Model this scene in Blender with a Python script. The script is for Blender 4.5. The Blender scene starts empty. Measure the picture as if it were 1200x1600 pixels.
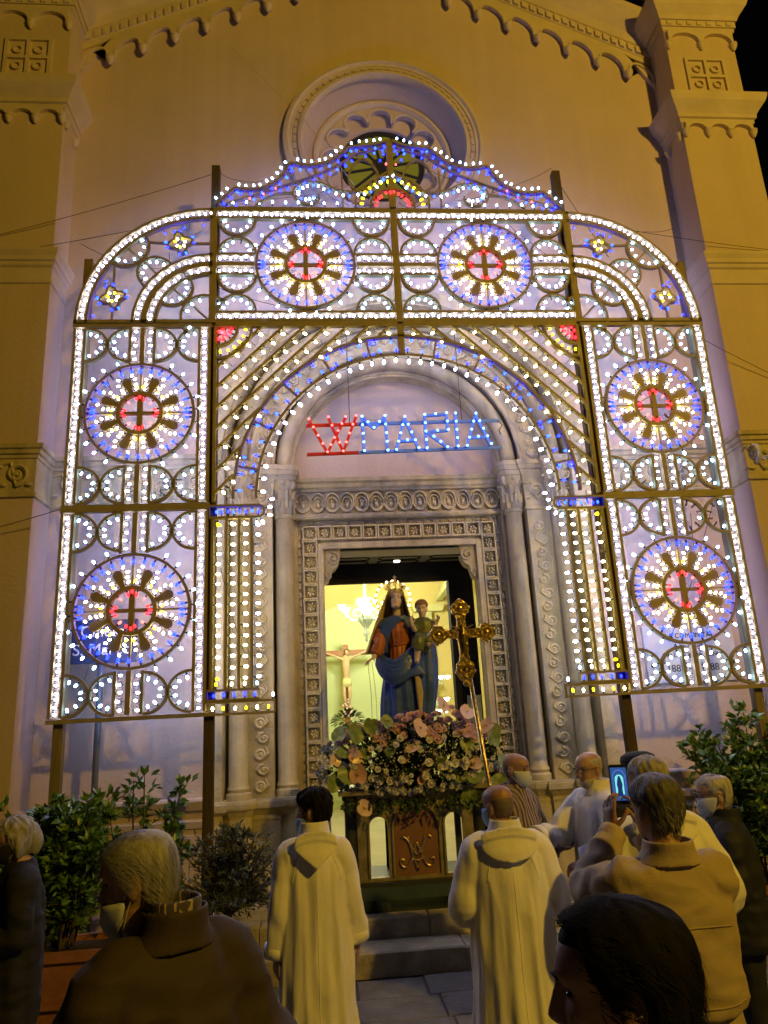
import bpy, math, random
from math import sin, cos, pi, radians, sqrt, atan2, hypot
from mathutils import Vector, Matrix, Euler, noise
random.seed(7)
SC = bpy.context.scene
COL = SC.collection

# ------------------------------------------------------------------ camera
cam_data = bpy.data.cameras.new("camera")
cam = bpy.data.objects.new("camera", cam_data)
COL.objects.link(cam)
cam_data.sensor_width = 36.0
cam_data.lens = 1131.0 / 1600.0 * 36.0
cam_data.clip_start = 0.05
cam_data.clip_end = 400
_y, _p, _r = 0.0936, 0.2662, -0.0521
_F = Vector((sin(_y) * cos(_p), cos(_y) * cos(_p), sin(_p)))
_R0 = Vector((cos(_y), -sin(_y), 0))
_U0 = _R0.cross(_F)
_R = _R0 * cos(_r) + _U0 * sin(_r)
_U = _U0 * cos(_r) - _R0 * sin(_r)
_m = Matrix.Identity(4)
for i in range(3):
    _m[i][0], _m[i][1], _m[i][2] = _R[i], _U[i], -_F[i]
_m.translation = Vector((-0.928, -7.579, 2.0))
cam.matrix_world = _m
SC.camera = cam

# ------------------------------------------------------------------ night sky, street light, exposure
SUN_EL, SUN_AZ = radians(23), radians(27)          # the sodium street lighting comes from the square, right of the viewer
world = bpy.data.worlds.new("World")
SC.world = world
world.use_nodes = True
wn = world.node_tree.nodes
wl = world.node_tree.links
bg = wn["Background"]
sky = wn.new("ShaderNodeTexSky")
sky.sky_type = 'NISHITA'
sky.sun_disc = False
sky.sun_elevation = radians(-4)
sky.sun_rotation = pi - SUN_AZ
sky.altitude = 0
wl.new(sky.outputs[0], bg.inputs[0])
bg.inputs[1].default_value = 0.05
sd = bpy.data.lights.new("street_light", 'POINT')
sd.energy = 2900
sd.shadow_soft_size = .22
sd.color = (1.0, 0.60, 0.05)
lampo = bpy.data.objects.new("street_light", sd)
COL.objects.link(lampo)
lampo.location = (6.2, -11.2, 9.0)
SC.view_settings.view_transform = 'Standard'
SC.view_settings.look = 'None'
SC.view_settings.exposure = 0.0
SC.view_settings.gamma = 1.0
SC.view_settings.use_curve_mapping = False
SC.render.engine = 'CYCLES'
SC.cycles.use_denoising = True
SC.cycles.use_light_tree = True
SC.cycles.max_bounces = 6
SC.cycles.diffuse_bounces = 3
SC.cycles.glossy_bounces = 2
SC.cycles.transparent_max_bounces = 6
SC.cycles.sample_clamp_indirect = 4.0
SC.cycles.caustics_reflective = False
SC.cycles.caustics_refractive = False

# ------------------------------------------------------------------ materials
def mat(name, col, rough=0.7, var=0.0, scale=6.0, bump=0.0, bscale=40.0, col2=None, metal=0.0, emit=None, estr=0.0,
        spec=0.5, stretch=None, detail=5.0, streak=0.0):
    m = bpy.data.materials.new(name)
    m.use_nodes = True
    n, l = m.node_tree.nodes, m.node_tree.links
    b = n["Principled BSDF"]
    b.inputs["Base Color"].default_value = (*col, 1)
    b.inputs["Roughness"].default_value = rough
    b.inputs["Metallic"].default_value = metal
    b.inputs["Specular IOR Level"].default_value = spec
    if emit:
        b.inputs["Emission Color"].default_value = (*emit, 1)
        b.inputs["Emission Strength"].default_value = estr
    tc = None
    if var or bump or col2:
        tc = n.new("ShaderNodeTexCoord")
        mp = n.new("ShaderNodeMapping")
        l.new(tc.outputs["Object"], mp.inputs[0])
        if stretch:
            mp.inputs["Scale"].default_value = stretch
    if var or col2:
        nz = n.new("ShaderNodeTexNoise")
        nz.inputs["Scale"].default_value = scale
        nz.inputs["Detail"].default_value = detail
        nz.inputs["Roughness"].default_value = 0.62
        l.new(mp.outputs[0], nz.inputs["Vector"])
        r = n.new("ShaderNodeValToRGB")
        r.color_ramp.elements[0].position = 0.3
        r.color_ramp.elements[1].position = 0.7
        c2 = col2 or tuple(c * (1 + var) for c in col)
        c1 = col if col2 else tuple(c * (1 - var) for c in col)
        r.color_ramp.elements[0].color = (*c1, 1)
        r.color_ramp.elements[1].color = (*c2, 1)
        l.new(nz.outputs[0], r.inputs[0])
        out = r.outputs[0]
        if streak:                                  # rain streaks and old patches
            mp2 = n.new("ShaderNodeMapping")
            mp2.inputs["Scale"].default_value = (2.6, 2.6, .16)
            l.new(tc.outputs["Object"], mp2.inputs[0])
            n2 = n.new("ShaderNodeTexNoise")
            n2.inputs["Scale"].default_value = 2.2
            n2.inputs["Detail"].default_value = 7
            l.new(mp2.outputs[0], n2.inputs["Vector"])
            r2 = n.new("ShaderNodeValToRGB")
            r2.color_ramp.elements[0].position = .36
            r2.color_ramp.elements[1].position = .60
            r2.color_ramp.elements[0].color = (1 - streak * 2, 1 - streak * 2.1, 1 - streak * 2.2, 1)
            r2.color_ramp.elements[1].color = (1, 1, 1, 1)
            l.new(n2.outputs[0], r2.inputs[0])
            mx = n.new("ShaderNodeMix")
            mx.data_type = 'RGBA'
            mx.blend_type = 'MULTIPLY'
            mx.inputs[0].default_value = .8
            l.new(out, mx.inputs[6])
            l.new(r2.outputs[0], mx.inputs[7])
            out = mx.outputs[2]
        l.new(out, b.inputs["Base Color"])
    if bump:
        nb = n.new("ShaderNodeTexNoise")
        nb.inputs["Scale"].default_value = bscale
        nb.inputs["Detail"].default_value = 6
        l.new(mp.outputs[0], nb.inputs["Vector"])
        bp = n.new("ShaderNodeBump")
        bp.inputs["Strength"].default_value = bump
        bp.inputs["Distance"].default_value = 0.02
        l.new(nb.outputs[0], bp.inputs["Height"])
        l.new(bp.outputs[0], b.inputs["Normal"])
    return m

def emis(name, col, s):
    m = bpy.data.materials.new(name)
    m.use_nodes = True
    b = m.node_tree.nodes["Principled BSDF"]
    b.inputs["Base Color"].default_value = (*[min(.8, c) for c in col], 1)
    b.inputs["Emission Color"].default_value = (*col, 1)
    b.inputs["Emission Strength"].default_value = s
    b.inputs["Roughness"].default_value = 0.3
    m.cycles.emission_sampling = 'FRONT_BACK' if False else 'AUTO'
    return m

M = {}
M['plaster'] = mat('plaster', (0.60, 0.485, 0.425), 0.9, 0.06, 1.1, 0.22, 26, streak=.035)
M['trim'] = mat('painted_trim', (0.60, 0.51, 0.45), 0.85, 0.10, 3.0, 0.15, 40)
M['stone'] = mat('carved_stone', (0.60, 0.525, 0.36), 0.8, 0.22, 3.5, 0.3, 45, streak=.2)
M['stone_dark'] = mat('grey_stone', (0.27, 0.255, 0.23), 0.8, 0.25, 4.0, 0.3, 35)
M['step_stone'] = mat('step_stone', (0.40, 0.35, 0.25), 0.75, 0.45, 3.2, 0.6, 22)
M['paving'] = mat('paving_stone', (0.13, 0.125, 0.12), 0.62, 0.4, 3.0, 0.4, 25)
M['lath'] = mat('painted_lath', (0.33, 0.28, 0.17), 0.6, 0.18, 8.0, 0.1, 60)
M['post'] = mat('old_post_wood', (0.075, 0.05, 0.038), 0.75, 0.35, 5.0, 0.3, 30, stretch=(6, 6, 0.6))
M['post_tan'] = mat('weathered_post_wood', (0.24, 0.19, 0.13), 0.75, 0.3, 5.0, 0.3, 30, stretch=(6, 6, 0.6))
M['petal'] = mat('brown_plate', (0.30, 0.24, 0.13), 0.55, 0.12, 9)
M['cable'] = mat('white_cable', (0.16, 0.16, 0.15), 0.5)
M['blackcable'] = mat('dark_cable', (0.06, 0.055, 0.05), 0.6)
M['socket'] = mat('lamp_socket', (0.05, 0.045, 0.04), 0.5)
M['b_white'] = emis('bulb_white', (0.88, 0.90, 1.26), 32)
M['b_warm'] = emis('bulb_warm', (1.0, 0.86, 0.40), 30)
M['b_cool'] = emis('bulb_cool', (0.42, 0.74, 1.2), 22)
M['b_cyan'] = emis('bulb_cyan', (0.008, 0.045, 1.0), 14)
M['b_blue'] = emis('bulb_blue', (0.0018, 0.0055, 1.0), 46)
M['b_yellow'] = emis('bulb_yellow', (1.0, 0.80, 0.01), 6)
M['b_red'] = emis('bulb_red', (1.0, 0.012, 0.018), 9)
M['b_pink'] = emis('bulb_pinkish', (1.0, 0.11, 0.10), 6)
M['black'] = mat('black_wood', (0.012, 0.011, 0.010), 0.85, 0.3, 5, spec=.12)

# ------------------------------------------------------------------ geometry helpers
class G:
    """collects shapes of ONE part"""
    def __init__(s):
        s.v, s.f, s.m = [], [], []
        s.mi = 0
    def add(s, vs, fs):
        o = len(s.v)
        s.v += [tuple(v) for v in vs]
        s.f += [tuple(i + o for i in f) for f in fs]
        s.m += [s.mi] * len(fs)
        return s
    def box(s, x0, x1, y0, y1, z0, z1):
        vs = [(x, y, z) for z in (z0, z1) for y in (y0, y1) for x in (x0, x1)]
        return s.add(vs, [(0, 2, 3, 1), (4, 5, 7, 6), (0, 1, 5, 4), (2, 6, 7, 3), (0, 4, 6, 2), (1, 3, 7, 5)])
    def obox(s, c, ax, ay, az):
        c, ax, ay, az = Vector(c), Vector(ax), Vector(ay), Vector(az)
        vs = [c + ax * i + ay * j + az * k for k in (-1, 1) for j in (-1, 1) for i in (-1, 1)]
        return s.add(vs, [(0, 2, 3, 1), (4, 5, 7, 6), (0, 1, 5, 4), (2, 6, 7, 3), (0, 4, 6, 2), (1, 3, 7, 5)])
    def bar(s, p, q, w, d, y=0.0):
        """flat bar in the xz plane from p to q, width w, depth d centred on y"""
        p, q = Vector((p[0], y, p[1])), Vector((q[0], y, q[1]))
        a = (q - p)
        L = a.length
        a.normalize()
        n = Vector((-a.z, 0, a.x))
        return s.obox((p + q) / 2, a * L / 2, Vector((0, d / 2, 0)), n * w / 2)
    def arc(s, cx, cz, rx, rz, a0, a1, w, d, y=0.0, n=24):
        pts = [(cx + rx * cos(a0 + (a1 - a0) * i / n), cz + rz * sin(a0 + (a1 - a0) * i / n)) for i in range(n + 1)]
        return s.poly(pts, w, d, y, closed=abs(abs(a1 - a0) - 2 * pi) < 1e-6)
    def poly(s, pts, w, d, y=0.0, closed=False):
        """rectangular-section strip along a polyline in the xz plane"""
        if closed and (Vector(pts[0]) - Vector(pts[-1])).length < 1e-6:
            pts = pts[:-1]
        n = len(pts)
        rings = []
        for i in range(n):
            a = Vector(pts[i - 1] if (i > 0 or closed) else pts[i])
            b = Vector(pts[(i + 1) % n] if (i < n - 1 or closed) else pts[i])
            t = (b - a)
            if t.length < 1e-9:
                t = Vector((1, 0))
            t.normalize()
            nn = Vector((-t.y, t.x)) * w / 2
            p = Vector(pts[i])
            rings.append([(p.x + nn.x, y - d / 2, p.y + nn.y), (p.x + nn.x, y + d / 2, p.y + nn.y),
                          (p.x - nn.x, y + d / 2, p.y - nn.y), (p.x - nn.x, y - d / 2, p.y - nn.y)])
        return s.loft(rings, closed=closed, cap=not closed)
    def loft(s, rings, closed=False, cap=True, wrap=True):
        k = len(rings[0])
        vs = [p for r in rings for p in r]
        fs = []
        nr = len(rings)
        for i in range(nr if closed else nr - 1):
            a, b = i * k, ((i + 1) % nr) * k
            for j in range(k if wrap else k - 1):
                j2 = (j + 1) % k
                fs.append((a + j, a + j2, b + j2, b + j))
        if cap and not closed and wrap:
            fs.append(tuple(range(k))[::-1])
            fs.append(tuple((nr - 1) * k + j for j in range(k)))
        return s.add(vs, fs)
    def tube(s, pts, r, n=6, closed=False, cap=True):
        pts = [Vector(p) for p in pts]
        rr = r if isinstance(r, (list, tuple)) else [r] * len(pts)
        rings = []
        up = None
        N = len(pts)
        for i, p in enumerate(pts):
            t = (pts[(i + 1) % N] if (i < N - 1 or closed) else p) - (pts[i - 1] if (i > 0 or closed) else p)
            if t.length < 1e-9:
                t = Vector((0, 0, 1))
            t.normalize()
            if up is None:
                up = Vector((0, 0, 1)) if abs(t.z) < 0.9 else Vector((0, 1, 0))
                up = t.cross(up).normalized()
            else:
                up = (up - t * up.dot(t))
                if up.length < 1e-6:
                    up = t.orthogonal()
                up.normalize()
            w = t.cross(up)
            rings.append([p + (up * cos(2 * pi * j / n) + w * sin(2 * pi * j / n)) * rr[i] for j in range(n)])
        return s.loft(rings, closed=closed, cap=cap)
    def lathe(s, prof, c=(0, 0, 0), n=16, ax='z', sx=1.0, sy=1.0):
        rings = []
        for r, h in prof:
            ring = []
            for j in range(n):
                a = 2 * pi * j / n
                x, y = r * cos(a) * sx, r * sin(a) * sy
                ring.append((c[0] + x, c[1] + y, c[2] + h) if ax == 'z' else (c[0] + x, c[1] - h, c[2] + y))
            rings.append(ring)
        return s.loft(rings)
    def ball(s, c, r, nu=12, nv=8):
        rx, ry, rz = r if isinstance(r, (tuple, list)) else (r, r, r)
        rings = []
        for i in range(nv + 1):
            t = -pi / 2 + pi * i / nv
            k = max(cos(t), 0.02)
            rings.append([(c[0] + rx * k * cos(2 * pi * j / nu), c[1] + ry * k * sin(2 * pi * j / nu), c[2] + rz * sin(t)) for j in range(nu)])
        return s.loft(rings)
    def prism(s, pts, y0, y1):
        """pts: outline in xz (simple polygon)"""
        n = len(pts)
        vs = [(x, y0, z) for x, z in pts] + [(x, y1, z) for x, z in pts]
        fs = [tuple(range(n)), tuple(range(2 * n - 1, n - 1, -1))]
        fs += [(i, i + n, (i + 1) % n + n, (i + 1) % n) for i in range(n)]
        return s.add(vs, fs)
    def xform(s, mtx, start=0):
        s.v[start:] = [tuple(mtx @ Vector(v)) for v in s.v[start:]]
        return s
    def join(s, o, mtx=None):
        return s.add([mtx @ Vector(v) for v in o.v] if mtx else o.v, o.f)

def finish(me, mats, smooth):
    for m in (mats if isinstance(mats, (list, tuple)) else [mats]):
        me.materials.append(M[m] if isinstance(m, str) else m)
    if smooth is not False and smooth is not None:
        me.polygons.foreach_set('use_smooth', [True] * len(me.polygons))
        if smooth is not True:
            me.set_sharp_from_angle(angle=radians(smooth))
    me.update()

def mesh_of(name, g, mats, smooth=False):
    import bmesh
    me = bpy.data.meshes.new(name)
    me.from_pydata(g.v, [], g.f)
    me.polygons.foreach_set('material_index', g.m)
    bm = bmesh.new()
    bm.from_mesh(me)
    bmesh.ops.recalc_face_normals(bm, faces=bm.faces)
    bm.to_mesh(me)
    bm.free()
    finish(me, mats, smooth)
    return me

def build(name, g, mats, parent=None, smooth=False, loc=None, rot=None, kind=None):
    return place(name, mesh_of(name, g, mats, smooth), parent, loc, rot, kind)

def place(name, me, parent=None, loc=None, rot=None, kind=None, scale=None):
    o = bpy.data.objects.new(name, me)
    COL.objects.link(o)
    if parent is not None:
        o.parent = parent
    if loc is not None:
        o.location = loc
    if rot is not None:
        o.rotation_euler = rot
    if scale is not None:
        o.scale = scale
    if kind:
        o['kind'] = kind
    return o

def tag(o, label=None, cat=None, group=None, kind=None):
    if label: o['label'] = label
    if cat: o['category'] = cat
    if group: o['group'] = group
    if kind: o['kind'] = kind
    return o

def thing(name, label, cat, loc=(0, 0, 0), rz=0.0, group=None):
    o = bpy.data.objects.new(name, None)
    o.empty_display_size = 0.1
    COL.objects.link(o)
    o.location = loc
    o.rotation_euler = (0, 0, rz)
    return tag(o, label, cat, group)

def copy_tree(o, parent=None):
    c = o.copy()
    COL.objects.link(c)
    c.parent = parent
    for ch in list(o.children):
        copy_tree(ch, c)
    return c

def curve_plate(outlines, y0, y1):
    """solid plate in the xz plane with holes (first outline is the outside); returns G"""
    cu = bpy.data.curves.new('tmp', 'CURVE')
    cu.dimensions = '2D'
    cu.fill_mode = 'BOTH'
    cu.extrude = (y1 - y0) / 2
    for pts in outlines:
        sp = cu.splines.new('POLY')
        sp.points.add(len(pts) - 1)
        for p, (x, z) in zip(sp.points, pts):
            p.co = (x, z, 0, 1)
        sp.use_cyclic_u = True
    ob = bpy.data.objects.new('tmp', cu)
    COL.objects.link(ob)
    dg = bpy.context.evaluated_depsgraph_get()
    me = bpy.data.meshes.new_from_object(ob.evaluated_get(dg))
    g = G()
    ym = (y0 + y1) / 2
    g.add([(v.co.x, ym - v.co.z, v.co.y) for v in me.vertices], [tuple(p.vertices) for p in me.polygons])
    bpy.data.objects.remove(ob)
    bpy.data.curves.remove(cu)
    bpy.data.meshes.remove(me)
    return g

def arcpts(cx, cz, r, a0, a1, n, rz=None):
    rz = r if rz is None else rz
    return [(cx + r * cos(a0 + (a1 - a0) * i / n), cz + rz * sin(a0 + (a1 - a0) * i / n)) for i in range(n + 1)]

def spiral(cx, cz, r0, r1, a0, turns, n=18):
    return [(cx + (r0 + (r1 - r0) * i / n) * cos(a0 + 2 * pi * turns * i / n),
             cz + (r0 + (r1 - r0) * i / n) * sin(a0 + 2 * pi * turns * i / n)) for i in range(n + 1)]

def catmull(pts, k=6):
    out = []
    P = [pts[0]] + list(pts) + [pts[-1]]
    for i in range(1, len(P) - 2):
        p0, p1, p2, p3 = [Vector(p) for p in P[i - 1:i + 3]]
        for j in range(k):
            t = j / k
            out.append(tuple(0.5 * ((2 * p1) + (-p0 + p2) * t + (2 * p0 - 5 * p1 + 4 * p2 - p3) * t * t + (-p0 + 3 * p1 - 3 * p2 + p3) * t ** 3)))
    out.append(tuple(pts[-1]))
    return out
# ------------------------------------------------------------------ ground, steps
GZ = 0.0
ground = build('ground', G().add([(-30, -40, -0.02), (30, -40, -0.02), (30, 6, -0.02), (-30, 6, -0.02)], [(0, 1, 2, 3)]), 'paving')
tag(ground, 'dark stone paving of the square in front of the church', None, None, 'structure')
# paving slabs laid in rows in front of the steps
rnd = random.Random(3)
slab_meshes = []
for L in (0.52, 0.64, 0.78):
    g = G()
    w = 0.40
    b = 0.008
    z = 0.0
    g.loft([[(0.004, 0.004, -0.02), (L - 0.004, 0.004, -0.02), (L - 0.004, w - 0.004, -0.02), (0.004, w - 0.004, -0.02)],
            [(0.004, 0.004, z - b), (L - 0.004, 0.004, z - b), (L - 0.004, w - 0.004, z - b), (0.004, w - 0.004, z - b)],
            [(b + .004, b + .004, z), (L - b - .004, b + .004, z), (L - b - .004, w - b - .004, z), (b + .004, w - b - .004, z)]])
    slab_meshes.append((L, mesh_of('paving_slab', g, 'paving')))
y = -1.64
row = 0
while y > -6.2:
    x = -3.6 - rnd.random() * 0.5
    while x < 3.4:
        L, me = rnd.choice(slab_meshes)
        place('paving_slab', me, ground, (x, y, rnd.uniform(-0.006, 0.004)), (rnd.uniform(-.006, .006), rnd.uniform(-.006, .006), 0))
        x += L
    y -= 0.40
    row += 1

def block_row(parent, xs, y0, y1, z0, z1, mt, name='stone_block', jit=0.006):
    for a, b in zip(xs[:-1], xs[1:]):
        g = G()
        e = 0.012
        h = 0.003
        lo, hi = z0, z1
        g.loft([[(a + h, y0, lo), (b - h, y0, lo), (b - h, y1, lo), (a + h, y1, lo)],
                [(a + h, y0, hi - e), (b - h, y0, hi - e), (b - h, y1, hi - e), (a + h, y1, hi - e)],
                [(a + h + e * .6, y0 + e, hi), (b - h - e * .6, y0 + e, hi), (b - h - e * .6, y1, hi), (a + h + e * .6, y1, hi)]])
        dz = rnd.uniform(-jit, jit)
        build(name, g, mt, parent, loc=(0, rnd.uniform(-.008, .004), dz))

steps = thing('steps', None, None)
tag(steps, 'two worn stone steps leading up to the church door', None, None, 'structure')
build('landing', G().box(-2.3, 2.3, -0.68, 0.55, 0.0, 0.322), 'step_stone', steps)
block_row(steps, [-2.32, -1.50, -0.98, -0.10, 0.62, 1.40, 2.32], -0.90, -0.685, 0.175, 0.335, 'step_stone')
block_row(steps, [-2.5, -1.72, -1.05, 0.14, 0.92, 1.7, 2.5], -1.22, -0.905, -0.01, 0.17, 'step_stone')

rl = random.Random(31)
g = G()
for _ in range(46):                              # dry leaves and petals dropped on the paving
    x, y, a = rl.uniform(-2.2, 1.8), rl.uniform(-2.9, -1.3), rl.uniform(0, 6.28)
    L = rl.uniform(.015, .05)
    w = L * rl.uniform(.2, .4)
    c, s_ = cos(a), sin(a)
    g.add([(x, y, .012), (x + c * L * .5 - s_ * w, y + s_ * L * .5 + c * w, .02), (x + c * L, y + s_ * L, .011), (x + c * L * .5 + s_ * w, y + s_ * L * .5 - c * w, .018)], [(0, 1, 2, 3)])
M['dry_leaf'] = mat('dry_leaf', (.26, .17, .07), .8, .4, 9)
tag(build('fallen_leaves', g, 'dry_leaf'), 'scattered dry leaves on the paving in front of the steps', None, None, 'stuff')

# ------------------------------------------------------------------ the church
church = thing('church', 'cream plastered church front with gabled top, corner piers and carved stone doorway', 'church')
SP = 4.69           # springing height of the portal arch
RO = 2.06           # outer radius of the portal opening
RZ = 8.92           # height of the rose window
def gable(x): return 10.34 + 0.475 * (3.6 - abs(x))
def arch_outline(r, z0, n=40, zs=SP, cx=0.0):
    return [(cx + r, z0)] + arcpts(cx, zs, r, 0, pi, n) + [(cx - r, z0)]
outer = [(-3.9, 1.0), (3.9, 1.0), (3.9, gable(3.9) + .3), (0, gable(0) + .3), (-3.9, gable(-3.9) + .3)]
hole1 = arch_outline(RO, 1.001)
wall_poly = [(-3.9, -.05), (-RO, -.05), (-RO, SP)] + arcpts(0, SP, RO, pi, 0, 48) + [(RO, -.05), (3.9, -.05), (3.9, gable(3.9) + .3), (0, gable(0) + .3), (-3.9, gable(-3.9) + .3)]
rose_hole = arcpts(0.03, RZ, 1.06, 0, 2 * pi, 64)[:-1]
g = curve_plate([wall_poly, rose_hole], 0.0, 0.35)
build('wall', g, 'plaster', church)
g = G()                                                            # roof and flanks behind the front
g.prism([(-3.95, -.05), (-3.85, -.05), (-3.85, 10.3), (-3.95, 10.3)], 0.36, 9)
build('side_wall', g, 'plaster', church)
build('side_wall', G().prism([(3.95, -.05), (3.85, -.05), (3.85, 10.3), (3.95, 10.3)], 0.36, 9), 'plaster', church)
build('roof', G().prism([(-4.1, 10.2), (0, 12.1), (4.1, 10.2), (4.1, 10.3), (0, 12.2), (-4.1, 10.3)], 0.36, 9), 'stone_dark', church)

def band(g, x0, x1, yf, prof, yb=0.0):
    """moulding that wraps a pier on three sides; prof = [(z, out), ...]"""
    rings = []
    for z, o in prof:
        rings.append([(x0 - o, yb, z), (x0 - o, yf - o, z), (x1 + o, yf - o, z), (x1 + o, yb, z)])
    return g.loft(rings)
def straight_band(g, x0, x1, y, prof):
    """moulding along the flat wall; prof = [(z, out)]"""
    rings = [[(x0, y + .02, z), (x0, y - o, z), (x1, y - o, z), (x1, y + .02, z)] for z, o in prof]
    return g.loft(rings)

PD = -0.45
def lombard_mesh(w, h, t):
    """small arch with hanging points of a corbel table, hung from its top edge"""
    g = G()
    r = w / 2 - 0.03
    pts = [(-w / 2, 0), (-w / 2, -h * .62), (-w / 2 + .03, -h * .62)] + [(-r * cos(a), -h * .55 + (h * .42) * sin(a)) for a in [pi * i / 10 for i in range(11)]] + [(w / 2 - .03, -h * .62), (w / 2, -h * .62), (w / 2, 0)]
    g.prism(pts, -t, 0)
    return g
def corbel_g(s):
    g = G()
    g.lathe([(0.012 * s, -0.115 * s), (0.03 * s, -0.09 * s), (0.05 * s, -0.05 * s), (0.055 * s, -0.035 * s), (0.04 * s, -0.03 * s), (0.06 * s, -0.01 * s), (0.06 * s, 0.0)], n=10)
    return g
pend_me = mesh_of('corbel', corbel_g(1.0), 'trim', 40)
pend_small = mesh_of('corbel', corbel_g(0.9), 'trim', 40)
lom_w = 0.295
lom_me = mesh_of('small_arch', lombard_mesh(lom_w, 0.20, .05), 'trim')
lom_big = mesh_of('small_arch', lombard_mesh(0.44, 0.30, .05), 'trim')

def relief_wave(L, h, t=0.022):
    """running scroll relief of a carved frieze, length L, height h, lying on the xz plane"""
    g = G()
    n = max(1, round(L / (h * 0.95)))
    step = L / n
    for i in range(n):
        cx = (i + .5) * step
        s = 1 if i % 2 == 0 else -1
        sp = spiral(cx, s * h * .05, h * .36, h * .06, -s * pi / 2, s * 1.6, 22)
        g.tube([(a, -t * .6, b) for a, b in sp], [t * (1.15 - .5 * k / 22) for k in range(23)], 5)
        g.ball((cx, -t * .8, s * h * .05), (h * .09, t * 1.2, h * .09), 6, 4)
        g.tube([(cx - step * .5, -t * .5, s * h * .36), (cx - step * .2, -t * .6, s * h * .42), (cx, -t * .6, -s * h * .31 + s * h * .0)], [t * .5, t, t * .7], 5)
        for k in (-1, 1):
            g.ball((cx + k * step * .42, -t * .5, -s * h * .30), (h * .13, t, h * .06), 6, 4)
    return g

for sx in (-1, 1):
    px0, px1 = (3.74, 4.66) if sx > 0 else (-4.66, -3.74)
    pier = build('pier', G().box(px0, px1, PD, 0.36, -.05, 10.42), 'plaster', church)
    g = G()
    band(g, px0, px1, PD, [(10.34, 0.0), (10.36, .03), (10.41, .03), (10.41, .05), (10.50, .05), (10.50, .07), (10.56, .09), (10.66, .17), (10.75, .20), (10.80, .21), (10.80, .0)])
    build('cornice', g, 'trim', pier)
    g = G()
    g.box(px0 - .06, px1 + .06, PD - .06, .36, 10.80, 11.35)
    build('pier_top', g, 'trim', pier)
    for i in range(7):
        build('dentil', G().box(px0 + .03 + i * .135, px0 + .09 + i * .135, PD - .065, PD - .045, 10.425, 10.485), 'trim', pier)
    g = G()
    band(g, px0, px1, PD, [(8.88, .0), (8.90, .03), (8.95, .03), (8.96, .055), (9.01, .06), (9.06, .09), (9.14, .15), (9.20, .17), (9.245, .175), (9.26, 0.02)])
    build('string_course', g, 'trim', pier)
    g = G()
    band(g, px0, px1, PD, [(6.60, 0), (6.61, .02), (6.64, .02), (6.66, .006), (6.80, .006), (6.82, .03), (6.86, .035), (6.87, .055), (6.92, .06), (6.97, .085), (7.0, .09), (7.01, 0)])
    build('string_course', g, 'trim', pier)
    g = G()
    band(g, px0, px1, PD, [(4.20, 0), (4.205, .03), (4.25, .03), (4.255, .008), (4.60, .012), (4.61, .03), (4.64, .03), (4.65, .055), (4.69, .06), (4.70, .085), (4.745, .09), (4.75, 0)])
    build('impost_band', g, 'stone', pier)
    fr = build('frieze_relief', relief_wave(0.88, 0.32), 'stone', pier, 40, (px0 + .02, PD - .012, 4.425))
    inner = px0 if sx > 0 else px1
    place('frieze_relief', mesh_of('frieze_relief', relief_wave(0.42, 0.32), 'stone', 40), pier, (inner - sx * .012, (-.02 if sx < 0 else PD + .02) if False else (PD + .02 if sx > 0 else -.02), 4.425), (0, 0, -sx * pi / 2 if sx < 0 else pi / 2 * 1) if False else (0, 0, pi / 2 if sx < 0 else -pi / 2))
    g = G()
    band(g, px0, px1, PD, [(-.05, .05), (1.02, .05), (1.03, .07), (1.12, .08), (1.14, .05), (1.18, .10), (1.25, .12), (1.27, 0)])
    build('plinth', g, 'plaster', pier)
    # raised square panel with a cross, and corbel tables
    g = G()
    cx = (px0 + px1) / 2
    for (a, b, c, d) in ((cx - .27, cx + .27, 9.88, 9.92), (cx - .27, cx + .27, 9.36, 9.40), (cx - .27, cx - .23, 9.40, 9.88), (cx + .23, cx + .27, 9.40, 9.88)):
        g.box(a, b, PD - .03, PD + .01, c, d)
    g.box(cx - .02, cx + .02, PD - .032, PD + .01, 9.402, 9.878)
    g.box(cx - .228, cx - .021, PD - .031, PD + .01, 9.61, 9.65)
    g.box(cx + .021, cx + .228, PD - .031, PD + .01, 9.61, 9.65)
    for a in (-1, 1):
        for b in (-1, 1):
            g.arc(cx + a * .12, 9.63 + b * .12, .05, .05, 0, 2 * pi, .018, .03, PD - .012, 12)
    build('cross_panel', g, 'trim', pier)
    for i in range(3):
        place('small_arch', lom_me, pier, (px0 + .16 + lom_w * (i + .04), PD, 8.89))
    for i in range(4):
        place('corbel', pend_small, pier, (px0 + .02 + lom_w * (i + .02), PD - .02, 8.79))
    for i in range(2):
        place('small_arch', lom_big, pier, (px0 + .24 + .44 * i, PD, 10.34))
    for i in range(3):
        place('corbel', pend_small, pier, (px0 + .02 + .44 * i, PD - .02, 10.16))
    yb = PD + .22
    place('corbel', pend_small, pier, (inner - sx * .02, -.10, 8.79))
    place('corbel', pend_small, pier, (inner - sx * .02, PD + .06, 8.79))

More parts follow.
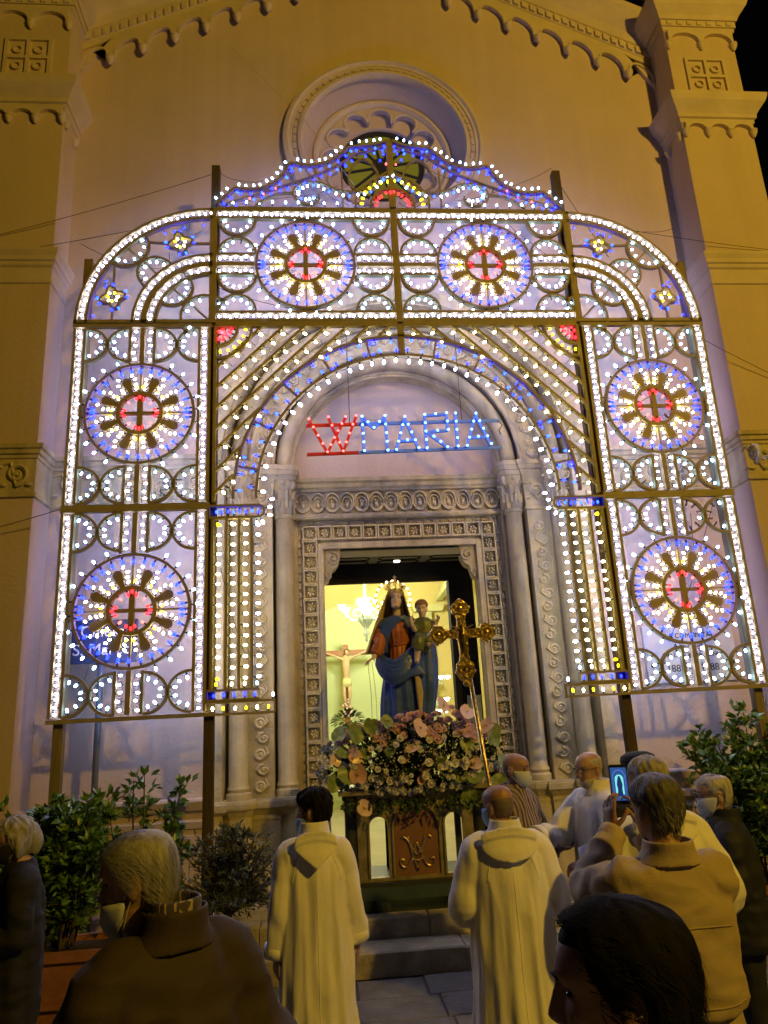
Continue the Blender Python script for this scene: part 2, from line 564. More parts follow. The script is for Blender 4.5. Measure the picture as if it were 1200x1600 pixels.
# raking cornice with dentils and corbel table under the gable
for sx in (-1, 1):
    g = G()
    prof = [(-.02, 0.0), (-.02, .03), (.05, .035), (.06, .05), (.20, .05), (.21, .07), (.28, .085), (.34, .10), (.44, .16), (.58, .24), (.66, .26), (.67, .0)]
    ring0, ring1 = [], []
    x0, x1 = sx * 3.74, 0.0
    r0 = [(x0, -o, gable(x0) + h) for h, o in prof]
    r1 = [(x1, -o, gable(x1) + h) for h, o in prof]
    g.loft([r0, r1])
    rake = build('raking_cornice', g, 'trim', church)
    n = 34
    s = sqrt(1 + .475 ** 2)
    den = []
    for i in range(n):
        x = sx * (3.68 - i * 0.108)
        z = gable(x) + .13
        gg = G()
        gg.prism([(x - .03, z - .055 + .03 * .475 * sx), (x + .03, z - .055 - .03 * .475 * sx), (x + .03, z + .045 - .03 * .475 * sx), (x - .03, z + .045 + .03 * .475 * sx)], -.078, -.045)
        build('dentil', gg, 'trim', rake)
    for i in range(10):
        x = sx * (3.38 - .394 * i)
        zt = 10.11 + .475 * (3.38 - abs(x)) - .02
        place('corbel', pend_me, rake, (x, -.075, zt))
    for i in range(-1, 9):
        xa, xb = sx * (3.38 - .394 * i), sx * (3.38 - .394 * (i + 1))
        za, zb = 10.11 + .475 * (3.38 - abs(xa)), 10.11 + .475 * (3.38 - abs(xb))
        gg = G()
        m = 12
        low = []
        for k in range(m + 1):
            a = pi * k / m
            f = (1 - cos(a)) / 2
            x = xa + (xb - xa) * (.10 + .80 * f)
            base = za - .03 if k < m / 2 else zb - .03
            zz = (za + (zb - za) * f) - .0 + .20 * sin(a) ** .7 if 0 < k < m else base
            low.append((x, zz))
        top = [(xb, gable(xb) - .01), (xa, gable(xa) - .01)]
        pts = [(xa, za - .04)] + [(low[0][0], za - .04)] + low[1:-1] + [(low[-1][0], zb - .04), (xb, zb - .04)] + top
        if i == -1:
            pts = [p for p in pts if abs(p[0]) < 3.74]
        if len(pts) > 4:
            gg.prism(pts, -.05, 0.0)
            gg.poly(low, .03, .03, -.055)
            build('small_arch', gg, 'trim', rake)

# rose window
rose = build('rose_window', curve_plate([arcpts(.03, RZ, 1.28, 0, 2 * pi, 72)[:-1], arcpts(.03, RZ, 1.03, 0, 2 * pi, 72)[:-1]], -.04, .02), 'trim', church)
def ring_lathe(prof, n=72, cx=.03, cz=RZ):
    g = G()
    rings = []
    for j in range(n):
        a = 2 * pi * j / n
        rings.append([(cx + r * cos(a), y, cz + r * sin(a)) for r, y in prof])
    g.loft(rings, closed=True)
    return g
build('ring_moulding', ring_lathe([(1.28, -.04), (1.27, -.08), (1.22, -.09), (1.20, -.06), (1.17, -.06), (1.16, -.041)]), 'trim', rose, 40)
build('ring_moulding', ring_lathe([(1.10, -.041), (1.09, -.07), (1.05, -.075), (1.03, -.05), (1.02, 0.0), (1.045, .03)]), 'trim', rose, 40)
for i in range(64):
    a = 2 * pi * i / 64
    if -.2 < sin(a):
        g = G()
        g.obox((.03 + 1.13 * cos(a), -.05, RZ + 1.13 * sin(a)), (.018 * cos(a), 0, .018 * sin(a)), (0, .013, 0), (-.035 * sin(a), 0, .035 * cos(a)))
        build('dentil', g, 'trim', rose)
build('reveal', ring_lathe([(1.045, 0.02), (1.045, .05), (.90, .28), (.90, .36), (1.1, .36)]), 'plaster', rose, 40)
build('ring_moulding', ring_lathe([(.915, .26), (.895, .225), (.86, .22), (.84, .24), (.82, .28), (.82, .345), (.92, .345)]), 'trim', rose, 40)
# foiled tracery ring
NF = 12
tr_out = arcpts(.03, RZ, .83, 0, 2 * pi, 72)[:-1]
tr_in = []
for k in range(NF):
    a0 = 2 * pi * k / NF
    for j in range(9):
        b = -pi * .62 + pi * 1.24 * j / 8
        cxx, czz = .03 + .645 * cos(a0), RZ + .645 * sin(a0)
        tr_in.append((cxx + .155 * cos(a0 + b), czz + .155 * sin(a0 + b)))
build('tracery', curve_plate([tr_out, tr_in], .28, .36), 'trim', rose)
for k in range(NF):
    a0 = 2 * pi * k / NF
    g = G()
    pts = [(.03 + .645 * cos(a0) + .157 * cos(a0 + b), RZ + .645 * sin(a0) + .157 * sin(a0 + b)) for b in [-pi * .62 + pi * 1.24 * j / 10 for j in range(11)]]
    g.tube([(x, .276, z) for x, z in pts], .022, 6)
    build('foil_moulding', g, 'trim', rose, True)
build('blind_lobes', ring_lathe([(.82, .365), (.575, .365), (.565, .38), (.565, .44), (.82, .44), (.82, .38)]), 'plaster', rose, 40)
M['rose_glass'] = mat('dark_yellow_glass', (0.10, 0.10, 0.02), 0.25, 0.3, 3.0, emit=(0.30, 0.27, 0.02), estr=.35)
M['leadgrey'] = mat('window_iron', (0.02, 0.02, 0.025), 0.5)
g = G()
g.lathe([(0.001, 0.0), (.57, 0.0), (.57, -.02), (.001, -.02)], (.03, .43, RZ), 48, 'y')
build('glass', g, 'rose_glass', rose)
g = G()
for k in range(6):
    a = pi * k / 6 + .2
    g.bar((.03 - .56 * cos(a), RZ - .56 * sin(a)), (.03 + .56 * cos(a), RZ + .56 * sin(a)), .03, .02, .418 + .001 * k)
g.arc(.03, RZ, .53, .53, 0, 2 * pi, .065, .02, .410, 48)
g.arc(.03, RZ, .12, .12, 0, 2 * pi, .03, .02, .411, 24)
build('window_bars', g, 'leadgrey', rose)

# plinth along the wall, both sides of the doorway, and the carved impost frieze
for sx in (-1, 1):
    a, b = (-3.74, -RO - .0) if sx < 0 else (RO, 3.74)
    g = G()
    straight_band(g, a, b, 0, [(-.05, .10), (.30, .10), (.32, .07), (1.0, .07), (1.01, .09), (1.07, .10), (1.09, .05), (1.15, .06), (1.17, .10), (1.25, .13), (1.27, .12), (1.275, 0)])
    pl = build('plinth', g, 'plaster', church)
    for k in range(2):
        w = (b - a) / 2
        x0 = a + k * w + .12
        x1 = a + (k + 1) * w - .12
        g = G()
        for (p, q, r, s_) in ((x0, x1, .92, .95), (x0, x1, .40, .43), (x0, x0 + .03, .43, .92), (x1 - .03, x1, .43, .92)):
            g.box(p, q, -.085, -.065, r, s_)
        build('panel_moulding', g, 'plaster', pl)
    g = G()
    straight_band(g, a, b, 0, [(4.20, 0), (4.205, .06), (4.25, .065), (4.26, .03), (4.60, .03), (4.61, .055), (4.64, .06), (4.65, .085), (4.69, .09), (4.70, .12), (4.745, .125), (4.75, 0)])
    im = build('impost_frieze', g, 'stone', church)
    build('frieze_relief', relief_wave(b - a - .06, 0.32), 'stone', im, 40, (a + .03, -.032, 4.43))

# ------------------------------------------------------------------ carved stone doorway
portal = build('doorway', G().box(-RO + .01, RO - .01, .70, .74, SP, SP + .01), 'stone', church)
# stepped jambs and arch: one swept profile (half width, depth)
def order(r0, r1, y0, mt, name, z0=1.20):
    """one square order: outer half width r1, inner r0, its front face at y0"""
    pts_o = [(r1, z0)] + arcpts(0, SP, r1, 0, pi, 44) + [(-r1, z0)]
    pts_i = [(-r0, z0)] + arcpts(0, SP, r0, pi, 0, 44) + [(r0, z0)]
    g = G()
    n = len(pts_o)
    rings = []
    for (xo, zo), (xi, zi) in zip(pts_o, pts_i[::-1]):
        rings.append([(xo, y0, zo), (xi, y0, zi), (xi, .70, zi), (xo, .70, zo)])
    g.loft(rings)
    return build(name, g, mt, portal, 30)
order(1.93, RO + .0, -.03, 'stone', 'outer_order')
order(1.66, 1.90, .215, 'stone', 'recess_order')
order(1.44, 1.68, .10 + .12, 'stone', 'scroll_order')
order(1.21, 1.42, .42, 'stone', 'inner_order')
def torus_order(r, rad, y, name):
    g = G()
    g.tube([(x, y, z) for x, z in arcpts(0, SP + .02, r, 0, pi, 48)], rad, 10)
    build(name, g, 'stone', portal, True)
torus_order(1.315, .085, .34, 'arch_roll')
torus_order(1.79, .085, .16, 'arch_roll')
torus_order(1.43, .028, .235, 'arch_roll')
torus_order(1.675, .028, .215, 'arch_roll')
torus_order(1.235, .022, .41, 'arch_roll')
g = G()
rings = []
for x, z in arcpts(0, SP, 1, 0, pi, 48):
    rings.append([(r * x, yy, SP + r * (z - SP)) for r, yy in ((1.95, -.03), (1.96, -.07), (2.03, -.10), (2.10, -.10), (2.12, -.04), (2.12, .0))])
g.loft(rings)
build('hood_moulding', g, 'stone', portal, 40)
# running vine scroll along jambs and arch
def vine_piece(h=.30, w=.085, t=.019):
    g = G()
    for s, z in ((1, -h / 4), (-1, h / 4)):
        sp = spiral(s * w * .15, z, w * .62, w * .12, -pi / 2 if s > 0 else pi / 2, .0 + s * 1.35 if True else 0, 20)
        g.tube([(a, -t * .5, b) for a, b in sp], [t * (1.0 - .4 * k / 20) for k in range(21)], 5)
        g.tube([(s * w * .15, -t * .4, z - w * .62), (-s * w * .55, -t * .4, z + .01), (-s * w * .3, -t * .4, z + h * .22)], [t * .5, t * .9, t * .5], 5)
        g.ball((s * w * .15, -t * .6, z), (t * 1.1, t, t * 1.1), 6, 4)
    return g
vine_me = mesh_of('vine_scroll', vine_piece(), 'stone', 40)
for sx in (-1, 1):
    for i in range(9):
        place('vine_scroll', vine_me, portal, (sx * 1.56, .215, 1.40 + i * .305), scale=(sx * 1.15, 1, 1))
for i in range(16):
    a = pi * (i + .5) / 16
    place('vine_scroll', vine_me, portal, (1.56 * cos(a), .215, SP + .02 + 1.56 * sin(a)), (0, -a, 0))

# columns: pedestal, shaft, capital
def shaft_g(r):
    g = G()
    g.lathe([(r * 1.32, 1.21), (r * 1.35, 1.245), (r * 1.32, 1.27), (r * 1.1, 1.285), (r * 1.12, 1.30), (r * 1.2, 1.315), (r * 1.12, 1.335), (r, 1.35), (r, 2.3), (r * .985, 3.2), (r * .96, 4.10), (r * 1.12, 4.11), (r * 1.18, 4.13), (r * 1.12, 4.15), (r * .9, 4.155)], n=20)
    return g
def capital_g(r):
    g = G()
    g.lathe([(r * .96, 4.14), (r * 1.0, 4.25), (r * 1.08, 4.36), (r * 1.25, 4.45), (r * 1.5, 4.52), (r * 1.5, 4.53)], n=16)
    for tier, (zb, zt, nn, off, ro) in enumerate(((4.15, 4.34, 8, 0, 1.02), (4.22, 4.44, 8, pi / 8, 1.1))):
        for k in range(nn):
            a = 2 * pi * k / nn + off
            rings = []
            for j in range(7):
                u = j / 6
                z = zb + (zt - zb) * min(1, u * 1.12) - max(0, u - .8) * .16
                rad = r * (ro + .10 * u + max(0, u - .55) ** 2 * 2.4)
                ww = r * .40 * sin(pi * (.25 + .70 * u)) + .002
                c, s = cos(a), sin(a)
                rings.append([(c * rad - s * ww, s * rad + c * ww, z), (c * (rad + .022 + .012 * (j % 2)), s * (rad + .022 + .012 * (j % 2)), z), (c * rad + s * ww, s * rad - c * ww, z), (c * (rad - .02), s * (rad - .02), z)])
            g.loft(rings)
    for k in range(4):
        a = pi / 4 + pi / 2 * k
        c, s = cos(a), sin(a)
        sp = spiral(r * 1.50, 4.475, .048, .010, pi * .7, -1.5, 14)
        g.tube([(c * x, s * x, z) for x, z in sp], .017, 6)
        g.tube([(c * r * 1.05, s * r * 1.05, 4.36), (c * r * 1.25, s * r * 1.25, 4.45), (c * r * 1.52, s * r * 1.52, 4.525)], [.012, .018, .016], 6)
        b = pi / 2 * k
        g.ball((cos(b) * r * 1.42, sin(b) * r * 1.42, 4.50), (.028, .028, .028), 8, 5)
    return g
def abacus_g(r):
    g = G()
    def oc(q, z): return [(q * .62, -q, z), (q, -q * .62, z), (q, q, z), (-q, q, z), (-q, -q * .62, z), (-q * .62, -q, z)]
    g.loft([oc(r * w, z) for w, z in ((1.35, 4.53), (1.5, 4.545), (1.55, 4.57), (1.55, 4.59), (1.68, 4.60), (1.78, 4.64), (1.86, 4.65), (1.86, 4.70), (1.5, 4.705))])
    return g
def pedestal_g(r):
    g = G()
    def oc(q, z): return [(q * .55, -q, z), (q, -q * .55, z), (q, q, z), (-q, q, z), (-q, -q * .55, z), (-q * .55, -q, z)]
    g.loft([oc(r * w, z) for w, z in ((1.75, .32), (1.75, .56), (1.62, .58), (1.45, .60), (1.38, .62), (1.38, 1.0), (1.42, 1.01), (1.42, 1.03), (1.38, 1.035), (1.4, 1.06), (1.62, 1.11), (1.66, 1.125), (1.85, 1.13), (1.9, 1.15), (1.9, 1.185), (1.82, 1.21), (1.2, 1.212))])
    return g
RC = .095
mes = {k: mesh_of(k, f(RC), 'stone', sm) for k, f, sm in (('shaft', shaft_g, 40), ('capital', capital_g, 45), ('abacus', abacus_g, False), ('pedestal', pedestal_g, False))}
for sx in (-1, 1):
    for r, yy in ((1.315, .34), (1.79, .16)):
        cobj = place('column', mes['shaft'], portal, (sx * r, yy, 0))
        for k in ('capital', 'abacus', 'pedestal'):
            place(k, mes[k], cobj)
    g = G()
    def pil(q, z, o): return [(sx * 1.56 - q, .22 - o, z), (sx * 1.56 + q, .22 - o, z), (sx * 1.56 + q, .5, z), (sx * 1.56 - q, .5, z)]
    g.loft([pil(.125 + o, z, o + .0) for z, o in ((.32, .09), (.56, .09), (.6, .05), (1.0, .05), (1.03, .06), (1.06, .05), (1.11, .08), (1.13, .10), (1.185, .10), (1.21, .09), (1.211, .001))])
    build('pedestal', g, 'stone', portal)
    g = G()
    g.loft([pil(.12 + o, z, o) for z, o in ((4.12, .0), (4.125, .02), (4.15, .02), (4.16, .003), (4.5, .02), (4.53, .03), (4.57, .045), (4.59, .045), (4.60, .06), (4.64, .075), (4.65, .085), (4.70, .085), (4.702, .0))])
    build('pilaster_capital', g, 'stone', portal)
    build('capital_relief', relief_wave(.24, .26, .02), 'stone', portal, 40, (sx * 1.56 - .12, .21, 4.33))
    g = G()
    g.box(sx * 2.0 - .07, sx * 2.0 + .07, -.02, .3, .3, 1.21)
    build('pedestal', g, 'stone', portal)
    g = G()
    g.loft([[(sx * 2.0 - .09 - o, -.03 - o, z), (sx * 2.0 + .09 + o, -.03 - o, z), (sx * 2.0 + .09 + o, .3, z), (sx * 2.0 - .09 - o, .3, z)] for z, o in ((1.10, .0), (1.13, .03), (1.19, .035), (1.215, .02), (1.22, 0))])
    build('pedestal', g, 'stone', portal)

# tympanum wall with the plain plaster field
g = curve_plate([[(-1.28, 4.60)] + [(1.28, 4.60)] + arcpts(0, SP, 1.28, 0, pi, 40)], .60, .66)
build('tympanum', g, 'plaster', portal)
# lintel: cornice, carved frieze of rings, lower moulding
g = G()
straight_band(g, -1.215, 1.215, .52, [(4.14, .01), (4.145, .05), (4.17, .06), (4.20, .06), (4.21, .02), (4.46, .02), (4.47, .06), (4.49, .07), (4.51, .09), (4.55, .10), (4.57, .13), (4.61, .14), (4.62, .0)])
lint = build('lintel', g, 'stone', portal)
g2 = G()
sp_pts = []
for k in range(1):
    pass
ring_me = G()
ring_me.poly([(0.0 + .082 * cos(a), .11 * sin(a)) for a in [2 * pi * j / 24 for j in range(24)]], .018, .045, -.02, True)
ring_me.poly([(0.0 + .058 * cos(a), -.015 + .078 * sin(a)) for a in [2 * pi * j / 20 for j in range(20)]], .010, .036, -.016, True)
ring_me.ball((0, -.012, -.03), (.022, .014, .034), 8, 6)
ring_me.ball((-.012, -.012, .02), (.012, .012, .022), 6, 4)
ring_me.ball((.014, -.012, .012), (.010, .012, .018), 6, 4)
ring_me.tube([(.045, -.012, .10), (.085, -.014, .0), (.125, -.012, -.10)], [.007, .010, .007], 5)
ring_me = mesh_of('loop_ornament', ring_me, 'stone', 40)
for i in range(14):
    place('loop_ornament', ring_me, lint, (-1.105 + i * .17, .50, 4.335))
# rosette frame
frame_p = [(-1.215, .32), (-1.215, 4.14), (1.215, 4.14), (1.215, .32), (.885, .32), (.885, 3.82), (-.885, 3.82), (-.885, .32)]
fr = build('door_surround', G().prism([(-1.215, .32), (-1.215, 4.138), (-.885, 4.138), (-.885, .32)], .545, .75).prism([(.885, .32), (.885, 4.138), (1.215, 4.138), (1.215, .32)], .545, .75).prism([(-.885, 3.82), (-.885, 4.138), (.885, 4.138), (.885, 3.82)], .545, .75), 'stone', portal)
ros = G()
h = .083
for (a, b, c, d) in ((-h, h, h - .017, h), (-h, h, -h, -h + .017), (-h, -h + .017, -h + .017, h - .017), (h - .017, h, -h + .017, h - .017)):
    ros.box(a, b, -.055, .002, c, d)
for k in range(6):
    a = 2 * pi * k / 6 + .2
    ros.ball((.033 * cos(a), -.012, .033 * sin(a)), (.014 + .006 * abs(cos(a)), .022, .016 + .006 * abs(sin(a))), 7, 5)
ros.ball((0, -.014, 0), (.013, .014, .013), 7, 5)
ros.arc(0, 0, .052, .052, 0, 2 * pi, .006, .012, -.004, 14)
ros_me = mesh_of('rosette', ros, 'stone', 40)
zs = [3.985 - .169 * i for i in range(21)]
spots = [(sx * 1.035, z) for sx in (-1, 1) for z in zs] + [(-1.035 + .1725 * i, 3.985) for i in range(1, 12)]
for x, z in spots:
    place('rosette', ros_me, fr, (x, .545, z))
g = G()
for sx in (-1, 1):
    x = sx * 1.155
    for i in range(38):
        z = 3.95 - i * .096
        g.box(x - .02, x + .02, .525, .547, z - .03, z + .03)
for i in range(24):
    x = -1.10 + i * .0957
    g.box(x - .03, x + .03, .525, .547, 4.085, 4.115)
build('dentils', g, 'stone', fr, kind='stuff')
g = G()
for sx in (-1, 1):
    g.box(sx * .915 - .03, sx * .915 + .03, .50, .547, .32, 3.85)
    g.box(sx * 1.195 - .02, sx * 1.195 + .02, .515, .547, .32, 4.137)
g.box(-.884, .884, .50, .547, 3.80, 3.87)
build('edge_moulding', g, 'stone', fr)
def console_g():
    g = G()
    out = [(0, 0), (.19, 0), (.195, -.05)] + [(.19 - .12 * (1 - cos(a)) * .9, -.05 - .22 * sin(a) ** 1.2 * .9) for a in [pi / 2 * j / 8 for j in range(1, 9)]] + [(.05, -.36), (0, -.40)]
    g.prism(out, .05, .22)
    g.poly(spiral(.11, -.11, .075, .015, pi / 2, -1.5, 20), .022, .05, .05)
    g.ball((.11, .04, -.11), (.022, .02, .022), 8, 5)
    g.poly(spiral(.045, -.30, .04, .01, -pi / 2, 1.3, 14), .016, .045, .05)
    g.tube([(.16, .04, -.19), (.09, .04, -.24), (.07, .04, -.31)], [.012, .02, .01], 6)
    g.box(-.0, .21, .03, .24, -.001, .02)
    return g
for sx in (-1, 1):
    place('door_console', mesh_of('door_console', console_g(), 'stone', 35), portal, (-sx * .885, .50, 3.798), scale=(sx, 1, 1))
# ------------------------------------------------------------------ festival lights: bulbs
SY = -0.65        # plane of the light panels
Z0 = 2.02
def bulb_me(name, m):
    g = G()
    g.mi = 0
    g.lathe([(.008, 0), (.009, .006), (.009, .03), (.007, .031)], n=5)
    g.mi = 1
    g.lathe([(.006, .029), (.011, .036), (.0145, .050), (.0135, .062), (.007, .071), (.002, .074)], n=7)
    return mesh_of(name, g, ['socket', m], True)
BULB = {k: bulb_me('bulb', 'b_' + k) for k in ('white', 'warm', 'cool', 'cyan', 'blue', 'yellow', 'red', 'pink')}
M['b_dead'] = mat('unlit_bulb', (.25, .25, .24), .2)
BULB['dead'] = bulb_me('bulb', 'b_dead')
brnd = random.Random(11)
def bulb(par, x, z, dx, dz, c, s=1.0, y=-.012):
    j = brnd.uniform(-.16, .16)
    o = place('bulb', BULB[c], par, (x, y + brnd.uniform(-.008, .008), z), (brnd.uniform(-.2, .2), atan2(dx, dz) + j, 0))
    s *= brnd.uniform(.92, 1.07)
    o.scale = (s, s, s)
    if brnd.random() < .008:
        o.data = BULB['dead']
    return o

BW, BD = .036, .05
def panel(name, label, x, z, group='illuminated panels of the festival arch'):
    return thing('festival_light' if not name else name, label, 'light panel', (x, SY, z), 0, group)

class Acc:
    """frame, cable accumulators for one panel"""
    def __init__(s, par):
        s.kind = ''
        s.par, s.fr, s.cab = par, G(), G()
    def done(s):
        build('frame', s.fr, 'lath', s.par)
        for _ in range(2):                       # loose feed cables sagging over the laths
            xs = [v[0] for v in s.fr.v]
            zs = [v[2] for v in s.fr.v]
            xa, xb = brnd.uniform(min(xs), max(xs)), brnd.uniform(min(xs), max(xs))
            za, zb = brnd.uniform(min(zs), max(zs)), brnd.uniform(min(zs), max(zs))
            if s.kind == 'sp': za = zb = max(zs) - .02
            g = G()
            g.tube([(xa + (xb - xa) * k / 10, .034 + .01 * sin(k), za + (zb - za) * k / 10 - .28 * (k / 10) * (1 - k / 10)) for k in range(11)], .0035, 4)
            build('loose_cable', g, 'blackcable', s.par)
        if s.cab.v:
            build('cable', s.cab, 'cable', s.par, kind='stuff')

def strip(A, p, q, w, n, c='white', bars=(1, 1), cable=True):
    """double row of bulbs between two bars; p-q is the centre line, w the clear width"""
    P, Q = Vector(p), Vector(q)
    t = (Q - P).normalized()
    nn = Vector((-t.y, t.x))
    if bars[0]: A.fr.bar(P + nn * w / 2, Q + nn * w / 2, .028, BD)
    if bars[1]: A.fr.bar(P - nn * w / 2, Q - nn * w / 2, .028, BD)
    L = (Q - P).length
    wave = []
    for i in range(n):
        s = 1 if i % 2 == 0 else -1
        b = P + t * L * (i + .5) / n + nn * s * (w / 2 - .012)
        bulb(A.par, b.x, b.y, -nn.x * s, -nn.y * s, c, .76)
        a0 = P + t * L * (i + .02) / n + nn * s * (w / 2 - .022)
        a1 = P + t * L * (i + .98) / n + nn * s * (w / 2 - .022)
        wave += [(a0.x, -.022, a0.y), (a1.x, -.022, a1.y)]
    if cable:
        A.cab.tube(wave, .0035, 4)

def arc_strip(A, cx, cz, r, w, a0, a1, n, c='white', nseg=28):
    A.fr.arc(cx, cz, r + w / 2, r + w / 2, a0, a1, .028, BD, 0, nseg)
    A.fr.arc(cx, cz, r - w / 2, r - w / 2, a0, a1, .028, BD, 0, nseg)
    wave = []
    for i in range(n):
        s = 1 if i % 2 == 0 else -1
        a = a0 + (a1 - a0) * (i + .5) / n
        rr = r + s * (w / 2 - .012)
        bulb(A.par, cx + rr * cos(a), cz + rr * sin(a), -s * cos(a), -s * sin(a), c, .76)
        for f in (.02, .98):
            b = a0 + (a1 - a0) * (i + f) / n
            q = r + s * (w / 2 - .022)
            wave.append((cx + q * cos(b), -.022, cz + q * sin(b)))
    A.cab.tube(wave, .0035, 4)

def half_ring(A, cx, cz, rx, rz, ang, c='cool', n=6, dead=0.0, spoke=False):
    """half ring whose flat side faces direction ang+pi (bulge towards ang)"""
    hr = G()
    pts = []
    def loc(u, v): return (cx + u * cos(ang) - v * sin(ang), cz + u * sin(ang) + v * cos(ang))
    for i in range(17):
        a = -pi / 2 + pi * i / 16
        pts.append(loc(rx * cos(a), rz * sin(a)))
    hr.poly(pts, .026, BD * .8)
    if spoke:
        hr.bar(loc(0, 0), loc(rx, 0), .016, .03)
    o = build('half_ring', hr, 'lath', A.par)
    for i in range(n):
        a = -pi / 2 + pi * (i + .5) / n
        u, v = (rx - .014) * cos(a), (rz - .014) * sin(a)
        x, z = loc(u, v)
        du, dv = -cos(a), -sin(a) * .9
        bulb(o, x, z, du * cos(ang) - dv * sin(ang), du * sin(ang) + dv * cos(ang), 'dead' if brnd.random() < dead else c, .85)

def petal_g():
    g = G()
    out = [(.222, .022), (.28, .028), (.33, .043), (.365, .049), (.385, .042), (.402, .022), (.408, 0), (.402, -.022), (.385, -.042), (.365, -.049), (.33, -.043), (.28, -.028), (.222, -.022)]
    g.prism([(a, b) for a, b in out], -.012, .012)
    return g
PETAL = mesh_of('petal', petal_g(), 'petal')
RW = .533
SPOKE = mesh_of('spoke', G().bar((.235, 0), (.518, 0), .018, .03), 'lath')
def wheel(A, cx, cz, seed=0):
    """the big wheel with eight plates round a red hub"""
    g = G()
    g.arc(0, 0, RW, RW, 0, 2 * pi, .026, BD, 0, 48)
    w = build('wheel', g, 'lath', A.par, False, (cx, 0, cz))
    g = G()
    g.arc(0, 0, .215, .215, 0, 2 * pi, .036, BD, 0, 32)
    g.bar((0, -.2), (0, .2), .05, .04, .001)
    g.bar((-.2, 0), (-.026, 0), .03, .036)
    g.bar((.026, 0), (.2, 0), .03, .036)
    build('hub', g, 'lath', w)
    for k in range(8):
        place('petal', PETAL, w, (0, -.004, 0), (0, -(pi / 8 + k * pi / 4), 0))
    for k in range(4):
        place('spoke', SPOKE, w, None, (0, -k * pi / 2, 0))
    # blue ring inside, cool bulbs outside
    n = 30
    for i in range(n):
        a = 2 * pi * (i + .5) / n
        bulb(w, (RW - .014) * cos(a), (RW - .014) * sin(a), -cos(a), -sin(a), 'blue', 1.05)
    for a in (0, pi):
        bulb(w, (RW - .014) * cos(a), 0, -cos(a), 0, 'blue', 1.2)
    n = 26
    for i in range(n):
        a = 2 * pi * (i + .25) / n
        x, z = (RW + .014) * cos(a), (RW + .014) * sin(a)
        if abs(x) < .19 and abs(z) > .45 and A.kind == 'side': continue
        if abs(z) < .19 and abs(x) > .45 and A.kind == 'top': continue
        bulb(w, x, z, cos(a), sin(a), 'cool', .95)
    # warm bulbs between the plates
    for k in range(8):
        a = pi / 8 + k * pi / 4
        for s in (-1, 1):
            for j, (r, off) in enumerate(((.25, .030), (.30, .036), (.35, .053))):
                u, v = r, s * off
                x, z = u * cos(a) - v * sin(a), u * sin(a) + v * cos(a)
                bulb(w, x, z, -s * sin(a) + .25 * cos(a), s * cos(a) + .25 * sin(a), 'warm', .78)
            u, v = .395, s * .040
            bulb(w, u * cos(a) - v * sin(a), u * sin(a) + v * cos(a), cos(a) * .7 - s * sin(a), sin(a) * .7 + s * cos(a), 'warm', .75)
    for k in range(8):
        a = k * pi / 4
        for s in (-1, 1):
            bulb(w, .24 * cos(a) - s * .018 * sin(a), .24 * sin(a) + s * .018 * cos(a), cos(a) - s * .35 * sin(a), sin(a) + s * .35 * cos(a), 'yellow', .8)
    for i in range(12):
        a = 2 * pi * (i + .5) / 12
        bulb(w, .195 * cos(a), .195 * sin(a), -cos(a), -sin(a), 'pink' if i % 3 == 1 else 'red', .85)
    for a in (0, pi / 2, pi, 3 * pi / 2):
        bulb(w, .13 * cos(a), .13 * sin(a), cos(a), sin(a), 'red', .8, -.03)
    return w

# ------------------------------------------------------------------ side panels (1.40 wide, 2 m tall)
SW, SH = 1.41, 1.985
def side_panel(x0, z0, wheel_z, label, dead=None):
    par = panel(None, label, x0, z0)
    A = Acc(par)
    A.kind = 'side'
    f = A.fr
    f.bar((0, .018), (SW, .018), .036, BD)
    f.bar((0, SH - .018), (SW, SH - .018), .036, BD)
    strip(A, (.075, .05), (.075, SH - .05), .10, 30)
    strip(A, (SW - .075, .05), (SW - .075, SH - .05), .10, 30)
    m = SW / 2
    for (za, zb) in ((.05, wheel_z - RW - .02), (wheel_z + RW + .02, SH - .05)):
        f.bar((m, za), (m, zb), .045, BD)
        n = max(4, int((zb - za) / .075))
        strip(A, (m - .078, za), (m - .078, zb), .088, n, bars=(1, 0))
        strip(A, (m + .078, za), (m + .078, zb), .088, n, bars=(0, 1))
    for zc in (.235, SH - .235):
        for k, (x, a) in enumerate(((.14, 0), (m - .135, pi), (m + .135, 0), (SW - .14, pi))):
            half_ring(A, x, zc, .21, .185, a, 'cool', 6, .8 if (dead and zc > 1 and k >= 2) else 0)
    for x in (.14 + .21, SW - .14 - .21):
        for zc in (.235, SH - .235):
            f.bar((x - .03, zc), (x + .03, zc), .015, .03)
    wheel(A, m, wheel_z)
    A.done()
    return par
XI, XO = 1.985, 3.395
side_panel(-XO, Z0, .99, 'lower left light panel whose bottom bar hangs above the leafy bushes')
side_panel(-XO, Z0 + 1.985, .99, 'upper left light panel between the two crossbars, wheel beside the left pier')
side_panel(XI, Z0, .99, 'lower right light panel with some unlit half rings in front of the plaque', True)
side_panel(XI, Z0 + 1.985, .99, 'upper right light panel between the two crossbars, wheel beside the right pier')

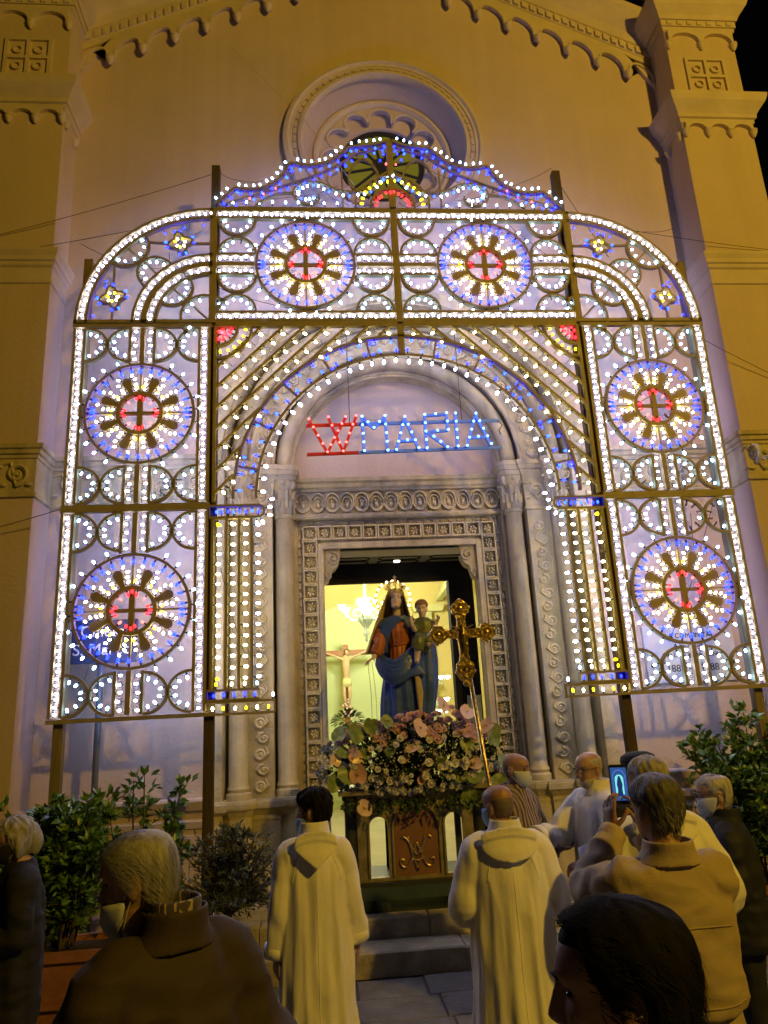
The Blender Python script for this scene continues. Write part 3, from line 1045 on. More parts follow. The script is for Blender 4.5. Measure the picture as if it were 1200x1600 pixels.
# ------------------------------------------------------------------ rounded corner panels with stars
def star_g():
    pts = []
    for i in range(48):
        a = 2 * pi * i / 48
        r = .078 + .055 * (abs(cos(2 * a)) ** 2.2)
        pts.append((r * cos(a), r * sin(a)))
    g = G()
    g.poly(pts, .022, .045, 0, True)
    return g
STAR = mesh_of('star', star_g(), 'lath')
def star(A, x, z, rot):
    o = place('star', STAR, A.par, (x, -.004, z), (0, rot, 0))
    for k in range(8):
        a = pi / 8 + k * pi / 4 + (.16 if k % 2 else -.16)
        r = .105
        bulb(o, r * cos(a), r * sin(a), cos(a), sin(a), 'blue' if k % 3 else 'cyan', .85)
    for k in range(7):
        a = 2 * pi * k / 7
        bulb(o, .015 * cos(a), .015 * sin(a), cos(a), sin(a), 'yellow' if k % 2 else 'warm', .7)
def corner_panel(sx, label):
    zb = Z0 + 3.985
    par = panel(None, label, sx * XI, zb)
    A = Acc(par)
    R = 1.41
    A.kind = 'corner'
    a0, a1 = (pi, pi / 2) if sx < 0 else (0, pi / 2)
    f = A.fr
    f.bar((0, .018), (sx * R, .018), .036, BD)
    f.bar((sx * .018, .04), (sx * .018, R), .036, BD)
    arc_strip(A, 0, 0, R - .07, .105, a0, a1, 34)
    arc_strip(A, 0, 0, .77, .10, a0, a1, 18)
    arc_strip(A, 0, 0, .64, .10, a0, a1, 15)
    star(A, sx * .35, .965, .25 * sx)
    star(A, sx * 1.03, .30, .25 * sx)
    f.bar((sx * .04, .965), (sx * .24, .965), .018, .03)
    f.bar((sx * .46, .965), (sx * .80, .985), .018, .03)
    f.bar((sx * 1.03, .04), (sx * 1.03, .19), .018, .03)
    f.bar((sx * 1.03, .41), (sx * 1.03, .80), .018, .03)
    d = pi / 4 if sx > 0 else 3 * pi / 4
    def P(r): return (r * cos(d), r * sin(d))
    half_ring(A, *P(1.275), .21, .235, d + pi, 'cool', 6, 0, True)
    half_ring(A, *P(.83), .21, .19, d, 'cool', 6, 0, True)
    half_ring(A, *P(.585), .20, .21, d + pi, 'cool', 6, 0, True)
    g = G()
    half_ring(A, *P(.06), .30, .27, d, 'cool', 7, 0, True)
    # blue glow lamps tucked behind the outer strip
    for i in range(9):
        a = a0 + (a1 - a0) * (i + .5) / 9
        if i in (4,): continue
        bulb(par, (R - .145) * cos(a), (R - .145) * sin(a), -cos(a), -sin(a), 'blue', .6, .03)
    A.done()
corner_panel(-1, 'rounded left corner light panel with two stars, above the upper left wheel panel')
corner_panel(1, 'rounded right corner light panel with two stars, above the upper right wheel panel')

# ------------------------------------------------------------------ the two top panels
TH = 1.41
def top_panel(x0, x1, label):
    zb = Z0 + 3.985
    par = panel(None, label, x0, zb)
    A = Acc(par)
    A.kind = 'top'
    W = x1 - x0
    f = A.fr
    f.bar((.018, 0), (.018, TH), .036, BD)
    f.bar((W - .018, 0), (W - .018, TH), .036, BD)
    f.bar((.036, .0), (W - .036, .0), .036, BD)
    f.bar((.036, TH), (W - .036, TH), .036, BD)
    strip(A, (.04, .075), (W - .04, .075), .095, 32, 'white')
    strip(A, (.04, TH - .075), (W - .04, TH - .075), .095, 34, 'white')
    m, c = TH / 2, W / 2
    for (xa, xb) in ((.04, c - RW - .02), (c + RW + .02, W - .04)):
        f.bar((xa, m), (xb, m), .045, BD)
        n = 7
        strip(A, (xa, m - .078), (xb, m - .078), .088, n, bars=(0, 1))
        strip(A, (xa, m + .078), (xb, m + .078), .088, n, bars=(1, 0))
    for xc in (.255, W - .255):
        for (z, a) in ((.135, pi / 2), (m - .135, -pi / 2), (m + .135, pi / 2), (TH - .135, -pi / 2)):
            half_ring(A, xc, z, .20, .20, a, 'cool', 6)
    wheel(A, c, m)
    A.done()
top_panel(-XI, 0, 'top light panel left of the centre post, under the curved crest')
top_panel(0, XI, 'top light panel right of the centre post, under the curved crest')

# ------------------------------------------------------------------ lattice spandrels round the arch of blue bulbs
def spandrel(sx, label):
    par = panel('lattice_light', label, 0, Z0, 'lattice panels of the festival arch')
    tag(par, None, 'light panel')
    A = Acc(par)
    A.kind = 'sp'
    f = A.fr
    zc, R1, R2 = 2.06, 1.76, 1.535
    X, Zt = XI - .04, 3.95
    f.bar((sx * (X + .005), 2.02), (sx * (X + .005), Zt), .03, BD)
    f.bar((sx * .02, Zt), (sx * X, Zt), .03, BD)
    f.bar((sx * .018, zc + R2), (sx * .018, Zt), .034, BD)
    b0, b1 = (pi / 2, 0) if sx > 0 else (pi / 2, pi)
    f.arc(0, zc, R1, R1, b0, b1, .026, BD, 0, 36)
    f.arc(0, zc, R2, R2, b0, b1, .026, BD, 0, 36)
    # diagonal laths
    for k in range(12):
        c = 5.41 + .225 * 0 - .225 * k + 0.0
        runs, cur = [], []
        N = 200
        for i in range(N + 1):
            ax = X * (1 - i / N)
            z = c - ax
            if z < Zt - .01 and hypot(ax, z - zc) > R1 + .012 and z > 2.03:
                cur.append((sx * ax, z))
            elif cur:
                runs.append(cur)
                cur = []
        if cur:
            runs.append(cur)
        for pts in runs:
            P, Q = Vector(pts[0]), Vector(pts[-1])
            L = (Q - P).length
            if L < .08:
                continue
            f.bar(pts[0], pts[-1], .026, BD * .8)
            t = (Q - P).normalized()
            nn = Vector((-t.y, t.x))
            nrm = nn if nn.y < 0 else -nn
            nb = max(1, round(L / .150))
            for i in range(nb):
                q = P + t * (L * (i + .5) / nb) + nrm * .014
                bulb(par, q.x, q.y, nrm.x + t.x * .2, nrm.y + t.y * .2, 'warm', .95)
                e = q + t * .05
                e2 = e + nrm * .10
                if hypot(e2.x, e2.y - zc) > R1 and abs(e2.x) < X:
                    A.cab.tube([(e.x, -.02, e.y), (e2.x, -.02, e2.y)], .005, 4)
    # blue double arch with little blue cross bars, white bulbs along the inner edge
    n = 15
    for i in range(n):
        a = b0 + (b1 - b0) * (i + .6) / n
        bulb(par, (R1 - .014) * cos(a), zc + (R1 - .014) * sin(a), -cos(a), -sin(a), 'blue' if i % 2 else 'cyan', .9)
        a = b0 + (b1 - b0) * (i + .35) / n
        bulb(par, (R2 + .014) * cos(a), zc + (R2 + .014) * sin(a), cos(a), sin(a), 'blue' if i % 2 == 0 else 'cyan', .9)
    for i in range(18):
        a = b0 + (b1 - b0) * (i + .5) / 18
        bulb(par, (R2 - .014) * cos(a), zc + (R2 - .014) * sin(a), -cos(a), -sin(a), 'white', 1.05)
    for i in range(5):
        a = b0 + (b1 - b0) * (i + .75) / 5.4
        f.bar((R2 * cos(a), zc + R2 * sin(a)), (R1 * cos(a), zc + R1 * sin(a)), .02, .03)
        for rr in (R2 + .05, R1 - .05):
            bulb(par, rr * cos(a), zc + rr * sin(a), sin(a), -cos(a), 'blue', .8, .02)
    # corner fan: red inside, yellow outside
    cx, cz = sx * (XI - .05), 3.93
    fa0, fa1 = (pi, 3 * pi / 2) if sx > 0 else (3 * pi / 2, 2 * pi)
    fan = G()
    fan.arc(cx, cz, .215, .215, fa0, fa1, .024, BD, -.01, 14)
    fan.arc(cx, cz, .36, .36, fa0, fa1, .024, BD, -.01, 18)
    o = build('corner_fan', fan, 'lath', par)
    for i in range(6):
        a = fa0 + (fa1 - fa0) * (i + .5) / 6
        bulb(o, cx + .345 * cos(a), cz + .345 * sin(a), -cos(a), -sin(a), 'yellow', .9, -.03)
    for i in range(5):
        a = fa0 + (fa1 - fa0) * (i + .5) / 5
        bulb(o, cx + .20 * cos(a), cz + .20 * sin(a), -cos(a), -sin(a), 'red', .95, -.03)
    for i in range(3):
        bulb(o, cx - sx * (.03 + .06 * i), cz - .02, 0, -1, 'red', .85, -.03)
        bulb(o, cx - sx * .02, cz - .03 - .06 * i, -sx, 0, 'red', .85, -.03)
    A.done()
spandrel(-1, 'lattice light panel with blue arch, left of the centre post')
spandrel(1, 'lattice light panel with blue arch, right of the centre post')

# ------------------------------------------------------------------ columns of bulbs under the arch ends
def colonnette(sx, label):
    par = panel('column_light', label, sx * XI, Z0, 'columns of bulbs under the arch ends')
    A = Acc(par)
    f = A.fr
    def X(u): return -sx * u          # u grows towards the middle of the arch
    zt, zb = 1.845, .235
    for u in (.03, .165, .285, .405):
        f.bar((X(u), zb), (X(u), zt), .026, BD)
    for j, u in enumerate((.03, .165, .285, .405)):
        n = 16
        for i in range(n):
            z = zb + .05 + (zt - zb - .06) * (i + .5) / n
            bulb(par, X(u + .014), z, -sx, 0, ('warm', 'warm', 'warm', 'white')[j] if 0 < i < n - 1 else ('yellow', 'warm', 'warm', 'cool')[j], .95)
        A.cab.tube([(X(u + .022), -.022, zb + .03), (X(u + .022), -.022, zt - .02)], .004, 4)
        bulb(par, X(u + .05), zt - .005, 0, -1, ('yellow', 'warm', 'warm', 'cool')[j], .85)
        bulb(par, X(u + .05), zb + .0, 0, 1, ('yellow', 'warm', 'warm', 'cool')[j], .85)
    # blue head, blue foot, yellow base
    pts = [(X(.0), 1.86), (X(.47), 1.86)] + [(X(.47 + .06 * sin(a)), 1.92 - .06 * cos(a)) for a in [pi * k / 8 for k in range(1, 8)]] + [(X(.47), 1.98), (X(.0), 1.98)]
    hd = G()
    hd.poly(pts, .022, .06, 0, True)
    o = build('head_box', hd, 'lath', par)
    for i in range(8):
        s = 1 if i % 2 else -1
        bulb(o, X(.06 + .058 * i), 1.92 - s * .045, 0, s, 'blue' if i % 3 else 'cyan', .8)
    for (u, z, du, dz) in ((.535, 1.95, 1, .3), (.535, 1.89, 1, -.3), (.49, 1.855, .7, -1), (.56, 2.03, 1, 0.0)):
        bulb(o, X(u), z, X(du), dz, 'white', .95)
    ft = G()
    ft.poly([(X(0), .135), (X(.47), .135), (X(.47), .225), (X(0), .225)], .02, .06, 0, True)
    o = build('foot_box', ft, 'lath', par)
    for i in range(5):
        bulb(o, X(.06 + .093 * i), .14, 0, 1, 'blue', .8)
    bs = G()
    bs.poly([(X(-.02), .012), (X(.615), .012), (X(.615), .118), (X(-.02), .118)], .022, .06, 0, True)
    o = build('base_box', bs, 'lath', par)
    for i in range(6):
        bulb(o, X(.05 + .10 * i), .02, 0, 1, 'yellow' if i % 2 else 'warm', .85)
    bulb(o, X(.59), .125, 0, 1, 'cool', .9)
    A.done()
colonnette(-1, 'column of bulb strings with blue head beside the lower left panel')
colonnette(1, 'column of bulb strings with blue head beside the lower right panel')

# ------------------------------------------------------------------ curved crest above the top panels
def crest(sx, label):
    par = panel('crest_light', label, 0, Z0 + 5.41, 'halves of the crest on the festival arch')
    A = Acc(par)
    f = A.fr
    def mir(pts): return [(sx * x, z) for x, z in pts]
    out = catmull([(1.95, .04), (1.86, .14), (1.76, .25)], 5) + catmull([(1.76, .25), (1.60, .235), (1.43, .265), (1.27, .38), (1.13, .60)], 5)[1:] + catmull([(1.13, .60), (.98, .57), (.82, .58), (.64, .66), (.47, .83)], 5)[1:] + catmull([(.47, .83), (.32, .85), (.17, .87), (.03, .92)], 4)[1:]
    inn = catmull([(1.90, .03), (1.55, .16), (1.2, .30), (.8, .47), (.55, .62), (.42, .73), (.2, .80), (.05, .86)], 6)
    f.poly(mir(out), .024, BD)
    f.poly(mir(inn), .016, BD * .7)
    scroll = catmull([(.03, .50), (.14, .42), (.24, .30), (.42, .225), (.62, .25), (.80, .335), (.96, .345), (1.08, .28), (1.11, .17), (1.04, .075), (.93, .055), (.83, .10), (.83, .18)], 5)
    f.poly(mir(scroll), .020, BD * .8)
    sw = catmull([(1.12, .20), (1.26, .19), (1.42, .12), (1.53, .03)], 5)
    f.poly(mir(sw), .020, BD * .7)
    eye = [(.31 + .17 * cos(a) * (1 - .25 * sin(a)), .45 + .22 * sin(a)) for a in [2 * pi * k / 24 for k in range(24)]]
    f.poly(mir(eye), .018, BD * .7, 0, True)
    f.bar((sx * .56, .02), (sx * .56, .52), .016, .03)
    f.bar((sx * .018, 0.02), (sx * .018, .93), .036, BD)
    def along(pts, n, c, side, s=.85, off=.014, flip=1, skip=None):
        P = [Vector(p) for p in pts]
        L = [0]
        for a, b in zip(P[:-1], P[1:]):
            L.append(L[-1] + (b - a).length)
        for i in range(n):
            d = L[-1] * (i + .5) / n
            j = max(k for k in range(len(L)) if L[k] <= d)
            j = min(j, len(P) - 2)
            t = (P[j + 1] - P[j]).normalized()
            q = P[j] + t * (d - L[j])
            nn = Vector((-t.y, t.x)) * side
            b = q + nn * off
            bulb(par, sx * b.x, b.y, sx * nn.x, nn.y, c if isinstance(c, str) else c[i % len(c)], s)
    along(out, 25, 'cool', -1)
    along(out, 22, ['blue', 'blue', 'cyan'], 1)
    along(inn, 20, ['blue', 'blue', 'blue', 'cyan', 'blue'], 1, .8)
    along(scroll, 24, ['cool', 'cyan', 'cool'], -1)
    for i in range(9):
        bulb(par, sx * (.62 + .145 * i), .02, 0, 1, 'cool', .85)
    for (x, z) in ((.12, .62), (.06, .56), (.08, .70), (1.45, .14), (1.32, .22), (1.6, .08)):
        bulb(par, sx * x, z, .3, 1, 'pink' if x > 1 or z < .6 else 'blue', .7)
    fan = G()
    fa0, fa1 = (0, pi / 2) if sx > 0 else (pi, pi / 2)
    fan.arc(0, .02, .42, .42, fa0, fa1, .022, BD, -.005, 18)
    fan.arc(0, .02, .25, .25, fa0, fa1, .022, BD, -.005, 14)
    o = build('half_fan', fan, 'lath', par)
    for i in range(7):
        a = fa0 + (fa1 - fa0) * (i + .5) / 7
        bulb(o, .40 * cos(a), .02 + .40 * sin(a), -cos(a), -sin(a), 'yellow', .95, -.02)
    for i in range(6):
        a = fa0 + (fa1 - fa0) * (i + .5) / 6
        bulb(o, .235 * cos(a), .02 + .235 * sin(a), -cos(a), -sin(a), 'red', .85, -.02)
    A.done()
crest(-1, 'crest of blue bulbs with curling scroll left of the centre post')
crest(1, 'crest of blue bulbs with curling scroll right of the centre post')

# ------------------------------------------------------------------ posts that carry the lights
def post(x, z0, z1, w, mt, label):
    g = G()
    g.box(-w / 2, w / 2, -w / 2, w / 2, 0, z1 - z0)
    o = build('wooden_post', g, mt, None, False, (x, SY + .075, z0))
    return tag(o, label, 'post', 'posts carrying the festival lights')
post(-1.975, 0, 8.02, .09, 'post', 'dark wooden post rising from behind the olive bush past the left end of the crest')
post(1.965, 0, 8.02, .09, 'post', 'dark wooden post rising from behind the crowd past the right end of the crest')
post(-3.30, 0, 6.80, .085, 'post_tan', 'pale wooden post at the outer edge of the left light panels')
post(3.30, 0, 6.80, .085, 'post_tan', 'pale wooden post at the outer edge of the right light panels')
post(0.0, Z0 + 3.62, 8.36, .045, 'post_tan', 'slim centre post between the two top light panels and the crest')

# ------------------------------------------------------------------ W MARIA sign
M['red_wood'] = mat('red_painted_lath', (.80, .05, .04), .5, emit=(1, .02, .02), estr=.0)
M['blue_wood'] = mat('blue_painted_lath', (.20, .42, .95), .5)
sign = thing('lettering_sign', 'lit bulb lettering W MARIA in red and blue hung under the arch', 'sign', (0, -.60, 0))
zA = lambda x: 4.545 + .022 * x        # the rails hang almost level
zB = lambda x: 4.915 + .012 * x
g = G()
g.bar((-1.03, 4.86), (-.50, 4.868), .03, .03, .02)
g.bar((-1.03, 4.545), (-.50, 4.555), .03, .03, .02)
build('rail', g, 'red_wood', sign)
g = G()
g.bar((-.50, 4.868), (1.0, 4.885), .03, .03, .02)
g.bar((-.50, 4.555), (1.0, 4.585), .03, .03, .02)
build('rail', g, 'blue_wood', sign)
letters = [
    ('W', [[(-1.00, 4.905), (-.82, 4.545)], [(-.82, 4.545), (-.625, 4.925)], [(-.80, 4.925), (-.66, 4.55)], [(-.66, 4.55), (-.515, 4.935)]], 'red', 'red_wood'),
    ('M', [[(-.455, 4.925), (-.445, 4.55)], [(-.455, 4.925), (-.335, 4.80), (-.215, 4.93)], [(-.215, 4.93), (-.205, 4.55)]], 'cyan', 'blue_wood'),
    ('A', [[(-.115, 4.555), (-.01, 4.915)], [(-.01, 4.915), (.115, 4.57)], [(-.075, 4.655), (.08, 4.66)]], 'cyan', 'blue_wood'),
    ('R', [[(.20, 4.935), (.20, 4.565)], [(.20, 4.935), (.43, 4.95)], [(.43, 4.95), (.435, 4.765)], [(.435, 4.765), (.21, 4.75)], [(.21, 4.75), (.415, 4.575)]], 'cyan', 'blue_wood'),
    ('I', [[(.525, 4.945), (.525, 4.58)]], 'cyan', 'blue_wood'),
    ('A', [[(.62, 4.585), (.74, 4.94)], [(.74, 4.94), (.875, 4.60)], [(.66, 4.68), (.83, 4.685)]], 'cyan', 'blue_wood')]
M['b_letter'] = emis('bulb_letter', (.10, .32, 1.2), 11)
BULB['letter'] = bulb_me('bulb', 'b_letter')
for ch, strokes, c, mt in letters:
    g = G()
    for k, st in enumerate(strokes):
        for a, b in zip(st[:-1], st[1:]):
            g.bar(a, b, .026, .03, -.012 - .003 * k)
    lo = build('letter_' + ch.lower(), g, mt, sign)
    seen = []
    for st in strokes:
        for a, b in zip(st[:-1], st[1:]):
            a, b = Vector(a), Vector(b)
            n = max(1, round((b - a).length / .094))
            for i in range(n + 1):
                p = a + (b - a) * i / n
                if all((p - q).length > .05 for q in seen):
                    seen.append(p)
                    o = place('bulb', BULB['pink' if c == 'red' else 'letter'], lo, (p.x, -.030, p.y), (pi / 2, 0, 0), scale=(.9, .9, .5))
g = G()
for x in (-.58, .60):
    g.tube([(x, .02, 4.86), (x, .02, 5.9)], .004, 4)
g.tube([(.98, .0, 4.88), (1.02, -.01, 4.82), (.98, -.01, 4.76), (1.0, 0, 4.72)], .006, 5)
build('hanging_wire', g, 'blackcable', sign)

# guy wires
def wire(pts, label, r=.0042):
    g = G()
    P = []
    for a, b in zip(pts[:-1], pts[1:]):
        a, b = Vector(a), Vector(b)
        for i in range(10):
            t = i / 10
            P.append(a + (b - a) * t - Vector((0, 0, .10 * (b - a).length / 4 * 4 * t * (1 - t) * .5)))
    P.append(Vector(pts[-1]))
    g.tube(P, r, 4)
    return tag(build('guy_wire', g, 'blackcable'), label, 'wire', 'guy wires staying the festival arch')
wire([(-1.97, SY + .07, 7.95), (-4.66, -.46, 7.1)], 'thin dark wire sagging from the left crest post to the left pier, upper one')
wire([(-1.97, SY + .07, 7.42), (-4.66, -.47, 6.9)], 'thin dark wire just above the rounded left corner panel, running to the left pier')
wire([(1.965, SY + .07, 7.95), (2.75, -.0, 7.28)], 'short thin wire from top of the right crest post to the wall')
wire([(1.98, SY + .07, 7.40), (4.66, -.47, 7.05)], 'thin dark wire above the rounded right corner panel, running to the right pier')
wire([(3.3, SY + .07, 5.9), (4.66, -.47, 5.2)], 'thin wire from upper right panel down across the right pier')
wire([(-3.38, SY, 4.02), (-4.66, -.47, 3.75)], 'thin wire from left crossbar end to the left pier')
g = G()
g.tube([(-.40, -.3, 8.05), (-1.0, -.12, 9.2), (-1.9, -.06, 10.35)], .003, 4)
tag(build('cable', g, 'trim'), 'thin pale cable climbing from the crest to the gable corbels', 'cable')
# ------------------------------------------------------------------ church interior seen through the door
M['int_wall'] = mat('yellow_interior_plaster', (0.70, 0.62, 0.25), 0.85, 0.06, 1.2)
M['int_green'] = mat('pale_green_interior_plaster', (0.58, 0.72, 0.40), 0.85, 0.05, 1.0)
M['int_trim'] = mat('pale_interior_trim', (0.60, 0.62, 0.30), 0.7, 0.05, 2.0)
M['int_floor'] = mat('interior_marble', (0.42, 0.38, 0.28), 0.3, 0.2, 2.0)
inner = thing('nave', None, None)
tag(inner, 'yellow lit nave seen through the open church door', None, None, 'structure')
build('floor', G().box(-3.2, 3.2, .56, 8.0, .20, .33), 'int_floor', inner)
build('back_wall', G().box(-3.2, 3.2, 6.6, 6.8, .33, 5.4), 'int_wall', inner)
build('ceiling', G().box(-3.2, 3.2, .80, 6.6, 5.4, 5.5), 'int_wall', inner)
for sx in (-1, 1):
    build('side_wall', G().box(min(sx * 3.2, sx * 3.0), max(sx * 3.2, sx * 3.0), .80, 6.6, .33, 5.4), 'int_wall', inner)
    build('entry_wall', G().box(min(sx * 1.25, sx * 3.0), max(sx * 1.25, sx * 3.0), .76, .86, .33, 5.4), 'int_wall', inner)
build('entry_wall', G().box(-1.25, 1.25, .76, .86, 4.1, 5.4), 'int_wall', inner)
build('niche_panel', G().prism([(-1.4, .33), (.62, .33), (.62, 3.0)] + arcpts(-.39, 3.0, 1.01, 0, pi, 24) + [(-1.4, 3.0)], 6.5, 6.598), 'int_green', inner)
g = G()
g.prism([(.98, .33), (1.22, .33), (1.22, 3.8), (.98, 3.8)], 6.46, 6.598)
g.prism([(.86, 3.8), (1.42, 3.8), (1.46, 3.93), (.82, 3.93)], 6.34, 6.598)
build('pilaster', g, 'int_trim', inner)
g = G()
g.obox((1.50, 5.2, 4.2), (.06, 1.4, 0), (.15, -.008, 0), (0, 0, .10))
g.obox((1.32, 5.2, 4.05), (.06, 1.3, 0), (.05, -.002, 0), (0, 0, .05))
build('ceiling_rib', g, 'int_trim', inner)
build('string_course', G().box(-3.0, 3.0, 6.52, 6.598, 3.40, 3.46).box(-3, 3, 6.55, 6.597, 3.35, 3.40), 'int_wall', inner)

# panelled soffit of the doorway, dark wooden inner frame and door leaf
M['soffit'] = mat('soffit_wood', (0.20, 0.19, 0.11), 0.6, 0.2, 3)
sof = build('door_soffit', G().box(-.89, .89, .56, 1.05, 3.70, 3.78), 'soffit', portal)
for k in range(3):
    for j, yy in enumerate((.66, .88)):
        cx = -.6 + .6 * k + (-.0 if j else .0)
        w = .24
        pts = [(cx - w, yy - .04), (cx - w + .05, yy - .08), (cx + w - .05, yy - .08), (cx + w, yy - .04), (cx + w, yy + .04), (cx + w - .05, yy + .08), (cx - w + .05, yy + .08), (cx - w, yy + .04)]
        g = G()
        g.tube([(x, y, 3.698) for x, y in pts], .011, 4, True)
        build('coffer_moulding', g, 'black', sof)
lamp_s = G()
lamp_s.lathe([(.001, 0), (.035, .002), (.04, .012), (.035, .02)], (-.02, .80, 3.675), 12)
M['spot_glow'] = emis('spot_glow', (1, .85, .55), 6)
tag(build('ceiling_spotlight', lamp_s, 'spot_glow', None, True), 'tiny lit spotlight in the panelled soffit above the door', 'lamp')
dfr = thing('inner_door', 'black wooden inner door frame with open leaf behind the stone doorway', 'door', (0, 1.0, .33))
build('transom', G().box(-.9, .9, -.04, .06, 3.14, 3.38), 'black', dfr)
build('door_leaf', G().box(.605, .66, -.04, .12, 0, 3.138).box(.662, .9, -.04, .02, 0, 3.138), 'black', dfr)
build('jamb', G().box(-.95, -.89, -.04, .06, 0, 3.138), 'black', dfr)
build('overdoor', G().box(-.95, .95, .061, .10, 3.30, 3.9), 'black', dfr)
M['notice'] = mat('printed_notice', (.45, .46, .30), .8, .25, 40, stretch=(.4, 1, 8))
tag(build('paper_notice', G().box(.725, .885, .945, .957, 1.70, 2.11), 'notice'), 'pale printed sheet pinned on the black door beside the gold cross', 'notice')

# chandelier
M['glass_arm'] = mat('chandelier_glass', (.55, .65, .55), .15, emit=(.5, .62, .4), estr=.25)
M['int_lamp'] = emis('lit_shade', (1.0, .95, .70), 7)
ch = thing('chandelier', 'glass chandelier with lit shades behind the statue, inside the church', 'chandelier', (-.22, 4.0, 3.05))
g = G()
g.lathe([(.01, .0), (.03, .03), (.02, .08), (.06, .13), (.03, .2), (.10, .30), (.16, .42), (.05, .44), (.03, .6), (.05, .66), (.02, .75), (.012, 2.3)], n=10)
build('stem', g, 'glass_arm', ch, True)
for k in range(6):
    a = 2 * pi * k / 6 + .3
    g = G()
    c, s = cos(a), sin(a)
    g.tube([(c * r, s * r, z) for r, z in ((.06, .40), (.16, .34), (.28, .36), (.37, .44), (.40, .50))], .013, 6)
    arm = build('arm', g, 'glass_arm', ch, True)
    g = G()
    g.lathe([(.015, .50), (.04, .52), (.055, .565), (.062, .58), (.045, .57), (.01, .52)], (c * .40, s * .40, 0), 8)
    build('shade', g, 'int_lamp', arm, True)
    g = G()
    for r, z in ((.10, .62), (.2, .52), (.14, .7)):
        g.tube([(c * .03, s * .03, .45), (c * r * .6, s * r * .6, z), (c * r, s * r, z - .02), (c * r * 1.15, s * r * 1.15, z - .1)], .006, 4)
    build('leaf_sprig', g, 'glass_arm', ch)
pl = bpy.data.lights.new('chandelier_light', 'POINT')
pl.energy = 390
pl.color = (1.0, .92, .64)
pl.shadow_soft_size = .35
lo = bpy.data.objects.new('chandelier_light', pl)
COL.objects.link(lo)
lo.parent = ch
lo.location = (0, 0, .62)
# wall lamps on the right
for (x, y, z, lab) in ((1.24, 5.6, 2.50, 'upper lit wall lamp on the nave wall right of the statue'), (1.20, 5.6, 2.12, 'middle lit wall lamp with two shades on the nave wall'), (1.17, 5.6, 1.92, 'lowest lit wall lamp just above the pink flowers')):
    t = thing('wall_lamp', lab, 'lamp', (x, y, z), 0, 'wall lamps in the nave')
    g = G()
    g.tube([(0, .8, -.05), (0, .3, -.09), (0, .0, -.03)], .01, 5)
    g.ball((0, .82, -.05), (.04, .02, .06), 8, 5)
    build('arm', g, 'glass_arm', t)
    for dx in (-.06, .06):
        g = G()
        g.lathe([(.01, -.03), (.04, -.01), (.055, .03), (.03, .035)], (dx, 0, 0), 8)
        build('shade', g, 'int_lamp', t, True)

# ------------------------------------------------------------------ body-building toolkit
def fuse(g, voxel, smooth=2, name='tmp'):
    """one continuous surface out of overlapping closed shapes"""
    me = bpy.data.meshes.new(name)
    me.from_pydata(g.v, [], g.f)
    import bmesh
    bm = bmesh.new()
    bm.from_mesh(me)
    bmesh.ops.recalc_face_normals(bm, faces=bm.faces)
    bm.to_mesh(me)
    bm.free()
    ob = bpy.data.objects.new(name, me)
    COL.objects.link(ob)
    r = ob.modifiers.new('r', 'REMESH')
    r.mode = 'VOXEL'
    r.voxel_size = voxel
    if smooth:
        s = ob.modifiers.new('s', 'SMOOTH')
        s.factor = .5
        s.iterations = smooth
    dg = bpy.context.evaluated_depsgraph_get()
    out = bpy.data.meshes.new_from_object(ob.evaluated_get(dg))
    bpy.data.objects.remove(ob)
    bpy.data.meshes.remove(me)
    out.name = name
    out.materials.clear()
    return out
def fused(name, g, voxel, mats, parent=None, smooth=2, loc=None, rot=None, wrinkle=None):
    me = fuse(g, voxel, smooth, name)
    if wrinkle:
        amp, sc, seed = wrinkle
        nz = noise.noise
        co = [v.co.copy() for v in me.vertices]
        no = [v.normal.copy() for v in me.vertices]
        for v, c, n in zip(me.vertices, co, no):
            q = Vector((c.x * sc[0] + seed, c.y * sc[1], c.z * sc[2]))
            w = nz(q)
            d = (1 - abs(w) * 2.2) * .7 + .5 * nz(q * 2.1 + Vector((5, 1, 3)))
            v.co = c + n * amp * (d - .3)
        me.update()
    finish(me, mats, True)
    return place(name, me, parent, loc, rot)

HEAD_SEC = [(-.118, -.075, -.045, .012), (-.112, -.088, -.02, .030), (-.098, -.094, .012, .043), (-.075, -.096, .045, .0545), (-.045, -.097, .072, .0625), (-.012, -.0955, .092, .0695),
            (.018, -.093, .100, .0735), (.042, -.099, .102, .0765), (.064, -.096, .100, .0755), (.084, -.086, .092, .0675), (.100, -.066, .076, .053), (.112, -.036, .048, .032), (.118, -.005, .012, .008)]
def head_ring(z, f, b, w, n, grow=0.0, e=2.25):
    pts = []
    e = 2.22 if z < .03 else 2.22 - .14 * min(1, (z - .03) / .05)
    ym = (f + b) / 2 + (b - f) * .06
    for j in range(n):
        t = 2 * pi * j / n
        c, s = cos(t), sin(t)
        cx = (abs(s) ** (2 / e)) * (1 if s >= 0 else -1)
        cy = (abs(c) ** (2 / e)) * (1 if c >= 0 else -1)
        x = cx * (w + grow)
        y = ym + (cy * (b - ym + grow) if cy >= 0 else cy * (ym - f + grow))
        pts.append(Vector((x, y, z)))
    return pts
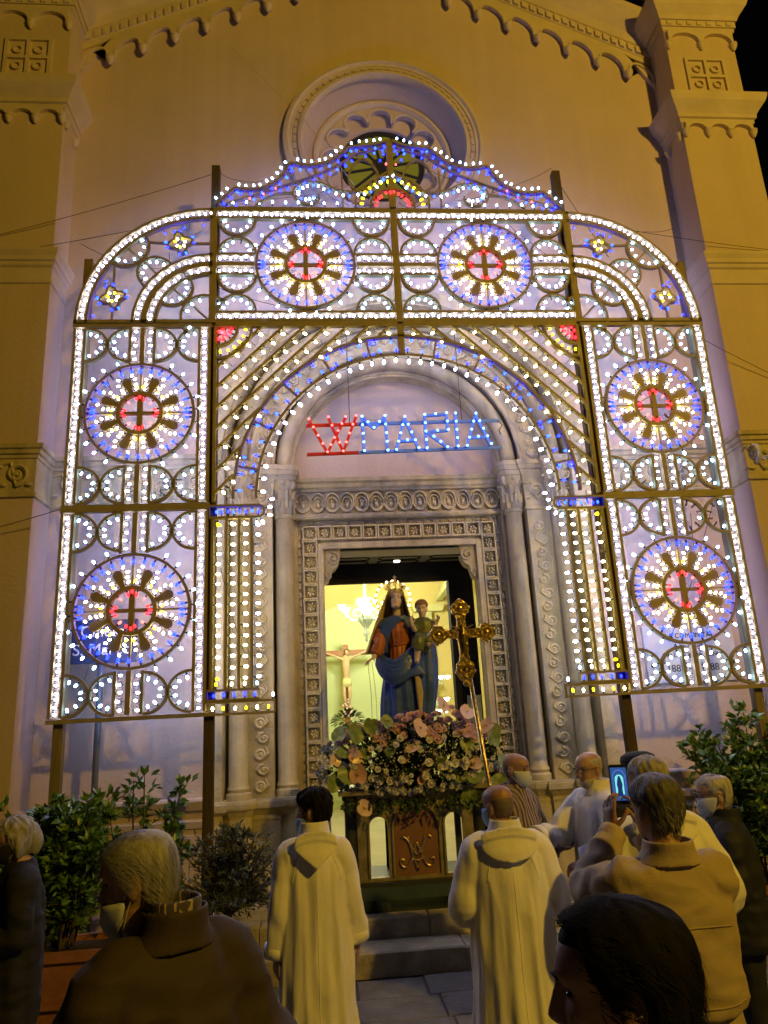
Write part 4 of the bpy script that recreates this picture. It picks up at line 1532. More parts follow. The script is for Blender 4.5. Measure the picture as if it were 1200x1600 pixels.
def head_g(mtx, s=1.0, n=36, ears=True, nose=1.0):
    """human head facing -y, origin at its middle"""
    g = G()
    rings = []
    sec = HEAD_SEC
    # finer interpolation
    zz = []
    for a, b in zip(sec[:-1], sec[1:]):
        for k in range(3):
            t = k / 3
            zz.append(tuple(a[i] + (b[i] - a[i]) * t for i in range(4)))
    zz.append(sec[-1])
    for z, f, b, w in zz:
        r = head_ring(z, f, b, w, n)
        for p in r:
            if p.y < -.03:
                x = abs(p.x)
                dy = 0
                dy += .011 * math.exp(-((x - .032) / .016) ** 2 - ((z - .012) / .013) ** 2)     # eye sockets
                dy -= .005 * math.exp(-((x - .030) / .022) ** 2 - ((z - .040) / .010) ** 2)     # brow
                dy -= .006 * math.exp(-((x) / .022) ** 2 - ((z + .066) / .009) ** 2)            # lips
                dy += .005 * math.exp(-((x) / .022) ** 2 - ((z + .083) / .008) ** 2)
                dy -= .005 * math.exp(-((x) / .020) ** 2 - ((z + .102) / .010) ** 2)            # chin
                dy -= .004 * math.exp(-((x - .045) / .016) ** 2 - ((z + .020) / .018) ** 2)     # cheek
                p.y += dy
        rings.append(r)
    g.loft(rings)
    # nose
    k = nose
    g.loft([[(-.008, -.088, .032), (.008, -.088, .032), (.004, -.100, .032), (-.004, -.100, .032)],
            [(-.010, -.088, .012), (.010, -.088, .012), (.005, -.103 - .004 * k, .012), (-.005, -.103 - .004 * k, .012)],
            [(-.014, -.088, -.012), (.014, -.088, -.012), (.006, -.108 - .010 * k, -.012), (-.006, -.108 - .010 * k, -.012)],
            [(-.018, -.088, -.028), (.018, -.088, -.028), (.008, -.112 - .012 * k, -.026), (-.008, -.112 - .012 * k, -.026)],
            [(-.015, -.088, -.040), (.015, -.088, -.040), (.006, -.106 - .008 * k, -.037), (-.006, -.106 - .008 * k, -.037)]])
    if ears:
        for sx in (-1, 1):
            m0 = len(g.v)
            g.ball((0, 0, 0), (.009, .020, .033), 10, 8)
            m = Matrix.Translation((sx * .0765, .014, -.004)) @ Euler((radians(-12), 0, radians(22 * sx))).to_matrix().to_4x4()
            g.xform(m, m0)
            m0 = len(g.v)
            g.ball((0, 0, 0), (.008, .012, .012), 8, 6)
            g.xform(Matrix.Translation((sx * .074, .006, -.030)), m0)
    S = mtx @ Matrix.Scale(s, 4)
    return g.xform(S)
def eyes_g(mtx, s=1.0):
    g = G()
    for sx in (-1, 1):
        g.ball((sx * .031, -.0765, .012), (.012, .009, .0055), 8, 5)
    return g.xform(mtx @ Matrix.Scale(s, 4))
def brows_g(mtx, s=1.0):
    g = G()
    for sx in (-1, 1):
        g.tube([(sx * .014, -.100, .036), (sx * .03, -.1005, .042), (sx * .05, -.090, .036)], [.002, .0032, .0015], 5)
    return g.xform(mtx @ Matrix.Scale(s, 4))
def hair_g(mtx, s=1.0, thick=.014, line=.055, side=-.01, back=-.075, bald=0.0, seed=1, rough=.004, ears=True, n=48, m=26):
    """cap of hair: thick above the hair line, dives under the skin below it. line: height of the front hair line, side: lower end at temples, back: lower end at nape; bald 0..1 clears the crown"""
    rr = random.Random(seed)
    g = G()
    ph = [rr.uniform(0, 6.28) for _ in range(8)]
    rings = []
    zs = [-.112 + (.230) * (i / (m - 1)) for i in range(m)]
    def sec_at(z):
        for a, b in zip(HEAD_SEC[:-1], HEAD_SEC[1:]):
            if a[0] <= z <= b[0]:
                t = (z - a[0]) / (b[0] - a[0])
                return [a[i] + (b[i] - a[i]) * t for i in range(4)]
        return list(HEAD_SEC[-1])
    for z in zs:
        q = sec_at(z)
        r = head_ring(z, q[1], q[2], q[3], n)
        out = []
        for j, p in enumerate(r):
            t = 2 * pi * j / n              # 0: back, pi: front
            fr = (1 - cos(t)) / 2           # 0 back 1 front
            kn = ((0, back), (.28, back), (.37, -.02), (.42, .028), (.51, .030), (.55, side), (.62, side + .012), (.80, line), (1.01, line)) if ears else ((0, back), (.45, back), (.55, side), (.62, side + .012), (.80, line), (1.01, line))
            for (f0, l0), (f1, l1) in zip(kn[:-1], kn[1:]):
                if f0 <= fr <= f1:
                    low = l0 + (l1 - l0) * (fr - f0) / (f1 - f0)
                    break
            d = z - low
            k = max(-1, min(1, d / (.016 if (fr < .5 or d < 0) else .042)))
            tk = thick * (k if k > 0 else k * .9)
            if bald > 0:
                clear = (z - (.115 - bald * .15)) / .03
                clear = max(0, min(1, clear)) if fr < 2 else 0
                if k > 0:
                    tk = tk * (1 - clear) - .008 * clear
            if k > 0:
                tk += rough * (sin(9 * t + ph[0] + z * 40) + sin(17 * t + ph[1] - z * 70) * .7 + sin(z * 120 + 5 * t + ph[2]) * .5) * (thick / .014) ** .5 * k
            dirv = Vector((p.x, p.y - .0, (z + .01) * .8)).normalized()
            out.append(p + dirv * tk)
        rings.append(out)
    g.loft(rings)
    return g.xform(mtx @ Matrix.Scale(s, 4))
def strands(mtx, s, seed, nstr, length, line=.05, back=-.08, lift=.004, wid=.0016, sweep=(0, 1, -.4), side=-.02, off=.012, hug=.3):
    """fine hair strips laid over the cap"""
    rr = random.Random(seed)
    g = G()
    for _ in range(nstr):
        t = rr.uniform(0, 2 * pi)
        fr = (1 - cos(t)) / 2
        lo = back if fr < .36 else .034 if fr < .56 else side + .01 if fr < .66 else side + .01 + (line - side) * min(1, (fr - .66) / .14)
        z = rr.uniform(lo, .118)
        for a, b in zip(HEAD_SEC[:-1], HEAD_SEC[1:]):
            if a[0] <= z <= b[0]:
                u = (z - a[0]) / (b[0] - a[0])
                q = [a[i] + (b[i] - a[i]) * u for i in range(4)]
        p = head_ring(z, q[1], q[2], q[3], 64)[int(t / (2 * pi) * 64) % 64]
        nrm = Vector((p.x, p.y, z * 1.0)).normalized()
        d = Vector(sweep) + Vector((rr.uniform(-.5, .5), rr.uniform(-.4, .4), rr.uniform(-.5, .3)))
        d = (d - nrm * d.dot(nrm)).normalized()
        side_v = nrm.cross(d).normalized() * wid
        L = length * rr.uniform(.5, 1.2)
        pts = []
        P = p + nrm * off * rr.uniform(.7, 1.1)
        for k in range(5):
            pts.append(P.copy())
            P = P + d * L / 4 + nrm * lift * rr.uniform(-.3, .8)
            nn = Vector((P.x, P.y, P.z)).normalized()
            # hug the skull
            base = Vector((nn.x * .090, nn.y * .108, nn.z * .130))
            if P.length < base.length * .98:
                P = base * .98
            else:
                P = P.lerp(base, hug)
            d = (d - nn * d.dot(nn) + Vector((0, 0, -.08))).normalized()
            nrm = nn
        vs, fs = [], []
        for k, q_ in enumerate(pts):
            w = side_v * (1 - k / 5)
            vs += [q_ - w, q_ + w]
        fs = [(2 * k, 2 * k + 1, 2 * k + 3, 2 * k + 2) for k in range(4)]
        g.add(vs, fs)
    return g.xform(mtx @ Matrix.Scale(s, 4))

def ell(cx, cy, z, a, b, n=28, fold=0.0, nf=9, ph=0.0, e=2.3, rnd_=None, tilt=0.0):
    """one horizontal cross-section; folds ripple its outline"""
    pts = []
    for j in range(n):
        t = 2 * pi * j / n
        c, s = cos(t), sin(t)
        x = (abs(c) ** (2 / e)) * (1 if c >= 0 else -1)
        y = (abs(s) ** (2 / e)) * (1 if s >= 0 else -1)
        k = 1 + fold * (sin(nf * t + ph) * .6 + sin((nf * 1.7 + .3) * t + ph * 1.7) * .3 + sin(3 * t - ph) * .25)
        pts.append((cx + x * a * k, cy + y * b * k, z + tilt * y))
    return pts
def limb(g, pts, rads, n=12, wr=0.0, seed=0):
    """tapering tube along joints, smoothed, with rounded ends; wr adds cloth folds that run along and across it"""
    P = catmull([tuple(p) for p in pts], 6)
    R = []
    k = len(pts) - 1
    rr = random.Random(seed)
    ph = [rr.uniform(0, 6) for _ in range(4)]
    for i in range(len(P)):
        u = i / 6
        j = min(int(u), k - 1)
        f = u - j
        R.append(rads[j] + (rads[j + 1] - rads[j]) * f)
    m0 = len(g.v)
    g.tube(P, R, n)
    if wr:
        for i, p in enumerate(P):
            c = Vector(p)
            for j in range(n):
                q = Vector(g.v[m0 + i * n + j])
                t = 2 * pi * j / n
                f = wr * (sin(2 * t + ph[0] + .45 * i) + .8 * sin(3 * t - ph[1] + .9 * i) + .45 * sin(5 * t + ph[2] - .5 * i) + .45 * sin(1.5 * i + ph[3] + 1.5 * sin(t + ph[1])))
                g.v[m0 + i * n + j] = tuple(c + (q - c) * (1 + f))
    g.ball(tuple(P[0]), R[0] * .97, 12, 8)
    return g
def hand_g(g, wrist, direc, palm_n, side=1, curl=.5, s=1.0, spread=.12):
    """five-fingered hand; direc: wrist to knuckles, palm_n: the way the palm faces, side: +1 thumb on (direc x palm_n)"""
    d = Vector(direc).normalized()
    p = Vector(palm_n)
    p = (p - d * p.dot(d)).normalized()
    w = d.cross(p).normalized() * side
    W = Vector(wrist)
    def at(a, b, c): return W + (d * a + w * b + p * c) * s
    rings = []
    for a, hw, th in ((-.02, .022, .019), (.01, .026, .017), (.05, .038, .015), (.085, .041, .013), (.098, .036, .010)):
        rings.append([at(a, hw * cos(t), th * sin(t)) for t in [2 * pi * j / 10 for j in range(10)]])
    g.loft(rings)
    for k, (b, L) in enumerate(((.030, .075), (.010, .085), (-.011, .078), (-.031, .060))):
        P = at(.085, b, 0)
        sp = (b / .03) * spread
        ang = 0
        pts = [P]
        for j, fr in enumerate((.45, .32, .23)):
            ang += curl * (.55 + .25 * j) * (1 + .08 * k)
            v = (d * cos(ang) + p * sin(ang) + w * sp * cos(ang)) * L * fr * s
            P = P + v
            pts.append(P)
        g.tube(pts, [.0095 * s, .009 * s, .008 * s, .0065 * s], 7)
    P = at(.025, .028, .004)
    pts = [at(.01, .015, .004), P]
    for j, fr in enumerate((.035, .03, .024)):
        v = (w * (.75 - .25 * j) + d * (.6 + .2 * j) + p * (.25 + curl * .35)).normalized() * fr * s
        P = P + v
        pts.append(P)
    g.tube(pts, [.013 * s, .012 * s, .0105 * s, .0095 * s, .0075 * s], 7)
    return g

# ------------------------------------------------------------------ crucifix behind
M['wood_cross'] = mat('cross_wood', (.30, .13, .04), .5, .2, 6)
M['ivory'] = mat('painted_flesh', (.58, .44, .26), .5, .1, 8)
cr = thing('crucifix', 'wooden crucifix with pale figure on the green niche wall inside the church', 'crucifix', (-.50, 6.05, 2.0))
g = G()
g.box(-.05, .05, 0, .05, -.3, 1.30)
g.box(-.42, -.051, 0, .05, 1.0, 1.10)
g.box(.051, .42, 0, .05, 1.0, 1.10)
build('cross', g, 'wood_cross', cr)
build('title_board', G().box(-.06, .06, -.02, -.002, 1.2, 1.32), 'int_trim', cr)
g = G()
limb(g, [(0, -.04, .95), (0, -.06, .8), (0, -.05, .62), (0, -.05, .5)], [.06, .072, .052, .066], 12)
for sx in (-1, 1):
    limb(g, [(sx * .06, -.05, .93), (sx * .2, -.05, .99), (sx * .38, -.04, 1.06)], [.03, .022, .014], 8)
    limb(g, [(sx * .04, -.05, .52), (sx * .05, -.10, .28), (sx * .012, -.05, .02)], [.046, .034, .016], 8)
    g.ball((sx * .02, -.08, -.02), (.025, .045, .03), 8, 5)
    g.ball((sx * .40, -.04, 1.07), (.035, .02, .02), 8, 5)
g.ball((.02, -.07, 1.05), (.042, .046, .058), 10, 8)
fused('figure', g, .010, 'ivory', cr, 2)
g = G()
g.loft([ell(0, -.05, z, a, b, 20, .08, 7) for z, a, b in ((.42, .085, .07), (.5, .09, .075), (.58, .07, .065))])
build('loincloth', g, 'int_trim', cr, True)
g = G()
g.ball((.02, -.05, 1.078), (.047, .049, .046), 10, 6)
build('hair', g, 'post', cr, True)

# ------------------------------------------------------------------ the litter: carved wooden base and green bench
M['gilt_wood'] = mat('gilded_wood', (.30, .25, .10), .42, .35, 9, .3, 30, metal=.25)
M['brown_panel'] = mat('brown_leather_panel', (.25, .12, .045), .5, .2, 8)
M['gold'] = mat('gold_metal', (.75, .56, .24), .28, .25, 14, .35, 45, metal=1.0)
M['green_wood'] = mat('green_painted_wood', (.045, .075, .05), .5, .3, 5)
M['dark_green'] = mat('dark_fluted_wood', (.035, .04, .03), .5, .2, 5)
lit_ = thing('litter', 'carved gilded wooden base with arches and gold monogram under the flowers', 'litter', (-.16, -.62, .555))
h = .66
def archp(cx, w, z0, z1, n=14): return [(cx - w, z0), (cx + w, z0), (cx + w, z1)] + arcpts(cx, z1, w, 0, pi, n)[1:-1] + [(cx - w, z1)]
a1, a2, a3 = archp(-.315, .085, .03, .45), archp(.02, .205, .03, .42), archp(.36, .085, .03, .45)
out = [(-.50, 0), (.54, 0), (.54, .72), (-.50, .72)]
build('front', curve_plate([out, a1, a2, a3], -.03, .02), 'gilt_wood', lit_)
build('center_panel', G().prism(archp(.02, .21, .02, .42), -.012, .0), 'brown_panel', lit_)
for cx, w in ((-.315, .088), (.02, .208), (.36, .088)):
    g = G()
    g.poly(archp(cx, w, .035, .45 if w < .1 else .42)[2:] + [archp(cx, w, .035, .45)[0]], .018, .03, -.035)
    build('arch_moulding', g, 'gilt_wood', lit_)
for x in (-.56, .60):
    g = G()
    g.lathe([(.07, 0), (.07, .04), (.05, .06), (.05, .66), (.07, .68), (.07, .72)], (x, -.0, 0), 12)
    build('corner_column', g, 'dark_green', lit_, 40)
build('back', G().prism([(-.50, .5), (.54, .5), (.54, .72), (-.50, .72)], .55, .58), 'gilt_wood', lit_)
for x in (-.46, .50, -.18, .20):
    build('back_post', G().box(x - .03, x + .03, .55, .585, 0, .5), 'dark_green', lit_)
build('top', G().box(-.66, .70, -.1, .66, .721, .76), 'gilt_wood', lit_)
build('base_board', G().box(-.64, .68, -.08, .64, -.03, .0), 'dark_green', lit_)
# gold MA monogram with crossed curls
g = G()
def mono(pts, r=.010): g.tube([(x, -.022, z) for x, z in catmull(pts, 5)], r, 6)
for s in (-1, 1):
    mono([(.02 + s * .0, .07), (.02 - s * .045, .22), (.02 - s * .075, .31), (.02 - s * .115, .345), (.02 - s * .135, .325)])
    mono([(.02, .30), (.02 + s * .04, .20), (.02 + s * .075, .12), (.02 + s * .12, .10), (.02 + s * .15, .13), (.02 + s * .145, .165), (.02 + s * .115, .155)])
    mono([(.02 + s * .075, .345), (.02 + s * .05, .27), (.02 + s * .0, .19)], .008)
mono([(-.035, .165), (.02, .15), (.075, .165)], .007)
build('monogram', g, 'gold', lit_, True)
bench = thing('bench', 'dark green painted wooden stand carrying the gilded litter', 'stand', (-.16, -.62, .335))
build('beam', G().box(-.78, .95, -.12, .02, .09, .19), 'green_wood', bench)
build('rear_beam', G().box(-.78, .95, .58, .70, .09, .187), 'green_wood', bench)
for x in (-.58, -.30, .40, .76):
    build('leg', G().box(x - .06, x + .06, -.10, .0, 0.002, .09), 'green_wood', bench)
    build('leg', G().box(x - .06, x + .06, .59, .68, 0.002, .09), 'green_wood', bench)
build('foot_rail', G().box(-.76, .93, -.12, .68, -.028, .001), 'dark_green', bench)

# ------------------------------------------------------------------ statue of the Madonna and child
M['st_blue'] = mat('painted_blue_robe', (.06, .12, .52), .32, .35, 7, .25, 30)
M['st_red'] = mat('painted_orange_tunic', (.46, .14, .06), .35, .25, 9, .2, 30)
M['st_gold'] = mat('painted_ochre_lining', (.58, .45, .22), .4, .25, 8, .2, 30)
M['st_flesh'] = mat('painted_face', (.82, .64, .54), .32, .08, 10)
M['st_hair'] = mat('painted_brown_hair', (.05, .025, .015), .5, .3, 20)
M['st_curl'] = mat('painted_golden_curls', (.30, .15, .05), .45, .3, 20)
M['st_green'] = mat('painted_green_tunic', (.14, .17, .07), .35, .35, 8, .2, 30)
M['halo_bulb'] = emis('halo_bulb', (1, .78, .38), 11)
st = thing('madonna_statue', 'painted statue of crowned Madonna in blue robe holding child, standing among flowers', 'statue', (-.17, -.25, 1.74), radians(0))
NB = 72
def folds(z, a, b, amp, ph, cx=0, cy=0, nf=11):
    return ell(cx, cy, z, a, b, NB, amp, nf, ph, 2.1)
# blue robe round the legs
g = G()
rings = []
for i in range(26):
    u = i / 25
    z = u * .80
    a = .185 - .035 * u + .02 * sin(u * 4)
    b = .16 - .02 * u
    rings.append(folds(z, a, b, .17 * (1 - u * .6), .9 * u + 1.2 * u * u, -.0 + .02 * u, 0, 9))
g.loft(rings)
g.loft([folds(z, a, b, .12, 2 + z * 2, cx, -.0, 7) for z, a, b, cx in ((.02, .085, .10, .20), (.18, .10, .12, .215), (.35, .115, .13, .235), (.5, .13, .14, .245), (.72, .13, .12, .255), (.90, .11, .10, .26), (1.02, .08, .07, .26))])
fused('robe', g, .0075, 'st_blue', st, 1)
# swag of the mantle across the hips
g = G()
for k, (dz, r) in enumerate(((0, .050), (.05, .042), (-.045, .040), (.10, .034), (.15, .03))):
    limb(g, [(-.20, -.04, .70 + dz * .7), (-.16, -.13, .62 + dz * .8), (-.05, -.19, .56 + dz * .9), (.06, -.195, .62 + dz), (.17, -.15, .72 + dz), (.24, -.06, .84 + dz)], [r * .9, r, r * 1.15, r, r * .9, r * .7], 10)
g.loft([[(.03, -.21, .66), (.20, -.20, .64), (.20, -.13, .64), (.03, -.13, .66)], [(.04, -.215, .58), (.24, -.205, .57), (.24, -.14, .57), (.04, -.14, .58)], [(.06, -.205, .55), (.13, -.205, .56), (.13, -.15, .56), (.06, -.15, .55)]])
fused('mantle_swag', g, .0075, 'st_blue', st, 2)
# ochre lining and red hem at the lower front
g = G()
g.loft([ell(cx, -.165, z, a, .022, 24, .2, 3, z * 5) for z, a, cx in ((.0, .045, .13), (.12, .030, .15), (.25, .020, .165), (.40, .035, .17), (.52, .03, .16), (.58, .02, .14))])
fused('lining', g, .007, 'st_gold', st, 1)
g = G()
g.loft([ell(.19, -.160, z, a, .03, 24, .2, 4, z * 5) for z, a in ((-.02, .05), (.10, .045), (.22, .02))])
fused('hem', g, .007, 'st_red', st, 1)
# red tunic: torso and the one sleeve that shows
g = G()
g.loft([folds(z, a, b, .07, z * 2, .01, -.055, 14) for z, a, b in ((.60, .105, .11), (.70, .11, .11), (.80, .105, .105), (.86, .095, .095), (.90, .105, .105), (1.00, .115, .115), (1.07, .10, .095), (1.12, .06, .06))])
limb(g, [(-.15, -.02, 1.00), (-.185, -.08, .93), (-.205, -.12, .86), (-.245, -.16, .78)], [.075, .075, .068, .050], 18, .05, 3)
fused('tunic', g, .007, 'st_red', st, 1)
g = G()
g.tube([(.01 + .098 * cos(a), -.055 - .103 * sin(a), .872 + .006 * sin(2 * a)) for a in [pi * k / 16 for k in range(17)]], .008, 6)
build('belt', g, 'st_red', st, True)
# blue mantle over both shoulders, open in a V at the breast
g = G()
g.loft([ell(0, .03, z, a, b, 40, .04, 8, z) for z, a, b in ((.60, .15, .09), (.75, .165, .10), (.9, .175, .105), (1.03, .17, .095), (1.10, .125, .085), (1.15, .075, .07))])
limb(g, [(-.05, -.02, 1.12), (-.11, -.01, 1.08), (-.165, -.02, .99), (-.20, -.05, .90), (-.225, -.07, .84)], [.05, .07, .075, .065, .045], 18, .05, 5)
limb(g, [(.05, -.02, 1.12), (.13, -.01, 1.08), (.20, .0, .98), (.24, -.03, .88), (.25, -.05, .75)], [.05, .075, .085, .085, .07], 18, .05, 8)
def cape(pts, yb, yf):
    m0 = len(g.v)
    g.prism(pts, yf, yb)
    for i in range(m0, len(g.v)):
        x, y, z = g.v[i]
        g.v[i] = (x, y + .9 * x * x, z)
cape([(.02, 1.155), (.045, 1.11), (-.01, 1.075), (-.075, 1.0), (-.105, .92), (-.12, .80), (-.155, .80), (-.18, .90), (-.205, .89), (-.225, .86), (-.24, .82), (-.23, .91), (-.18, 1.02), (-.11, 1.12), (-.06, 1.16)], -.03, -.155)
cape([(-.01, 1.155), (.045, 1.11), (.085, 1.05), (.11, .97), (.14, .90), (.25, .90), (.24, 1.02), (.16, 1.11), (.07, 1.16)], -.03, -.15)
fused('mantle', g, .0075, 'st_blue', st, 3)
g = G()
g.tube([(.075 * cos(a), -.03 - .085 * sin(a), 1.150 - .015 * sin(a)) for a in [pi * k / 14 for k in range(15)]], .011, 6)
build('neckline', g, 'st_gold', st, True)
# head and hands
Hm = Matrix.Translation((.0, -.05, 1.305)) @ Euler((radians(-24), radians(4), radians(-8))).to_matrix().to_4x4()
HS = .80
g = head_g(Hm, HS, 36, False)
limb(g, [(0, .0, 1.09), (0, -.015, 1.17), (0, -.02, 1.26)], [.055, .043, .045], 14)
fused('head', g, .005, 'st_flesh', st, 1)
build('eyes', eyes_g(Hm, HS), 'st_hair', st, True)
build('brows', brows_g(Hm, HS), 'st_hair', st, True)
g = G()
g.tube([tuple(Hm @ (Vector(p) * HS)) for p in ((-.018, -.094, -.060), (0, -.098, -.060), (.018, -.094, -.060))], .0045, 5)
build('lips', g, 'st_red', st, True)
g = G()
limb(g, [(-.24, -.155, .785), (-.268, -.18, .745)], [.026, .020], 8)
hand_g(g, (-.268, -.18, .748), (-.55, -.5, -.35), (0.1, -.1, -1), 1, .25, .75)
fused('hand', g, .005, 'st_flesh', st, 1)
hg = hair_g(Hm, HS, .010, .078, -.06, -.09, 0, 4, .002, False)
for s in (-1, 1):
    limb(hg, [tuple(Hm @ Vector((s * .054, -.045, .03))), (s * .056, -.03, 1.25), (s * .058, -.03, 1.16)], [.013, .017, .012], 8)
fused('hair', hg, .006, 'st_hair', st, 1)
# ochre veil: over the head, down the left side to the hand, and behind
g = G()
rings = []
for i in range(22):
    u = i / 21
    ro, ri = [], []
    for j in range(25):
        t = radians(-20) + radians(222) * j / 24
        lf = max(0, -cos(t))                       # viewer's left side spreads out
        w = .078 + (.265 if cos(t) < 0 else .13) * u ** .9
        dpt = .095 + .05 * u
        wav = 1 + .05 * sin(9 * t + u * 2) * u
        x = .0 + w * cos(t) * wav
        y = -.035 * (1 - u) + dpt * sin(t) * wav - .09 * u * lf
        z = 1.42 - .58 * u - .05 * u * lf + .03 * (1 - u) * abs(sin(t))
        ro.append((x, y, z))
        k = .016
        ri.append((x - k * cos(t), y - k * sin(t), z))
    rings.append(ro + ri[::-1])
g.loft(rings)
m0 = len(g.v)
g.ball((0, 0, 0), (.080, .088, .060), 18, 10)
g.xform(Matrix.Translation((0, -.005, 1.372)) @ Euler((radians(-20), 0, 0)).to_matrix().to_4x4(), m0)
fused('veil', g, .0072, 'st_gold', st, 2)
# crown
g = G()
cz = 1.412
g.tube([(.058 * cos(a), -.01 + .066 * sin(a), cz) for a in [2 * pi * k / 24 for k in range(24)]], .008, 6, True)
g.tube([(.061 * cos(a), -.01 + .069 * sin(a), cz + .02) for a in [2 * pi * k / 24 for k in range(24)]], .005, 6, True)
for k in range(8):
    a = 2 * pi * k / 8 - pi / 2
    c, s = cos(a), sin(a)
    sp = spiral(.085, cz + .050, .026, .006, -pi / 2 - .4, 1.3, 14)
    g.tube([(c * x, -.01 + s * x * 1.1, z) for x, z in [(.062, cz + .01)] + sp], .006, 5)
    g.tube([(c * .085, -.01 + s * .093, cz + .075), (c * .05, -.01 + s * .055, cz + .10), (0, -.01, cz + .115)], .005, 5)
g.ball((0, -.01, cz + .125), (.015, .015, .015), 8, 6)
g.box(-.005, .005, -.014, -.006, cz + .13, cz + .175)
g.box(-.018, .018, -.013, -.007, cz + .150, cz + .160)
build('crown', g, 'gold', st, True)
# halo with little lamps
g = G()
hx, hz, hr = -.02, 1.355, .178
hp = [(hx + hr * cos(a), .05, hz + hr * 1.0 * sin(a)) for a in [radians(-35) + radians(250) * k / 36 for k in range(37)]]
g.tube(hp, .007, 6)
halo = build('halo', g, 'gold', st, True)
for k in range(13):
    a = radians(-25) + radians(230) * k / 12
    g = G()
    g.ball((hx + hr * cos(a), .035, hz + hr * sin(a)), .0125, 8, 6)
    build('halo_lamp', g, 'halo_bulb', halo, True)
# child sitting on her arm
ct = build('child', G().ball((.25, -.10, .98), .03, 8, 6), 'st_green', st, True)
Cm = Matrix.Translation((.245, -.145, 1.215)) @ Euler((radians(14), radians(-5), radians(-16))).to_matrix().to_4x4()
CS = .70
g = G()
g.loft([ell(cx, -.13, z, a, b, 36, .10, 9, z * 9) for z, a, b, cx in ((.78, .075, .08, .20), (.84, .105, .10, .215), (.90, .11, .10, .23), (.955, .088, .09, .25), (.985, .078, .078, .255), (1.03, .085, .075, .255), (1.08, .082, .07, .25), (1.125, .05, .05, .248))])
limb(g, [(.23, -.15, .93), (.19, -.25, .90), (.165, -.26, .80)], [.07, .062, .055], 14, .06, 2)
limb(g, [(.27, -.15, .93), (.29, -.24, .91), (.27, -.26, .86)], [.065, .058, .05], 14, .06, 6)
for s, q in ((-1, (.155, -.20, 1.00)), (1, (.345, -.18, 1.02))):
    limb(g, [(.25 + s * .04, -.13, 1.09), (.25 + s * .085, -.14, 1.05), q], [.04, .042, .032], 12, .06, 4)
fused('child_tunic', g, .006, 'st_green', ct, 1)
g = G()
g.tube([(.255 + .086 * cos(a), -.13 - .084 * sin(a), .975) for a in [pi * k / 12 for k in range(13)]], .007, 6)
build('child_belt', g, 'st_red', ct, True)
g = head_g(Cm, CS, 32, True, .6)
limb(g, [(.248, -.12, 1.09), (.247, -.13, 1.15)], [.034, .034], 10)
limb(g, [(.155, -.20, 1.00), (.125, -.235, 1.05)], [.024, .019], 8)
hand_g(g, (.125, -.235, 1.055), (-.1, -.3, 1), (0.4, -.6, 0), 1, .3, .55)
limb(g, [(.345, -.18, 1.02), (.375, -.21, 1.05)], [.024, .019], 8)
hand_g(g, (.375, -.21, 1.055), (.3, -.3, 1), (-.4, -.6, 0), -1, .3, .55)
limb(g, [(.17, -.26, .82), (.155, -.25, .74), (.15, -.255, .70)], [.036, .03, .024], 8)
limb(g, [(.27, -.26, .87), (.285, -.28, .84), (.31, -.285, .85)], [.036, .03, .024], 8)
g.ball((.145, -.28, .69), (.026, .05, .022), 8, 6)
g.ball((.318, -.31, .855), (.026, .045, .028), 8, 6)
fused('child_body', g, .005, 'st_flesh', ct, 1)
build('child_eyes', eyes_g(Cm, CS), 'st_hair', ct, True)
g = hair_g(Cm, CS, .014, .058, .0, -.05, 0, 9, .005)
for k in range(70):
    a, b = random.uniform(0, 2 * pi), random.uniform(.0, 1.3)
    q = Vector((.085 * cos(a) * cos(b), .01 + .108 * sin(a) * cos(b), .03 + .095 * sin(b)))
    if q.y < -.05 and q.z < .075: continue
    g.ball(tuple(Cm @ (q * CS)), .012, 6, 5)
fused('child_hair', g, .006, 'st_curl', ct, 1)
# rosary
g = G()
for (x0, x1, zb, n) in ((-.325, -.310, .14, 46), (-.285, -.262, .12, 46)):
    for k in range(n):
        u = k / (n - 1)
        x = x0 + (x1 - x0) * u + .012 * sin(u * 3)
        g.ball((x, -.23, .70 - (.70 - zb) * u), .0048, 5, 3)
g.box(-.318, -.302, -.233, -.227, .05, .13)
g.box(-.328, -.292, -.234, -.226, .095, .108)
build('rosary', g, 'st_hair', st, kind='stuff')
build('base', G().lathe([(.27, -.42), (.27, -.02), (.24, .0), (.24, .02)], (0, 0, 0), 24), 'dark_green', st, 40)

# ------------------------------------------------------------------ flowers
M['leaf_dark'] = mat('dark_leaf', (.03, .065, .02), .5, .5, 14)
M['leaf_mid'] = mat('leaf', (.035, .075, .018), .45, .4, 10)
M['leaf_pale'] = mat('variegated_leaf', (.09, .17, .04), .4, .45, 16, col2=(.32, .40, .15))
M['rose_white'] = mat('white_petal', (.84, .82, .78), .6, .1, 20)
M['rose_pink'] = mat('pink_petal', (.76, .50, .55), .6, .15, 20)
M['spathe'] = mat('salmon_spathe', (.74, .44, .33), .3, .15, 10)
M['spathe_pink'] = mat('pale_pink_spathe', (.78, .56, .54), .3, .15, 10)
M['spadix'] = mat('yellow_spadix', (.55, .38, .10), .6)
M['gyps'] = mat('tiny_white_flower', (.85, .85, .82), .8)
fl = thing('flower_arrangement', 'big mound of white roses, pink anthuriums and leaves round the statue foot', 'flowers', (-.12, -.52, 1.52))
fr_ = random.Random(21)
def on_mound(fr__, zmin=-.35, front=True):
    while True:
        a = fr__.uniform(pi * 1.02, pi * 1.98) if front else fr__.uniform(0, 2 * pi)
        b = fr__.uniform(-.9, 1.2)
        n = Vector((cos(a) * cos(b), sin(a) * cos(b), sin(b)))
        p = Vector((n.x * .84, n.y * .34, n.z * .36 if n.z > 0 else n.z * .30))
        # keep the base of the statue clear at the top
        if p.z > zmin:
            return p, Vector((n.x * .7, n.y * 1.6, n.z)).normalized()
